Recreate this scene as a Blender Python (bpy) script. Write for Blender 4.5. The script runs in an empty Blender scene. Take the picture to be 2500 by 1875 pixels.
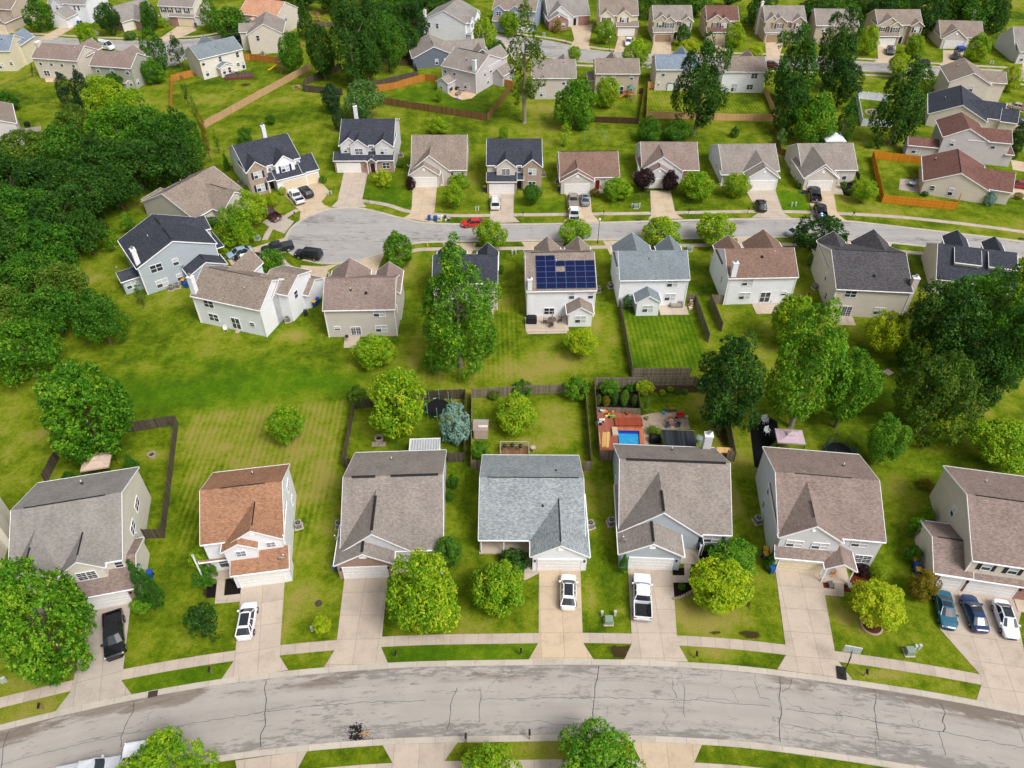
import bpy, math, random
import numpy as np
from mathutils import Vector, geometry
R = math.radians
random.seed(7)
C = bpy.context.scene.collection
sc = bpy.context.scene
# ---------------------------------------------------------------- camera
CH, CF, CP = 75.0, 1860.0, R(41.7)
cam = bpy.data.cameras.new("camera"); co = bpy.data.objects.new("camera", cam); C.objects.link(co)
cam.sensor_width = 36; cam.lens = CF / 2500 * 36; cam.clip_start = 1; cam.clip_end = 6000
co.location = (0, 0, CH); co.rotation_euler = (R(90) - CP, 0, 0); sc.camera = co
# survey grid: turns a reading taken on one of the survey sheets into a point of the site at height z
SH = [(x, y, 3.456) for y in (0, 460, 920, 1395) for x in (0, 620, 1240, 1860)] + [(330, 300, 4.608), (250, 540, 3.95), (0, 0, 5.53), (360, 0, 5.53), (960, 0, 5.53), (1440, 180, 5.53), (1840, 300, 5.53), (2180, 120, 6.9125), (2180, 360, 6.9125), (1440, 900, 5.53), (2240, 1240, 8.508), (840, 920, 4.809)]
def nat(t, x, y):
    if t < 0: return x, y
    a = SH[t]; return a[0] + x / a[2], a[1] + y / a[2]
def at(t, x, y, z=0.0):
    x, y = nat(t, x, y); u = (x - 1250) / CF; v = (y - 937.5) / CF
    dy = math.cos(CP) - v * math.sin(CP); dz = math.sin(CP) + v * math.cos(CP); k = (CH - z) / dz
    return Vector((u * k, dy * k, z))
def depr(t, x, y):
    return CP + math.atan((nat(t, x, y)[1] - 937.5) / CF)
# ---------------------------------------------------------------- light and sky
w = bpy.data.worlds.new("World"); sc.world = w; w.use_nodes = True
nt = w.node_tree; nt.nodes.clear()
SUN_EL, SUN_AZ = R(52), R(134)          # azimuth clockwise from +Y (the far side)
sky = nt.nodes.new("ShaderNodeTexSky"); sky.sky_type = 'NISHITA'; sky.sun_disc = False
sky.sun_elevation = SUN_EL; sky.sun_rotation = SUN_AZ; sky.air_density = 1.0; sky.dust_density = 6; sky.ozone_density = 1.0
hs = nt.nodes.new("ShaderNodeHueSaturation"); hs.inputs['Saturation'].default_value = 0.3
bg = nt.nodes.new("ShaderNodeBackground"); bg.inputs[1].default_value = 0.088
wo = nt.nodes.new("ShaderNodeOutputWorld")
nt.links.new(sky.outputs[0], hs.inputs['Color']); nt.links.new(hs.outputs[0], bg.inputs[0]); nt.links.new(bg.outputs[0], wo.inputs[0])
sl = bpy.data.lights.new("sun", 'SUN'); sl.energy = 1.5; sl.angle = R(22); sl.color = (1, .965, .92)
so = bpy.data.objects.new("sun", sl); C.objects.link(so)
d = Vector((math.sin(SUN_AZ) * math.cos(SUN_EL), math.cos(SUN_AZ) * math.cos(SUN_EL), math.sin(SUN_EL)))
so.rotation_euler = d.to_track_quat('Z', 'Y').to_euler(); so.location = (60, -60, 120)
vs = sc.view_settings; vs.view_transform = 'Standard'; vs.look = 'None'; vs.gamma = 1; vs.exposure = 0.68
# ---------------------------------------------------------------- object tree helpers
def tag(o, label=None, cat=None, group=None, kind=None):
    if label: o['label'] = label
    if cat: o['category'] = cat
    if group: o['group'] = group
    if kind: o['kind'] = kind
    return o
def thing(name, label, cat, loc=(0, 0, 0), rz=0, group=None):
    o = bpy.data.objects.new(name, None); C.objects.link(o); o.empty_display_size = .3
    o.location = loc; o.rotation_euler = (0, 0, rz)
    return tag(o, label, cat, group)
def link(name, me, parent=None, loc=(0, 0, 0), rot=(0, 0, 0), scale=(1, 1, 1)):
    o = bpy.data.objects.new(name, me); C.objects.link(o); o.location = loc; o.rotation_euler = rot; o.scale = scale
    if parent is not None: o.parent = parent
    return o
def copy_tree(o, parent=None):
    c = o.copy(); C.objects.link(c); c.parent = parent
    for ch in list(o.children): copy_tree(ch, c)
    return c
# ---------------------------------------------------------------- mesh collector
class MB:
    def __init__(s): s.v = []; s.f = []; s.u = []; s.m = []; s.sm = []; s.mats = []
    def mi(s, m):
        if m not in s.mats: s.mats.append(m)
        return s.mats.index(m)
    def poly(s, pts, m, uv=None, smooth=False):
        b = len(s.v); s.v += [tuple(p) for p in pts]; s.f.append(tuple(range(b, b + len(pts))))
        if uv is None:
            p0 = Vector(pts[0]); e = Vector(pts[1]) - p0; e.normalize()
            n = geometry.normal([Vector(p) for p in pts]); t = n.cross(e)
            uv = [((Vector(p) - p0).dot(e), (Vector(p) - p0).dot(t)) for p in pts]
        s.u.append(uv); s.m.append(s.mi(m)); s.sm.append(smooth)
    def box(s, x0, x1, y0, y1, z0, z1, m, skip=''):
        P = [(x0, y0, z0), (x1, y0, z0), (x1, y1, z0), (x0, y1, z0), (x0, y0, z1), (x1, y0, z1), (x1, y1, z1), (x0, y1, z1)]
        def q(i, uv): s.poly([P[k] for k in i], m, uv)
        if 'S' not in skip: q((0, 1, 5, 4), [(x0, z0), (x1, z0), (x1, z1), (x0, z1)])
        if 'E' not in skip: q((1, 2, 6, 5), [(y0, z0), (y1, z0), (y1, z1), (y0, z1)])
        if 'N' not in skip: q((2, 3, 7, 6), [(x1, z0), (x0, z0), (x0, z1), (x1, z1)])
        if 'W' not in skip: q((3, 0, 4, 7), [(y1, z0), (y0, z0), (y0, z1), (y1, z1)])
        if 'T' not in skip: q((4, 5, 6, 7), [(x0, y0), (x1, y0), (x1, y1), (x0, y1)])
        if 'B' not in skip: q((3, 2, 1, 0), [(x0, y1), (x1, y1), (x1, y0), (x0, y0)])
    def bar(s, a, b, r, m, n=4, r2=None, caps=True, smooth=False):
        a = Vector(a); b = Vector(b); r2 = r if r2 is None else r2
        d = (b - a).normalized(); u = d.orthogonal().normalized() if abs(d.z) < .999 else Vector((1, 0, 0)); w_ = d.cross(u)
        k = math.pi / 4 if n == 4 else 0
        A = [a + (u * math.cos(k + 2 * math.pi * i / n) + w_ * math.sin(k + 2 * math.pi * i / n)) * r for i in range(n)]
        B = [b + (u * math.cos(k + 2 * math.pi * i / n) + w_ * math.sin(k + 2 * math.pi * i / n)) * r2 for i in range(n)]
        L = (b - a).length
        for i in range(n):
            j = (i + 1) % n; c = 2 * math.pi * r / n
            s.poly([A[i], A[j], B[j], B[i]], m, [(i * c, 0), ((i + 1) * c, 0), ((i + 1) * c, L), (i * c, L)], smooth)
        if caps: s.poly(B, m); s.poly(A[::-1], m)
    def cyl(s, x, y, z0, z1, r, m, n=16, r2=None, smooth=True): s.bar((x, y, z0), (x, y, z1), r, m, n, r2, True, smooth)
    def rings(s, rings, m, closed=True, smooth=True, caps=(False, False)):
        n = len(rings[0])
        for a, b in zip(rings, rings[1:]):
            for i in range(n if closed else n - 1):
                j = (i + 1) % n; s.poly([a[i], a[j], b[j], b[i]], m, None, smooth)
        if caps[0]: s.poly(rings[0][::-1], m)
        if caps[1]: s.poly(rings[-1], m)
    def lathe(s, prof, m, x=0, y=0, n=16, smooth=True):
        s.rings([[(x + r * math.cos(2 * math.pi * i / n), y + r * math.sin(2 * math.pi * i / n), z) for i in range(n)] for r, z in prof], m, True, smooth)
    def mesh(s, name):
        me = bpy.data.meshes.new(name); me.from_pydata(s.v, [], s.f)
        for m in s.mats: me.materials.append(m)
        me.polygons.foreach_set('material_index', s.m); me.polygons.foreach_set('use_smooth', s.sm)
        ul = me.uv_layers.new(name='UVMap'); ul.data.foreach_set('uv', [c for f in s.u for p in f for c in p])
        me.update(); return me
    def build(s, name, parent=None, loc=(0, 0, 0), rz=0, merge=False):
        me = s.mesh(name)
        if merge:
            import bmesh
            bm = bmesh.new(); bm.from_mesh(me); bmesh.ops.remove_doubles(bm, verts=bm.verts, dist=1e-4); bm.to_mesh(me); bm.free()
        return link(name, me, parent, loc, (0, 0, rz))
# ---------------------------------------------------------------- materials
def lin(c):
    if isinstance(c, str): c = [int(c[i:i + 2], 16) / 255 for i in (0, 2, 4)]
    else: return tuple(c)
    return tuple(x / 12.92 if x < .04045 else ((x + .055) / 1.055) ** 2.4 for x in c)
MC = {}
class NT:
    def __init__(s, name, rough=.8, spec=.3):
        s.m = bpy.data.materials.new(name); s.m.use_nodes = True; s.t = s.m.node_tree; s.b = s.t.nodes['Principled BSDF']
        s.b.inputs['Roughness'].default_value = rough; s.b.inputs['Specular IOR Level'].default_value = spec
    def n(s, k, **kw):
        o = s.t.nodes.new('ShaderNode' + k)
        for a, v in kw.items():
            if a.startswith('i_'):
                key = a[2:].replace('_', ' '); o.inputs[int(key) if key.isdigit() else key].default_value = v
            else: setattr(o, a, v)
        return o
    def l(s, a, b): s.t.links.new(a, b)
    def ramp(s, src, stops, interp='LINEAR'):
        r = s.n('ValToRGB'); cr = r.color_ramp; cr.interpolation = interp
        while len(cr.elements) < len(stops): cr.elements.new(.5)
        for e, (p, c) in zip(cr.elements, stops): e.position = p; e.color = (*c[:3], 1) if len(c) > 2 else (c[0],) * 3 + (1,)
        s.l(src, r.inputs[0]); return r.outputs[0]
    def noise(s, vec, scale, detail=4, rough=.6, dim='3D'):
        o = s.n('TexNoise', noise_dimensions=dim); o.inputs['Scale'].default_value = scale; o.inputs['Detail'].default_value = detail; o.inputs['Roughness'].default_value = rough
        if vec is not None: s.l(vec, o.inputs['Vector'])
        return o.outputs['Fac']
    def mix(s, fac, a, b, mode='MIX'):
        o = s.n('Mix', data_type='RGBA', blend_type=mode)
        for v, k in ((fac, 0), (a, 6), (b, 7)):
            if hasattr(v, 'is_output'): s.l(v, o.inputs[k])
            else: o.inputs[k].default_value = v if k == 0 else (*v[:3], 1)
        return o.outputs[2]
    def math(s, op, a, b=0.0, c=None, clamp=False):
        o = s.n('Math', operation=op, use_clamp=clamp)
        for k, v in enumerate((a, b, c)):
            if v is None: continue
            if hasattr(v, 'is_output'): s.l(v, o.inputs[k])
            else: o.inputs[k].default_value = v
        return o.outputs[0]
    def mapping(s, vec, scale=(1, 1, 1)):
        o = s.n('Mapping'); o.inputs['Scale'].default_value = scale; s.l(vec, o.inputs['Vector']); return o.outputs[0]
    def uv(s): return s.n('TexCoord').outputs['UV']
    def ob(s): return s.n('TexCoord').outputs['Object']
    def pos(s): return s.n('NewGeometry').outputs['Position']
    def out(s, col, bump=None, strength=.3, dist=.02):
        if hasattr(col, 'is_output'): s.l(col, s.b.inputs['Base Color'])
        else: s.b.inputs['Base Color'].default_value = (*col, 1)
        if bump is not None:
            b = s.n('Bump'); b.inputs['Strength'].default_value = strength; b.inputs['Distance'].default_value = dist
            s.l(bump, b.inputs['Height']); s.l(b.outputs[0], s.b.inputs['Normal'])
        return s.m
def mul(c, k): return tuple(min(1, x * k) for x in c)
def plain(name, col, rough=.7, spec=.3, metal=0, var=.12, scale=3):
    k = ('p', name)
    if k in MC: return MC[k]
    t = NT(name, rough, spec); c = lin(col); t.b.inputs['Metallic'].default_value = metal
    nz = t.noise(t.ob(), scale, 5, .65)
    MC[k] = t.out(t.ramp(nz, [(.3, mul(c, 1 - var)), (.7, mul(c, 1 + var))])); return MC[k]
def paint(name, col, rough=.25):
    k = ('c', name)
    if k in MC: return MC[k]
    t = NT(name, rough, .5); t.b.inputs['Coat Weight'].default_value = .6; t.b.inputs['Coat Roughness'].default_value = .06
    c = lin(col); nz = t.noise(t.ob(), 2.5, 4, .6)
    MC[k] = t.out(t.ramp(nz, [(.35, mul(c, .93)), (.7, mul(c, 1.05))])); return MC[k]
def siding(name, col, pitch=.2):
    k = ('s', name)
    if k in MC: return MC[k]
    t = NT(name, .62, .25); c = lin(col); uv = t.uv()
    sx = t.n('SeparateXYZ'); t.l(uv, sx.inputs[0]); fr = t.math('FRACT', t.math('DIVIDE', sx.outputs[1], pitch))
    line = t.ramp(fr, [(0, (.72,)), (.1, (.9,)), (.2, (1,)), (1, (1.0,))])
    nz = t.noise(t.mapping(uv, (.35, .9, 1)), 1.3, 5, .7)
    big = t.ramp(nz, [(.3, mul(c, .9)), (.6, c), (.8, mul(c, 1.04))])
    MC[k] = t.out(t.mix(1.0, big, line, 'MULTIPLY'), fr, .25, .02); return MC[k]
def brick(name, c1, c2, mortar='b8aea4'):
    k = ('b', name)
    if k in MC: return MC[k]
    t = NT(name, .85, .2); uv = t.uv(); b = t.n('TexBrick'); t.l(uv, b.inputs['Vector'])
    b.inputs['Scale'].default_value = 1; b.inputs['Brick Width'].default_value = .22; b.inputs['Row Height'].default_value = .085; b.inputs['Mortar Size'].default_value = .009
    b.inputs['Color1'].default_value = (*lin(c1), 1); b.inputs['Color2'].default_value = (*lin(c2), 1); b.inputs['Mortar'].default_value = (*lin(mortar), 1)
    nz = t.noise(uv, 6, 5, .8); MC[k] = t.out(t.mix(.55, b.outputs[0], t.ramp(nz, [(.25, (.35,)), (.75, (1.5,))]), 'MULTIPLY'), b.outputs[1], .2); return MC[k]
def shingle(name, c1, c2, c3, contrast=1.0):
    """asphalt shingle courses: staggered tabs in three tones, with run-off streaks down the slope"""
    k = ('r', name)
    if k in MC: return MC[k]
    t = NT(name, .92, .12); uv = t.uv(); b = t.n('TexBrick'); t.l(uv, b.inputs['Vector'])
    b.inputs['Scale'].default_value = 1; b.inputs['Brick Width'].default_value = .3; b.inputs['Row Height'].default_value = .145; b.inputs['Mortar Size'].default_value = .012; b.inputs['Mortar Smooth'].default_value = .6
    b.offset = .37
    b.inputs['Color1'].default_value = (0, 0, 0, 1); b.inputs['Color2'].default_value = (1, 1, 1, 1); b.inputs['Mortar'].default_value = (.0, .0, .0, 1)
    cl = t.noise(t.mapping(uv, (2.6, 5.5, 1)), 1.0, 4, .6)
    f = t.math('ADD', t.math('MULTIPLY', t.math('SUBTRACT', b.outputs[0], .5), .2 * contrast), t.math('ADD', t.math('MULTIPLY', cl, .62 * contrast), .5 - .31 * contrast))
    a, b2, c = lin(c1), lin(c2), lin(c3)
    col = t.ramp(f, [(.2, mul(a, .9)), (.38, a), (.55, b2), (.8, c)])
    sx = t.n('SeparateXYZ'); t.l(uv, sx.inputs[0]); fr = t.math('FRACT', t.math('DIVIDE', sx.outputs[1], .15))
    col = t.mix(.5, col, t.ramp(fr, [(0, (.7,)), (.25, (1,)), (1, (1,))]), 'MULTIPLY')
    bg_ = t.noise(uv, .28, 4, .6); col = t.mix(.7, col, t.ramp(bg_, [(.35, (.86,)), (.65, (1.1,))]), 'MULTIPLY')
    st = t.noise(t.mapping(uv, (1.1, .22, 1)), 1.0, 5, .65)
    col = t.mix(.6, col, t.ramp(st, [(.3, (.74,)), (.5, (1,)), (.75, (1.1,))]), 'MULTIPLY')
    nz = t.noise(uv, 14, 3, .8)
    col = t.mix(.45, col, t.ramp(nz, [(.3, (.75,)), (.7, (1.22,))]), 'MULTIPLY')
    MC[k] = t.out(col, cl, .25, .02); return MC[k]
def concrete(name, col, jx=2.44, jy=3.0, dark=.55, stain=.12):
    k = ('k', name)
    if k in MC: return MC[k]
    t = NT(name, .88, .15); uv = t.uv(); c = lin(col); b = t.n('TexBrick'); b.offset = 0; t.l(uv, b.inputs['Vector'])
    b.inputs['Scale'].default_value = 1; b.inputs['Brick Width'].default_value = jx; b.inputs['Row Height'].default_value = jy; b.inputs['Mortar Size'].default_value = .022; b.inputs['Mortar Smooth'].default_value = .3
    b.inputs['Color1'].default_value = (*mul(c, .93), 1); b.inputs['Color2'].default_value = (*mul(c, 1.05), 1); b.inputs['Mortar'].default_value = (*mul(c, dark), 1)
    p = t.pos(); n1 = t.noise(p, .5, 7, .65); n2 = t.noise(p, 4.5, 6, .75)
    col = t.mix(1, b.outputs[0], t.ramp(n1, [(.25, (1 - stain * 1.8,)), (.5, (1,)), (.8, (1 + stain * .6,))]), 'MULTIPLY')
    col = t.mix(1, col, t.ramp(n2, [(.3, (.9,)), (.6, (1.03,))]), 'MULTIPLY')
    sp = t.noise(p, 1.7, 4, .9); col = t.mix(t.ramp(sp, [(.68, (0,)), (.76, (.35,))]), col, mul(c, .45))
    MC[k] = t.out(col, n2, .15); return MC[k]
def leaf(name, stops, trans=.22):
    """foliage: colour differs from leaf to leaf (young tips paler), object colour shifts a whole crown"""
    k = ('l', name)
    if k in MC: return MC[k]
    t = NT(name, .55, .25); at_ = t.n('Attribute', attribute_name='tone'); oi = t.n('ObjectInfo')
    f = t.math('ADD', at_.outputs['Fac'], t.math('MULTIPLY', t.math('SUBTRACT', oi.outputs['Random'], .5), .16))
    col = t.ramp(f, [(p, lin(c)) for p, c in stops])
    t.l(col, t.b.inputs['Base Color'])
    tr = t.n('BsdfTranslucent'); t.l(col, tr.inputs[0]); mx = t.n('MixShader'); mx.inputs[0].default_value = trans
    o = t.t.nodes['Material Output']; t.l(t.b.outputs[0], mx.inputs[1]); t.l(tr.outputs[0], mx.inputs[2]); t.l(mx.outputs[0], o.inputs[0])
    MC[k] = t.m; return t.m
def glass_dark():
    k = 'glass'
    if k in MC: return MC[k]
    t = NT('window_glass', .08, .6); t.b.inputs['Metallic'].default_value = 0
    nz = t.noise(t.pos(), .35, 2, .5); MC[k] = t.out(t.ramp(nz, [(.3, (.02, .027, .04)), (.7, (.07, .085, .105))])); return MC[k]
# ================================================================ houses
WHT = plain('white_trim', 'ecebee', .5, .35, var=.04)
BRW = brick('red_brown_brick', 'a5806f', '8a6558'); BRT = brick('tan_brick', 'ab947f', '8f7767'); BRR = brick('red_brick', 'a0604f', '834a3e')
SD = {k: siding(k, c) for k, c in dict(white='e9eaf0', cream='ddd7cb', greige='c9c1ba', tan='bcad9b', beige='d4cabf', grey='a9abae', blue='93a1b3', slate='6c7484', bluegrey='abb4bc', lilac='c8c1c4', paleyel='ddd3ba', ltgrey='d2d1d5', sage='a8a89c').items()}
RF = dict(grey=shingle('grey_shingle', '7e7a76', '8f8b86', 'a19c96', .8), tan=shingle('brown_grey_shingle', '786c63', '8f8379', 'a5998e'), taupe=shingle('taupe_shingle', '7c746e', '918983', 'a69d95', .9),
          orange=shingle('terracotta_shingle', '8a6450', 'a0795f', 'b59278'), silver=shingle('blue_grey_mottled_shingle', '7b8388', '949b9e', 'b3b4ad', 1.3), navy=shingle('charcoal_blue_shingle', '33363f', '434650', '575a63'),
          char=shingle('dark_grey_shingle', '444246', '565457', '6c6a6a', 1.2), brown=shingle('warm_brown_shingle', '6f5a50', '846b5f', '9a8172', 1), red=shingle('red_brown_shingle', '654741', '76574f', '8a6c62'),
          blue=shingle('slate_blue_shingle', '6b7784', '8390a0', '9aa7b4'), rose=shingle('faded_rose_shingle', '7a6a64', '8e7e77', 'a3938a'), pale=shingle('pale_orange_shingle', 'ab7a61', 'c79a7e', 'd8b095'), teal=shingle('grey_green_shingle', '697279', '7e888e', '949c9f', .7))
GD = {'w': paint('garage_white', 'e6e4e3', .5), 'c': paint('garage_cream', 'd9cbb0', .5), 'b': paint('garage_brown', '9a8268', .5)}
BLIND = plain('window_blind', 'b9bcc0', .6, .3, var=.06); DRK = plain('dark_metal', '1e1f22', .5, .4); SHUT = {'n': plain('navy_shutter', '232b4d', .5), 'k': plain('black_shutter', '26272b', .5), 't': plain('teal_shutter', '2f5a66', .5), 'm': plain('maroon_shutter', '54262a', .5)}
GLS = glass_dark(); METAL = plain('galvanised_metal', 'a9abad', .35, .5, .7); VENT = plain('black_ridge_vent', '2b2a2c', .8, .1, var=.2)
PCON = concrete('porch_concrete', 'b9aa99', 3, 3)
DOORC = {'k': plain('black_door', '1b1c1e', .4), 'r': plain('crimson_door', '6e1c22', .4), 'w': plain('white_door', 'd8d6d2', .4), 'm': plain('maroon_door', '4b2328', .4)}
WINC = {}
def win_mesh(w, h, n, st):
    """frame and panes of a double-hung window; st: 'b' blinds drawn on the upper sash, 'd' dark, 'g' with glazing bars, 'p' patio door"""
    k = (w, h, n, st)
    if k in WINC: return WINC[k]
    f = MB(); p = MB(); b = .07
    f.box(-w / 2 - b, w / 2 + b, -.07, .0, -h / 2 - b, -h / 2, WHT); f.box(-w / 2 - b, w / 2 + b, -.07, .0, h / 2, h / 2 + b, WHT)
    f.box(-w / 2 - b, -w / 2, -.07, .0, -h / 2, h / 2, WHT); f.box(w / 2, w / 2 + b, -.07, .0, -h / 2, h / 2, WHT)
    for i in range(1, n): x = -w / 2 + w * i / n; f.box(x - .04, x + .04, -.065, .0, -h / 2, h / 2, WHT)
    if st in 'bdg':
        for i in range(n): f.box(-w / 2 + w * i / n + (.04 if i else 0), -w / 2 + w * (i + 1) / n - (.04 if i < n - 1 else 0), -.055, 0, -.025, .025, WHT)
    if st in 'gp':
        m = 2 * n
        for i in range(m):
            if i % 2: x = -w / 2 + w * i / m; f.box(x - .012, x + .012, -.045, 0, -h / 2, h / 2, WHT)
        for z in ((-h / 4, h / 4) if st == 'g' else (-h / 3, -h / 9, h / 9, h / 3)): f.box(-w / 2, w / 2, -.043, 0, z - .012, z + .012, WHT)
    for i in range(n):
        x0 = -w / 2 + w * i / n; x1 = x0 + w / n
        if st == 'b':
            p.box(x0, x1, -.025, 0, 0, h / 2, BLIND, 'BN'); p.box(x0, x1, -.03, 0, -h / 2, 0, BLIND if (i and n > 1) else GLS, 'NT')
        else: p.box(x0, x1, -.03, 0, -h / 2, h / 2, GLS, 'N')
    WINC[k] = (f.mesh('window'), p.mesh('pane')); return WINC[k]
def gar_mesh(w, h, c):
    k = ('gar', w, h, c)
    if k in WINC: return WINC[k]
    f = MB(); f.box(-w / 2 - .12, -w / 2, -.09, 0, 0, h + .12, WHT); f.box(w / 2, w / 2 + .12, -.09, 0, 0, h + .12, WHT); f.box(-w / 2, w / 2, -.09, 0, h, h + .12, WHT)
    p = MB(); n = 4
    for i in range(n):
        p.box(-w / 2, w / 2, -.05, 0, h * i / n + .012, h * (i + 1) / n - .012, GD[c])
        for j in range(int(w / .6)):
            x0 = -w / 2 + w * (j + .12) / int(w / .6); x1 = -w / 2 + w * (j + .88) / int(w / .6)
            p.box(x0, x1, -.062, -.05, h * i / n + .09, h * (i + 1) / n - .09, GD[c], 'N')
    p.box(-w / 2, w / 2, -.02, -.001, 0, h, plain('door_gap', '777472'))
    WINC[k] = (f.mesh('door_frame'), p.mesh('garage_door')); return WINC[k]
CHIM = MB
class House:
    def __init__(s, label, x, y, ang, wall, roof, cat='house', name='house', group=None):
        s.x, s.y, s.a = x, y, R(ang); s.wm = SD[wall] if isinstance(wall, str) else wall; s.rm = RF[roof]
        s.root = thing(name, label, cat, (x, y, 0), s.a, group); s.w = MB(); s.r = MB(); s.t = MB()
    def hit(s, face, plane, t, x, y):
        p0 = Vector((0, 0, CH)); q = at(t, x, y, 0); c, n = math.cos(-s.a), math.sin(-s.a)
        def L(v): dx, dy = v.x - s.x, v.y - s.y; return Vector((dx * c - dy * n, dx * n + dy * c, v.z))
        a, b = L(p0), L(q); i = 1 if face in 'SN' else 0; k = (plane - a[i]) / (b[i] - a[i]); v = a.lerp(b, k)
        return (v.x if i else v.y), v.z
    def hexa(s, top, dn, mt, md):
        s.r.poly(top[0], mt, top[1]) if mt else None
        T = [Vector(p) for p in top[0]]; B = [p - Vector((0, 0, dn)) for p in T]; n = len(T)
        for i in range(n): j = (i + 1) % n; s.t.poly([B[i], B[j], T[j], T[i]], md)
        s.t.poly(B[::-1], md)
        if not mt: s.t.poly(T, md)
    def slope(s, a, b, c, d, rm=None, gut=True):
        """roof plane: a-b is the eave, d-c the ridge"""
        a, b, c, d = map(Vector, (a, b, c, d)); e = (b - a).normalized(); L = (b - a).length; sl_ = (d - a) - e * (d - a).dot(e); hgt = sl_.length
        ax = 0 if abs(e.x) > abs(e.y) else 1; u0 = a[ax]; sg = 1 if e[ax] > 0 else -1
        uv = [(u0, 0), (u0 + sg * L, 0), (u0 + sg * (c - a).dot(e), hgt), (u0 + sg * (d - a).dot(e), hgt)]
        s.hexa(([a, b, c, d], uv), .17, rm or s.rm, WHT)
        dn = sl_ / hgt; out = Vector((dn.x, dn.y, 0)); out = -out.normalized() if out.length > 0 else out
        if gut:
            g0, g1 = a + Vector((0, 0, -.03)), b + Vector((0, 0, -.03)); s.hexa(([g0 + out * .11, g1 + out * .11, g1 + out * .002, g0 + out * .002], None), .11, None, WHT)
        for p, q, o in ((a, d, -e), (b, c, e)):
            up = Vector((0, 0, .012)); w0 = o * .05; w1 = o * .002
            pts = [p + w0 + up, p + w1 + up, q + w1 + up, q + w0 + up] if o is not e and o != e else [p + w1 + up, p + w0 + up, q + w0 + up, q + w1 + up]
            s.hexa((pts, None), .2, None, WHT)
    def blk(s, x0, x1, y0, y1, he, rise, axis='x', faces=None, ov=.28, rk=.16, wm=None, rm=None, walls='NSEW', zb=0, roof=True):
        f = faces or {}; wm = wm or s.wm
        if axis == 'x':
            ym = (y0 + y1) / 2; zr = he + rise; k = rise / (ym - y0)
            if roof:
                s.slope((x0, y0, he), (x1, y0, he), (x1, ym, zr), (x0, ym, zr), rm); s.slope((x1, y1, he), (x0, y1, he), (x0, ym, zr), (x1, ym, zr), rm)
            a0, a1, b0, b1 = x0 + rk, x1 - rk, y0 + ov, y1 - ov; zt = he + k * ov - .08
            if 'S' in walls: s.w.poly([(a0, b0, zb), (a1, b0, zb), (a1, b0, zt), (a0, b0, zt)], f.get('S', wm), [(a0, zb), (a1, zb), (a1, zt), (a0, zt)])
            if 'N' in walls: s.w.poly([(a1, b1, zb), (a0, b1, zb), (a0, b1, zt), (a1, b1, zt)], f.get('N', wm), [(a1, zb), (a0, zb), (a0, zt), (a1, zt)])
            if 'E' in walls: s.w.poly([(a1, b0, zb), (a1, b1, zb), (a1, b1, zt), (a1, ym, zr - .08), (a1, b0, zt)], f.get('E', wm), [(b0, zb), (b1, zb), (b1, zt), (ym, zr), (b0, zt)])
            if 'W' in walls: s.w.poly([(a0, b1, zb), (a0, b0, zb), (a0, b0, zt), (a0, ym, zr - .08), (a0, b1, zt)], f.get('W', wm), [(b1, zb), (b0, zb), (b0, zt), (ym, zr), (b1, zt)])
        else:
            xm = (x0 + x1) / 2; zr = he + rise; k = rise / (xm - x0)
            if roof:
                s.slope((x0, y1, he), (x0, y0, he), (xm, y0, zr), (xm, y1, zr), rm); s.slope((x1, y0, he), (x1, y1, he), (xm, y1, zr), (xm, y0, zr), rm)
            a0, a1, b0, b1 = x0 + ov, x1 - ov, y0 + rk, y1 - rk; zt = he + k * ov - .08
            if 'S' in walls: s.w.poly([(a0, b0, zb), (a1, b0, zb), (a1, b0, zt), (xm, b0, zr - .08), (a0, b0, zt)], f.get('S', wm), [(a0, zb), (a1, zb), (a1, zt), (xm, zr), (a0, zt)])
            if 'N' in walls: s.w.poly([(a1, b1, zb), (a0, b1, zb), (a0, b1, zt), (xm, b1, zr - .08), (a1, b1, zt)], f.get('N', wm), [(a1, zb), (a0, zb), (a0, zt), (xm, zr), (a1, zt)])
            if 'E' in walls: s.w.poly([(a1, b0, zb), (a1, b1, zb), (a1, b1, zt), (a1, b0, zt)], f.get('E', wm), [(b0, zb), (b1, zb), (b1, zt), (b0, zt)])
            if 'W' in walls: s.w.poly([(a0, b1, zb), (a0, b0, zb), (a0, b0, zt), (a0, b1, zt)], f.get('W', wm), [(b1, zb), (b0, zb), (b0, zt), (b1, zt)])
        return s
    def lean(s, x0, x1, y0, y1, zlo, zhi, low='S', faces=None, walls='SEW', wm=None, rm=None, ov=.25, zb=0):
        f = faces or {}; wm = wm or s.wm
        if low == 'S': s.slope((x0, y0, zlo), (x1, y0, zlo), (x1, y1, zhi), (x0, y1, zhi), rm)
        else: s.slope((x1, y1, zlo), (x0, y1, zlo), (x0, y0, zhi), (x1, y0, zhi), rm)
        a0, a1 = x0 + .14, x1 - .14; b0, b1 = (y0 + ov, y1) if low == 'S' else (y0, y1 - ov); zt = zlo - .03; zh = zhi - .08
        bs, bn = (zt, zh) if low == 'S' else (zh, zt)
        if 'S' in walls: s.w.poly([(a0, b0, zb), (a1, b0, zb), (a1, b0, bs), (a0, b0, bs)], f.get('S', wm), [(a0, zb), (a1, zb), (a1, bs), (a0, bs)])
        if 'N' in walls: s.w.poly([(a1, b1, zb), (a0, b1, zb), (a0, b1, bn), (a1, b1, bn)], f.get('N', wm))
        if 'E' in walls: s.w.poly([(a1, b0, zb), (a1, b1, zb), (a1, b1, bn), (a1, b0, bs)], f.get('E', wm), [(b0, zb), (b1, zb), (b1, bn), (b0, bs)])
        if 'W' in walls: s.w.poly([(a0, b1, zb), (a0, b0, zb), (a0, b0, bs), (a0, b1, bn)], f.get('W', wm), [(b1, zb), (b0, zb), (b0, bs), (b1, bn)])
        return s
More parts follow.
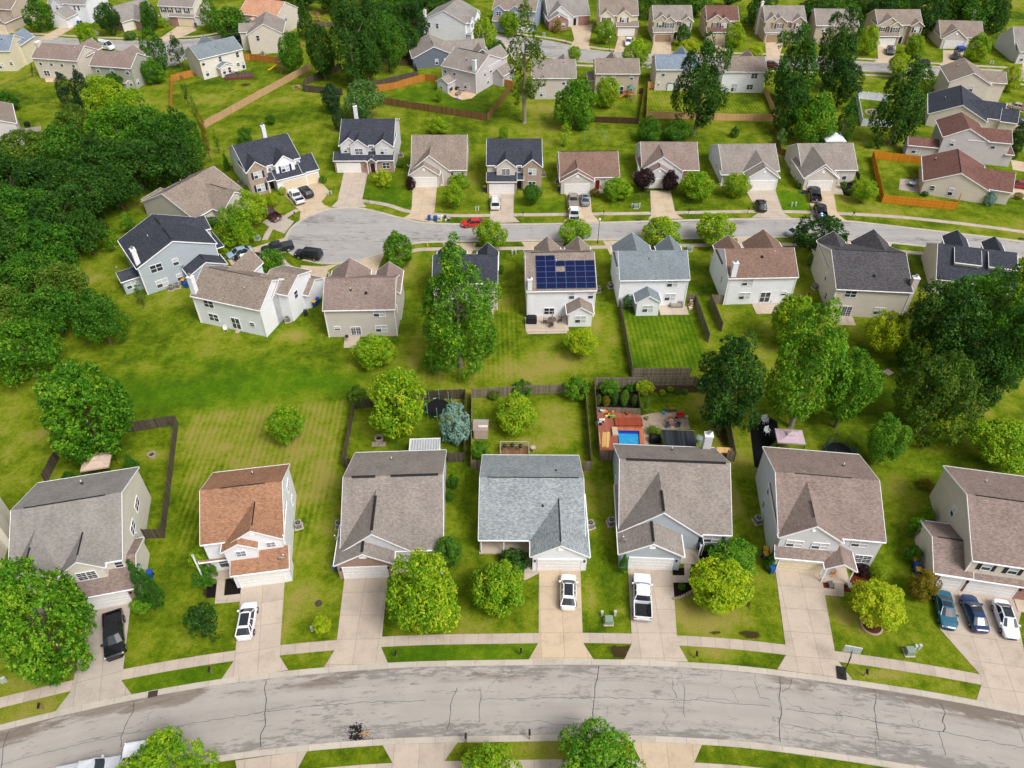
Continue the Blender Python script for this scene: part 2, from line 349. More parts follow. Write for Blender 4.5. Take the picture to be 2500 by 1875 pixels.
    def corner(s, x, y, z0=0, z1=5.4):
        s.t.box(x - .07, x + .07, y - .07, y + .07, z0, z1, WHT, 'B'); return s
    def win(s, face, plane, u, z, w=1.7, h=1.3, n=2, st='b', sh=None):
        fm, pm = win_mesh(w, h, n, st); rz = {'S': 0, 'E': R(90), 'W': R(-90), 'N': R(180)}[face]
        loc = (u, plane - .004, z) if face == 'S' else (u, plane + .004, z) if face == 'N' else (plane + .004, u, z) if face == 'E' else (plane - .004, u, z)
        o = link('window' if st != 'p' else 'patio_door', fm, s.root, loc, (0, 0, rz)); link('pane', pm, o)
        if sh:
            k = ('sh', h, sh)
            if k not in WINC: b = MB(); b.box(-.2, .2, -.05, 0, -h / 2 - .05, h / 2 + .05, SHUT[sh]); WINC[k] = b.mesh('shutter')
            dx = w / 2 + .3
            for q in (-1, 1):
                l2 = (loc[0] + q * dx, loc[1], z) if face in 'SN' else (loc[0], loc[1] + q * dx, z)
                link('shutter', WINC[k], s.root, l2, (0, 0, rz))
        return s
    def wpx(s, face, plane, t, x, y, w=1.7, h=1.3, n=2, st='b', sh=None, z=None):
        u, zz = s.hit(face, plane, t, x, y); return s.win(face, plane, u, z if z is not None else zz, w, h, n, st, sh)
    def gar(s, u, plane, w=4.88, h=2.13, c='w', z=.03):
        fm, pm = gar_mesh(w, h, c); o = link('garage_door', pm, s.root, (u, plane - .004, z)); link('door_frame', fm, o); return s
    def lamp(s, u, plane, z=1.9):
        if 'lamp' not in WINC: b = MB(); b.box(-.07, .07, -.16, 0, -.12, .12, DRK); b.box(-.1, .1, -.2, 0, .12, .15, DRK); WINC['lamp'] = b.mesh('wall_lamp')
        link('wall_lamp', WINC['lamp'], s.root, (u, plane, z)); return s
    def door(s, face, plane, u, c='w', w=.95, h=2.05):
        k = ('door', c, w)
        if k not in WINC:
            b = MB(); b.box(-w / 2, w / 2, -.06, 0, 0, h, DOORC[c]); b.box(-w / 2 - .1, -w / 2, -.08, 0, 0, h + .1, WHT); b.box(w / 2, w / 2 + .1, -.08, 0, 0, h + .1, WHT); b.box(-w / 2, w / 2, -.08, 0, h, h + .1, WHT)
            for zz in (.25, 1.15): b.box(-w / 3, w / 3, -.075, -.06, zz, zz + .7, DOORC[c])
            WINC[k] = b.mesh('front_door')
        rz = {'S': 0, 'E': R(90), 'W': R(-90)}[face]; link('front_door', WINC[k], s.root, (u, plane, .12) if face == 'S' else (plane, u, .12), (0, 0, rz)); return s
    def gv(s, u, plane, z, w=.5, h=.6):
        k = ('gv', w, h)
        if k not in WINC: b = MB(); b.box(-w / 2, w / 2, -.06, 0, -h / 2, h / 2, WHT); [b.box(-w / 2 + .04, w / 2 - .04, -.085, -.06, -h / 2 + .06 + i * .09, -h / 2 + .1 + i * .09, WHT) for i in range(int((h - .1) / .09))]; WINC[k] = b.mesh('gable_vent')
        link('gable_vent', WINC[k], s.root, (u, plane, z)); return s
    def chim(s, x, y, z0, z1, w=.75, d=1.1, cap=True, wm=None):
        m = wm or SD['white']; b = MB(); b.box(-w / 2, w / 2, -d / 2, d / 2, z0, z1, m); b.box(-w / 2 - .06, w / 2 + .06, -d / 2 - .06, d / 2 + .06, z1, z1 + .1, WHT)
        o = b.build('chimney', s.root, (x, y, 0))
        if cap: c = MB(); c.cyl(0, 0, z1 + .1, z1 + .45, .17, METAL, 12); c.cyl(0, 0, z1 + .5, z1 + .58, .26, METAL, 14); c.cyl(0, 0, z1 + .45, z1 + .5, .1, DRK, 8); c.build('chimney_cap', o)
        return s
    def ridge(s, x0, y0, x1, y1, z, w=.3):
        if w < .3: w *= .55
        b = MB(); dx, dy = x1 - x0, y1 - y0; L = math.hypot(dx, dy); nx, ny = -dy / L * w / 2, dx / L * w / 2; sl_ = w * .22
        a = [(x0 + nx, y0 + ny, z - sl_), (x0, y0, z), (x0 - nx, y0 - ny, z - sl_)]; e = [(x1 + nx, y1 + ny, z - sl_), (x1, y1, z), (x1 - nx, y1 - ny, z - sl_)]; u = [(p[0], p[1], p[2] + .05) for p in a]; v = [(p[0], p[1], p[2] + .05) for p in e]
        b.poly([u[0], u[1], v[1], v[0]], VENT); b.poly([u[1], u[2], v[2], v[1]], VENT); b.poly([a[0], u[0], v[0], e[0]], VENT); b.poly([u[2], a[2], e[2], v[2]], VENT); b.poly([a[0], a[1], u[1], u[0]], VENT); b.poly([a[1], a[2], u[2], u[1]], VENT); b.poly([u[0], u[1], a[1], a[0]][::1], VENT); b.poly([v[1], v[0], e[0], e[1]], VENT); b.poly([v[2], v[1], e[1], e[2]], VENT)
        b.build('ridge_vent', s.root); return s
    def pipe(s, x, y, z, m=None):
        b = MB(); b.cyl(0, 0, -.3, .35, .06, m or WHT, 8); b.cyl(0, 0, -.3, .04, .14, VENT, 10); b.build('vent_pipe', s.root, (x, y, z)); return s
    def turb(s, x, y, z):
        b = MB(); b.box(-.18, .18, -.2, .2, -.15, .12, VENT); b.build('roof_vent', s.root, (x, y, z)); return s
    def post(s, x, y, z0=.1, z1=2.7, w=.14):
        b = MB(); b.box(-w / 2, w / 2, -w / 2, w / 2, z0, z1, WHT); b.box(-w * .8, w * .8, -w * .8, w * .8, z1 - .12, z1, WHT); b.build('porch_post', s.root, (x, y, 0)); return s
    def slab(s, x0, x1, y0, y1, z=.12, name='porch_floor'):
        b = MB(); b.box(x0, x1, y0, y1, 0, z, PCON, 'B'); b.build(name, s.root); return s
    def dish(s, x, y, z, yaw=150):
        k = 'dish'
        if k not in WINC:
            b = MB(); pr = [(0, 0), (.16, .012), (.3, .05), (.4, .1)]; rg = []
            for r, zz in pr: rg.append([(r * 1.0 * math.cos(2 * math.pi * i / 18), r * .85 * math.sin(2 * math.pi * i / 18), zz) for i in range(18)])
            g = plain('dish_grey', 'b9bbbc', .45); M = Vector
            for rr in rg:
                for i, p in enumerate(rr): v = M(p); v = M((v.x, v.y * math.cos(R(50)) - v.z * math.sin(R(50)), v.y * math.sin(R(50)) + v.z * math.cos(R(50)))); rr[i] = (v.x, v.y, v.z + .55)
            b.rings(rg, g, True, True); b.rings([x[::-1] for x in [[(p[0], p[1] + .02, p[2] - .02) for p in r_] for r_ in rg]], g, True, True)
            b.bar((0, 0, 0), (0, 0, .55), .03, METAL, 6); b.bar((0, .05, .5), (0, -.45, .6), .018, METAL, 5); b.box(-.06, .06, -.53, -.43, .55, .67, WHT); WINC[k] = b.mesh('satellite_dish')
        link('satellite_dish', WINC[k], s.root, (x, y, z), (0, 0, R(yaw))); return s
    def done(s):
        s.w.build('wall', s.root); s.r.build('roof', s.root); s.t.build('roof_trim', s.root); return s
# ---------------------------------------------------------------- nearest row
def h1():
    h = House('cream two-storey house with a long grey roof, black pickup on its drive', -53.7, 46.7, 13, 'cream', 'grey')
    h.blk(0, 11.5, 0, 13.9, 5.45, 3.25).blk(5.1, 9.8, -.6, 6, 5.35, 1.75, 'y').blk(.1, 5.1, -1, 6, 5.35, 2.3, 'y')
    h.blk(5.9, 12.35, -2.1, 4.9, 2.8, 1.55, 'x', {'S': BRW}, .25, rm=RF['rose']).lean(.3, 5.9, -2, 0, 2.7, 3.4, walls='')
    h.gar(8.65, -1.86).lamp(11.5, -1.86).wpx('S', -.45, 12, 735, 35, 1.9, 1.25, 2, 'g').slab(.5, 5.9, -2, .2).post(3.2, -1.8).post(.6, -1.8)
    h.wpx('E', 11.34, 8, 1155, 1075, 1.7, 1.1, 2, 'd').wpx('E', 11.34, 8, 1120, 1270, 1.7, 1.1, 2, 'd').win('S', .28, 10.8, 4.4, .8, .9, 1, 'd')
    h.ridge(1.3, 6.95, 9.8, 6.95, 8.72, .29).ridge(7.45, .3, 7.45, 3.4, 7.13, .29).ridge(2.6, -.1, 2.6, 2, 7.68, .29).pipe(5.9, 11.3, 7.0).dish(12.0, 4.4, 3.3, 200).done()
h1()
def h2():
    h = House('two-storey house with a terracotta shingle roof and white siding', -34.6, 51.2, 9, 'white', 'orange')
    h.blk(0, 9.1, 0, 10.8, 5.45, 2.95).blk(2.7, 9.02, -.5, 5, 5.35, 2.1, 'y').blk(2.3, 6.3, -1.25, 3, 5.2, 1.15, 'y', walls='SEW')
    h.lean(2.9, 9.3, -2.7, -.2, 2.75, 3.75, faces={'S': SD['white']})
    h.gar(6.0, -2.46).win('S', -.345, 7.5, 4.45, .95, .75, 1, 'g').win('S', -1.095, 4.3, 4.45, 1.0, .85, 1, 'g').gv(5.9, -.345, 6.7, .5, .5)
    h.slab(-.9, 3, -1, 2.4).lean(-.9, 2.7, -.2, 0.05, 2.6, 2.64, walls='').post(-.8, -.9, .1, 5.0).win('S', .28, 1.6, 1.4, 1.1, 1.5, 1, 'd')
    h.wpx('E', 8.94, 9, 288, 920, 1.5, 1.1, 2, 'd').wpx('E', 8.94, 9, 323, 1042, .9, 1.1, 2, 'd')
    h.ridge(2.2, 5.4, 7.2, 5.4, 8.44, .2).ridge(6.02, .2, 6.02, 3.6, 7.47, .22).pipe(5.1, 8.9, 6.6).dish(8.6, -1.9, 3.15, 160).done()
h2()
def h3():
    h = House('wide single-storey house with a taupe roof and brick garage front', -19.6, 52.0, 2.4, 'ltgrey', 'taupe')
    h.blk(0, 11.75, 0, 15.6, 2.9, 4.1).blk(-.2, 8.1, -.1, 7, 2.9, 3.4, 'y', walls='SW', wm=SD['ltgrey']).blk(-.5, 6.25, -1.7, 4, 2.85, 2.0, 'y', {'S': BRW}, rk=.2)
    h.gar(2.85, -1.5).lamp(.15, -1.5).lamp(5.5, -1.5).gv(2.88, -1.5, 4.0, .85, .35)
    h.slab(6.1, 11.6, -1.6, 1.5).win('S', .28, 9.9, 1.5, 2.2, 1.4, 2, 'd').door('S', .28, 7.2, 'w').post(8.5, -.1)
    h.ridge(1, 7.8, 3.8, 7.8, 7.03, .35).ridge(5.6, 7.8, 11.2, 7.8, 7.03, .35).ridge(3.95, .4, 3.95, 5.4, 6.33, .3).ridge(2.87, -1.4, 2.87, .3, 4.88, .3).pipe(5, 13, 4.3).dish(-.35, 1.7, 3.0, 240).done()
h3()
def h4():
    h = House('single-storey white house with a mottled blue-grey roof and open porch', -3.9, 53.8, -.4, 'white', 'silver')
    h.blk(0, 12.4, 0, 13.4, 2.9, 3.3, walls='NEW').blk(6, 12.75, -2.3, 7, 2.9, 2.15, 'y', rk=.2)
    h.w.poly([(.2, 2.3, 0), (6.3, 2.3, 0), (6.3, 2.3, 3.7), (.2, 2.3, 3.7)], h.wm)
    h.slab(0, 6.1, .1, 2.3, .15).post(.3, .3, .15, 2.85).post(2.95, .3, .15, 2.85).door('S', 2.3, 5, 'w').win('S', 2.3, 2, 1.5, 1.7)
    h.gar(9.4, -2.1).lamp(6.55, -2.1).lamp(12.2, -2.1).gv(9.38, -2.1, 4.1, .6, .55)
    h.ridge(.9, 6.7, 11.8, 6.7, 6.22, .2).ridge(9.38, -1.8, 9.38, 4.6, 5.08, .22).pipe(7.5, 3.6, 4.7, DRK).pipe(9.2, 8.6, 5.25, DRK).done()
h4()
def h5():
    h = House('pale blue single-storey house with a taupe roof and tall chimney, deck behind', 12.5, 55.1, -3.0, 'bluegrey', 'taupe')
    h.blk(0, 13.1, 0, 14, 2.95, 4.75).blk(-.2, 9.6, -.3, 7, 2.95, 4.0, 'y', walls='SW').blk(-.2, 7.25, -3.3, 3, 2.9, 2.2, 'y', rk=.2)
    h.gar(3.62, -3.1).lamp(.8, -3.1).lamp(6.5, -3.1).gv(3.5, -3.1, 4.2, .7, .5).slab(7, 9.6, -2.2, .2).post(9.4, -1.4, .1, 2.75).door('W', 9.9, -.4, 'k')
    h.win('S', .28, 11.0, 1.75, 2.0, 1.15, 2, 'b', 't')
    h.ridge(.8, 7, 12.6, 7, 7.73, .35).ridge(4.7, -.1, 4.7, 3, 6.98, .3).ridge(3.52, -3, 3.52, .2, 5.13, .3).pipe(7.2, 12, 4.5).chim(11.9, 13.7, 0, 5.6, 1.0, .9, True, SD['ltgrey']).dish(.6, -1.9, 3.2, 210)
    for y in (3.2, 6, 8.8): h.win('W', .16, y, 1.6, .9, 1.3, 1, 'd')
    h.done()
h5()
def h6():
    h = House('light grey two-storey house with a pinkish-brown roof and dark cross gable', 30.0, 52.95, -6.5, 'ltgrey', 'rose')
    h.blk(0, 11.75, 0, 13.4, 5.4, 2.75).blk(.0, 7.1, -.6, 7.5, 5.3, 2.55, 'y').lean(0, 7.2, -1.5, -.3, 2.8, 3.6, walls='SEW').blk(5.4, 8.9, -2.4, .5, 2.75, 1.15, 'y', walls='')
    h.gar(3.2, -1.26, c='c').wpx('S', -.44, 11, 278, 1395, 1.75, 1.05, 2, 'b', z=4.25).wpx('S', -.44, 11, 495, 1415, 1.75, 1.05, 2, 'b', z=4.25).wpx('S', .28, 11, 825, 1408, 1.75, 1.05, 2, 'b').wpx('S', .28, 11, 848, 1535, 1.8, 1.25, 2, 'g')
    h.slab(5.7, 8.9, -2.3, .2).post(5.7, -2.2, .1, 2.6).post(8.6, -2.2, .1, 2.6).door('S', .28, 6.6, 'm').gv(3.45, -.44, 6.9, .4, .45)
    h.wpx('W', .16, 11, 58, 963, .8, 1.2, 1, 'd').wpx('W', .16, 11, 18, 1080, .8, 1.2, 1, 'd').ridge(2.2, 6.7, 8.7, 6.7, 8.2, .15).ridge(3.45, .6, 3.45, 3, 7.9, .16).pipe(8.7, 9.8, 7).done()
h6()
def h7():
    h = House('beige two-storey house with a rose-brown roof, three cars on its drive', 50.2, 49.2, -10.9, 'beige', 'rose')
    h.blk(0, 12.5, 0, 14.1, 5.4, 2.9).blk(-3.15, 1, -.4, 7.1, 2.8, 1.75, 'x').lean(-3.15, 9.5, -.45, 1.4, 2.75, 3.45, faces={'S': BRR}, walls='SEW')
    h.gar(-.85, -.2, 1.9 if False else 2.44).gar(3.4, -.2).lamp(.75, -.2).lamp(6.2, -.2).win('S', .28, 1.9, 4.35, .9, 1.1, 1, 'b', 'k').win('S', .28, 4.6, 4.35, .9, 1.1, 1, 'b', 'k').win('S', .28, 8.6, 4.35, .9, 1.1, 1, 'b', 'k')
    h.wpx('W', .16, 11, 1615, 1140, .8, 1.3, 1, 'b').ridge(.9, 7.05, 11.5, 7.05, 8.33, .25).ridge(-2.6, 3.35, .1, 3.35, 4.58, .25).pipe(3.6, 11, 6.7).slab(6.3, 9.5, -1.8, 1).post(8.9, -1.6, .1, 2.7).corner(.16, .28).done()
h7()
h = House('cream house cut by the left edge, only its east wall and chimney in view', -66.5, 44.5, 15, 'cream', 'grey')
h.blk(0, 9, 0, 13, 5.45, 3).chim(9.2, 9.0, 0, 5.0, .8, 1.6, False, SD['cream']).done()
# ---------------------------------------------------------------- second row, backs to the camera
def back_house(label, x, y, ang, wall, roof, W, D, rise, g1, g2, **kw):
    h = House(label, x, y, ang, wall, roof); h.blk(0, W, 0, D, 5.4, rise)
    for (x0, x1, n, r) in (g1, g2): h.blk(x0, x1, D * .45, D + n, 5.35, r, 'y')
    h.lean(.2, W - .2, D - .3, D + 2.2, 2.75, 3.6, 'N', walls='NEW'); h.corner(.18, .26).corner(W - .18, .26)
    return h
def ga(h, u, w=.8):   # eave soffit vent seen as a dark slot
    h.t.box(u - w / 2, u + w / 2, .2, .27, 5.12, 5.22, DRK); return h
h = House('bluish-grey two-storey house with a navy roof and chimney, below the dark wood', -62.1, 106.7, 36.1, 'bluegrey', 'navy')
h.blk(0, 13.6, 0, 11.2, 5.4, 2.9, 'y').blk(6.9, 13.7, -3.0, 1, 2.8, 1.6, 'y').blk(-2.8, 1, 2.1, 5.7, 2.7, .9, 'x').lean(12.6, 15.3, 3, 9, 2.8, 2.85, walls='').blk(8.5, 14.6, 5.8, 10.5, 5.3, 1.6, 'x')
h.wpx('S', .16, 17, 520, 452, 1.9, 1.35, 2, 'd').wpx('S', .16, 17, 705, 392, .9, 1.25, 1, 'b').wpx('S', .16, 17, 577, 597, 1.9, 1.35, 2, 'b').wpx('S', .16, 17, 747, 540, .9, 1.35, 1, 'b')
h.chim(.65, 1.3, 0, 8.2, .75, 1.2).pipe(4.2, 6, 7.2).ridge(6.8, 1, 6.8, 5.2, 8.33, .3).ridge(6.8, 6.8, 6.8, 9.5, 8.33, .3).ridge(10.3, -1.8, 10.3, -.3, 4.43, .3).win('S', 2.38, -1.4, 1.5, 1.6, 1.2, 2, 'b').corner(.28, .16).corner(13.3, .16).dish(-2.7, 5.2, 3.2, 120).dish(7.0, -.3, 2.9, 200).done()
h = House('white two-storey house with a brown roof turned askew, plastic chair by its wall', -50.8, 99.0, -18.1, 'white', 'tan')
h.blk(0, 12.6, 0, 9.2, 5.4, 2.7).blk(1.8, 5.6, 4, 12.2, 5.3, 2.3, 'y').blk(9.4, 14.5, 4.9, 12.5, 5.35, 1.5, 'x', walls='NSEW').blk(10, 15.4, 9, 14.5, 2.8, 1.5, 'x').blk(9.4, 12.6, 3.5, 9.2, 5.4, 1.9, 'x')
h.wpx('S', .28, 17, 1025, 798, 1.7, 1.25, 2, 'd').wpx('S', .28, 17, 1075, 928, 1.7, 1.3, 2, 'd').wpx('S', .28, 17, 1290, 985, 1.5, 2.05, 2, 'd').wpx('S', .28, 17, 1446, 997, .8, .75, 1, 'd').wpx('E', 14.34, 17, 1865, 705, .9, 1.3, 1, 'd')
h.chim(.5, .75, 0, 8.6, .85, .8).pipe(8.6, 2.6, 6.95).ridge(1.2, 4.6, 9.4, 4.6, 8.12, .16).corner(.18, .26).corner(12.4, .26).dish(15.0, 11.5, 3.2, 200).done()
h = back_house('greige two-storey house with a rose-brown roof, small grill at its patio door', -29.2, 95.1, 1.6, 'greige', 'rose', 11.15, 9.8, 2.6, (-.1, 6.3, 1.5, 2.4), (7.2, 11.6, 1.2, 1.7))
h.wpx('S', .28, 5, 1057, 1055, 1.75, 1.15, 2, 'b').wpx('S', .28, 5, 703, 1180, .9, .7, 1, 'b').wpx('S', .28, 5, 862, 1202, 1.5, 1.5, 2, 'p').wpx('S', .28, 5, 1075, 1183, 1.75, 1.2, 2, 'b').pipe(4.2, 3, 7.2).turb(6.6, 2.5, 6.85); ga(h, 4.1).win('E', 10.99, 3, 3.4, .35, 1.2, 1, 'd').done()
h = back_house('greige two-storey house with a charcoal roof, half hidden by a towering tree', -12.9, 102.5, 0, 'greige', 'navy', 10.6, 8.8, 2.5, (.2, 5.2, 1, 2.0), (7, 10.6, 1, 1.7))
h.wpx('S', .28, 5, 1948, 835, .95, 1.35, 1, 'b').wpx('S', .28, 5, 1930, 965, 1.4, 2.0, 2, 'd').wpx('S', .28, 5, 1550, 850, .95, 1.3, 1, 'b').done()
h = back_house('white two-storey house whose tan roof carries blue solar panels', 2.3, 100.2, 1.7, 'white', 'tan', 11.25, 12.4, 3.3, (1.8, 6.4, .8, 2.2), (7.2, 11.5, .8, 2.1))
h.blk(6.4, 10.7, -2.5, 1, 2.6, 1.35, 'y').win('S', -2.33, 8.6, 1.45, 1.65, 1.3, 2, 'b').wpx('S', .28, 6, 538, 905, .8, 1.25, 1, 'b').wpx('S', .28, 6, 698, 902, .8, 1.25, 1, 'b').wpx('S', .28, 6, 348, 1035, 1.6, 1.2, 2, 'd').chim(.55, .5, 0, 7.4, .7, .7); ga(h, 4.3)
h.pipe(5, 4.6, 8.0); h.slab(-.2, 6.7, -3.7, .2, .22, 'patio').slab(.0, 6.4, -4.1, -3.7, .1, 'patio_step').ridge(1, 6.2, 10.4, 6.2, 8.75, .16)
# solar array: 6 x 7 grid with the corners missing, flush on the south slope
cell = plain('solar_cell', '0b1440', .4, .15, var=.25, scale=.4); sfr = plain('solar_frame', '4a6a9c', .4, .3)
k = math.atan2(3.3, 6.2)
for r in range(6):
    for c in range(6):
        if (r == 5 and c > 1) or (c == 2 and r == 3) and True: continue
        if r == 5 and c > 1: continue
        m = MB(); W_, H_ = 1.56, .98
        m.box(0, W_, 0, H_, 0, .04, sfr); m.box(.03, W_ - .03, .025, H_ - .025, .04, .048, cell, 'B')
        o = m.build('solar_panel', h.root, (1.65 + c * 1.585, (.35 + r * 1.005) * math.cos(k), 5.4 + (.35 + r * 1.005) * math.sin(k) + .12)); o.rotation_euler = (k, 0, 0)
h.done()
h = back_house('white two-storey house with a blue-grey roof and a gabled bump-out facing a fenced lawn', 17.5, 103.3, 1.4, 'white', 'teal', 11.4, 9.0, 2.8, (-.1, 6.5, 1.8, 2.6), (7.4, 11.8, 1.5, 2.1))
h.blk(2.5, 6.7, -2.5, 1, 2.7, 1.35, 'y').win('S', -2.33, 4.6, 1.4, 1.7, 1.3, 2, 'b').wpx('S', .28, 6, 1388, 802, 1.7, 1.25, 2, 'b').wpx('S', .28, 6, 1367, 917, 1.7, 1.3, 2, 'b').pipe(5, 3.2, 7.3, DRK).win('W', .16, 4, 3.3, .5, 1.3, 1, 'd').slab(6.9, 11.6, -2.3, .2, .1, 'patio'); ga(h, 4.2); h.done()
h = back_house('white two-storey house with a warm brown roof and double-capped chimney', 35.2, 103.9, 2.0, 'white', 'brown', 11.55, 9.2, 2.75, (-.1, 4.6, 1.3, 1.9), (5.0, 11.6, 1.8, 2.6))
h.wpx('S', .28, 6, 2022, 793, 1.7, 1.15, 2, 'b').wpx('S', .28, 6, 1995, 907, 1.7, 1.25, 2, 'b').wpx('S', .28, 6, 2168, 917, 1.6, 1.9, 2, 'd').wpx('S', .28, 7, 183, 885, .8, .75, 1, 'b').chim(.85, .6, 0, 8.0, .85, .8).turb(6, 3.2, 7.4).win('W', .16, 3.3, 3, .4, 1.3, 1, 'd').slab(5.0, 9.3, -2.6, .2, .1, 'patio').done()
h = back_house('beige two-storey house with a dark ribbed-grey roof and east chimney', 51.8, 100.9, -4.8, 'beige', 'char', 11.9, 14.2, 2.95, (.1, 4.9, .9, 1.9), (5.8, 12.2, .9, 2.6))
h.wpx('S', .28, 7, 750, 890, 1.75, 1.15, 2, 'd').wpx('S', .28, 7, 712, 1035, 1.5, 1.9, 2, 'p').wpx('S', .28, 7, 993, 1035, 1.75, 1.25, 2, 'b').turb(6.2, 2.6, 6.55).chim(12.15, 1.4, 0, 7.3, .95, .9, True, SD['beige']).win('W', .16, 6, 3.7, .8, 1.3, 1, 'b').win('W', .16, 3.5, 1.6, .8, 1.2, 1, 'd').ridge(.6, 7.1, 11.5, 7.1, 8.38, .15).slab(.9, 4.1, -2.2, .2, .06, 'patio'); ga(h, 8.2, 1.1); h.done()
h = House('beige house with a navy dormered roof, mostly behind the dark evergreen grove', 71.5, 107.3, -14.2, 'beige', 'navy')
h.blk(-.2, 12.3, 0, 12, 3.0, 3.4).blk(2.3, 6.5, 2.4, 8, 5.2, 1.2, 'x').blk(7.6, 12.0, 2.4, 8, 5.2, 1.2, 'x').blk(2, 6, 6, 12.2, 4.6, 1.5, 'y').blk(8.6, 12, 6, 12.4, 4.2, 1.4, 'y').done()
# ---------------------------------------------------------------- third row, fronts facing the camera across the street
h = House('greige single-storey house with a sprawling brown roof, at the wood\'s edge', -72.2, 134.3, -28.9, 'greige', 'tan')
h.blk(0, 14.3, 0, 13.2, 2.9, 3.5, 'y').blk(8, 17, 4.6, 12.4, 2.9, 2.5, 'x').ridge(10.5, 8.5, 15, 8.5, 5.46, .2).ridge(7.15, .8, 7.15, 10, 6.46, .14).pipe(2.8, 8, 4.4).post(14.0, .6).post(14.0, 2.5).lean(-1.2, .4, 1, 6, 2.6, 2.9, walls='S').done()
h = House('white two-storey house with a navy roof, brick bay and three garage doors', -53.4, 142.2, 31.6, 'white', 'navy')
h.blk(0, 11.5, 0, 12.8, 5.4, 2.9).blk(-.1, 4.3, -.9, 5, 5.35, 1.9, 'y', {'S': BRT}).blk(5.6, 10.1, -.9, 5, 5.35, 1.8, 'y').lean(5.1, 11.6, -2.1, .2, 2.85, 4.1).lean(3.4, 5.6, -1.6, .2, 2.9, 3.8, walls='').blk(10.8, 14.4, -1.9, 5, 2.95, 2.2, 'x')
h.gar(8.9, -1.86, c='c').gar(12.8, -1.66, 2.44, c='c').win('S', -.745, 2.1, 4.3, 1.6, 1.3, 2, 'b', 'n').win('S', -.745, 7.8, 4.3, 1.6, 1.3, 2, 'b', 'n').win('S', -.745, 2.1, 1.5, 1.6, 1.4, 2, 'b', 'n').win('S', .28, 4.9, 4.3, .6, .7, 1, 'd').win('S', .28, 10.8, 4.3, .6, .7, 1, 'd').door('S', .26, 4.6, 'k').post(3.6, -1.4).post(5.3, -1.4).chim(8.3, 12.9, 0, 8.2, .8, .8).win('W', .16, 8, 4, .4, 1.1, 1, 'd').win('W', .16, 4, 3, .4, 1.1, 1, 'd').done()
def front2(label, x, y, wall, roof, W, D, g1, g2, gs=None, ang=0, gc='w', f2=None, lo=None, low=BRW, door='m'):
    """two-storey front: upper gables g = (x0, x1, forward, rise), porch roof lo = (x0, x1), garage at left"""
    h = House(label, x, y, ang, wall, roof); h.blk(0, W, 0, D, 5.4, 2.9); f2 = f2 or {}
    for i, g in enumerate((g1, g2)): h.blk(g[0], g[1], -g[2], D * .45, 5.35, g[3], 'y', {'S': f2[i]} if i in f2 else None); h.win('S', -g[2] + .155, (g[0] + g[1]) / 2, 4.25, 1.55, 1.25, 2, 'b' if i else 'g', gs)
    lo = lo or (0, W); h.lean(lo[0], lo[1], -2.05, .2, 2.85, 3.85, faces={'S': low}, walls='SEW'); h.gar(lo[0] + 3.1, -1.81, c=gc)
    return h
h = front2('light grey two-storey house with a navy roof behind the yellow-leaved sapling', -36.7, 154.2, 'ltgrey', 'navy', 11.6, 13.6, (2.1, 6.3, .8, 1.6), (7.4, 11.6, .8, 1.6), ang=.9, lo=(-1.3, 11.5))
h.blk(0, 4.6, -.35, 5, 5.35, 1.85, 'y').win('S', .28, 6.9, 4.4, .6, .6, 1, 'b').win('S', -1.81, 9.8, 1.6, 1.5, 1.2, 2, 'd').blk(5.8, 8.0, -2.7, -1, 2.8, .85, 'y', walls='').post(6, -2.6).post(7.8, -2.6).door('S', -1.81, 6.9, 'm').win('S', -.195, 1.3, 4.3, .6, .8, 1, 'b').chim(1.9, 13.6, 0, 8.3, .75, .8).done()
def front1(label, x, y, wall, roof, W, D, rise, g, g2, ang=0, gw=None, gx=None, back_wall=None):
    """single-storey front: wide gable g and garage gable g2 = (x0, x1, forward, rise)"""
    h = House(label, x, y, ang, wall, roof); h.blk(0, W, 0, D, 2.9, rise)
    if g: h.blk(g[0], g[1], -g[2], D * .45, 2.9, g[3], 'y', walls='SEW')
    h.blk(g2[0], g2[1], -g2[2], 3, 2.85, g2[3], 'y', {'S': gw} if gw else None, rk=.18); h.gar((g2[0] + g2[1]) / 2 if gx is None else gx, -g2[2] + .176).gv((g2[0] + g2[1]) / 2, -g2[2] + .176, 2.85 + g2[3] * .52)
    return h
h = front1('greige single-storey house with a plain tan roof and oil-stained drive', -21, 147.7, 'greige', 'tan', 11.6, 12.5, 4.9, (-.1, 8.1, .3, 3.4), (-.3, 6.1, 2.1, 2.1))
h.win('S', .28, 9.6, 1.6, 1.5, 1.1, 2, 'b', 'm').door('S', .28, 7.2, 'k').post(6.6, -.6).slab(6, 8.2, -1.5, .3).dish(-.3, .6, 3.0, 240).ridge(3.95, .4, 3.95, 2.5, 6.3, .2).done()
h = front2('brick-fronted two-storey house with a black-blue roof and white van on its drive', -5.2, 144.7, 'greige', 'navy', 11.35, 12.6, (1.8, 6.1, .7, 1.7), (7.2, 11.4, .7, 1.7), f2={1: BRT}, lo=(0, 6.2))
h.win('S', -.545, 9.3, 1.5, 1.5, 1.3, 2, 'd').door('S', .26, 6.7, 'k').win('S', .28, 6.7, 4.4, .6, .7, 1, 'd').lean(6, 7.6, -1.3, .2, 2.9, 3.6, walls='').done()
h = front1('greige single-storey house with a reddish-brown roof and crimson front door', 9.8, 144.3, 'greige', 'brown', 12.3, 11.5, 3.0, None, (-.1, 6.95, 1.7, 2.05), 1.2)
h.blk(-.1, 6.95, -.2, 6, 2.9, 2.1, 'y', walls='W').door('S', .28, 7.8, 'r').win('S', .28, 10.4, 1.6, 1.8, 1.2, 2, 'b').slab(6.9, 12, -1.4, .3).ridge(.2, 5.75, 12, 5.75, 5.95, .25).dish(-.1, 5.4, 3.6, 150).ridge(3.4, .4, 3.4, 3.2, 5.02, .2).done()
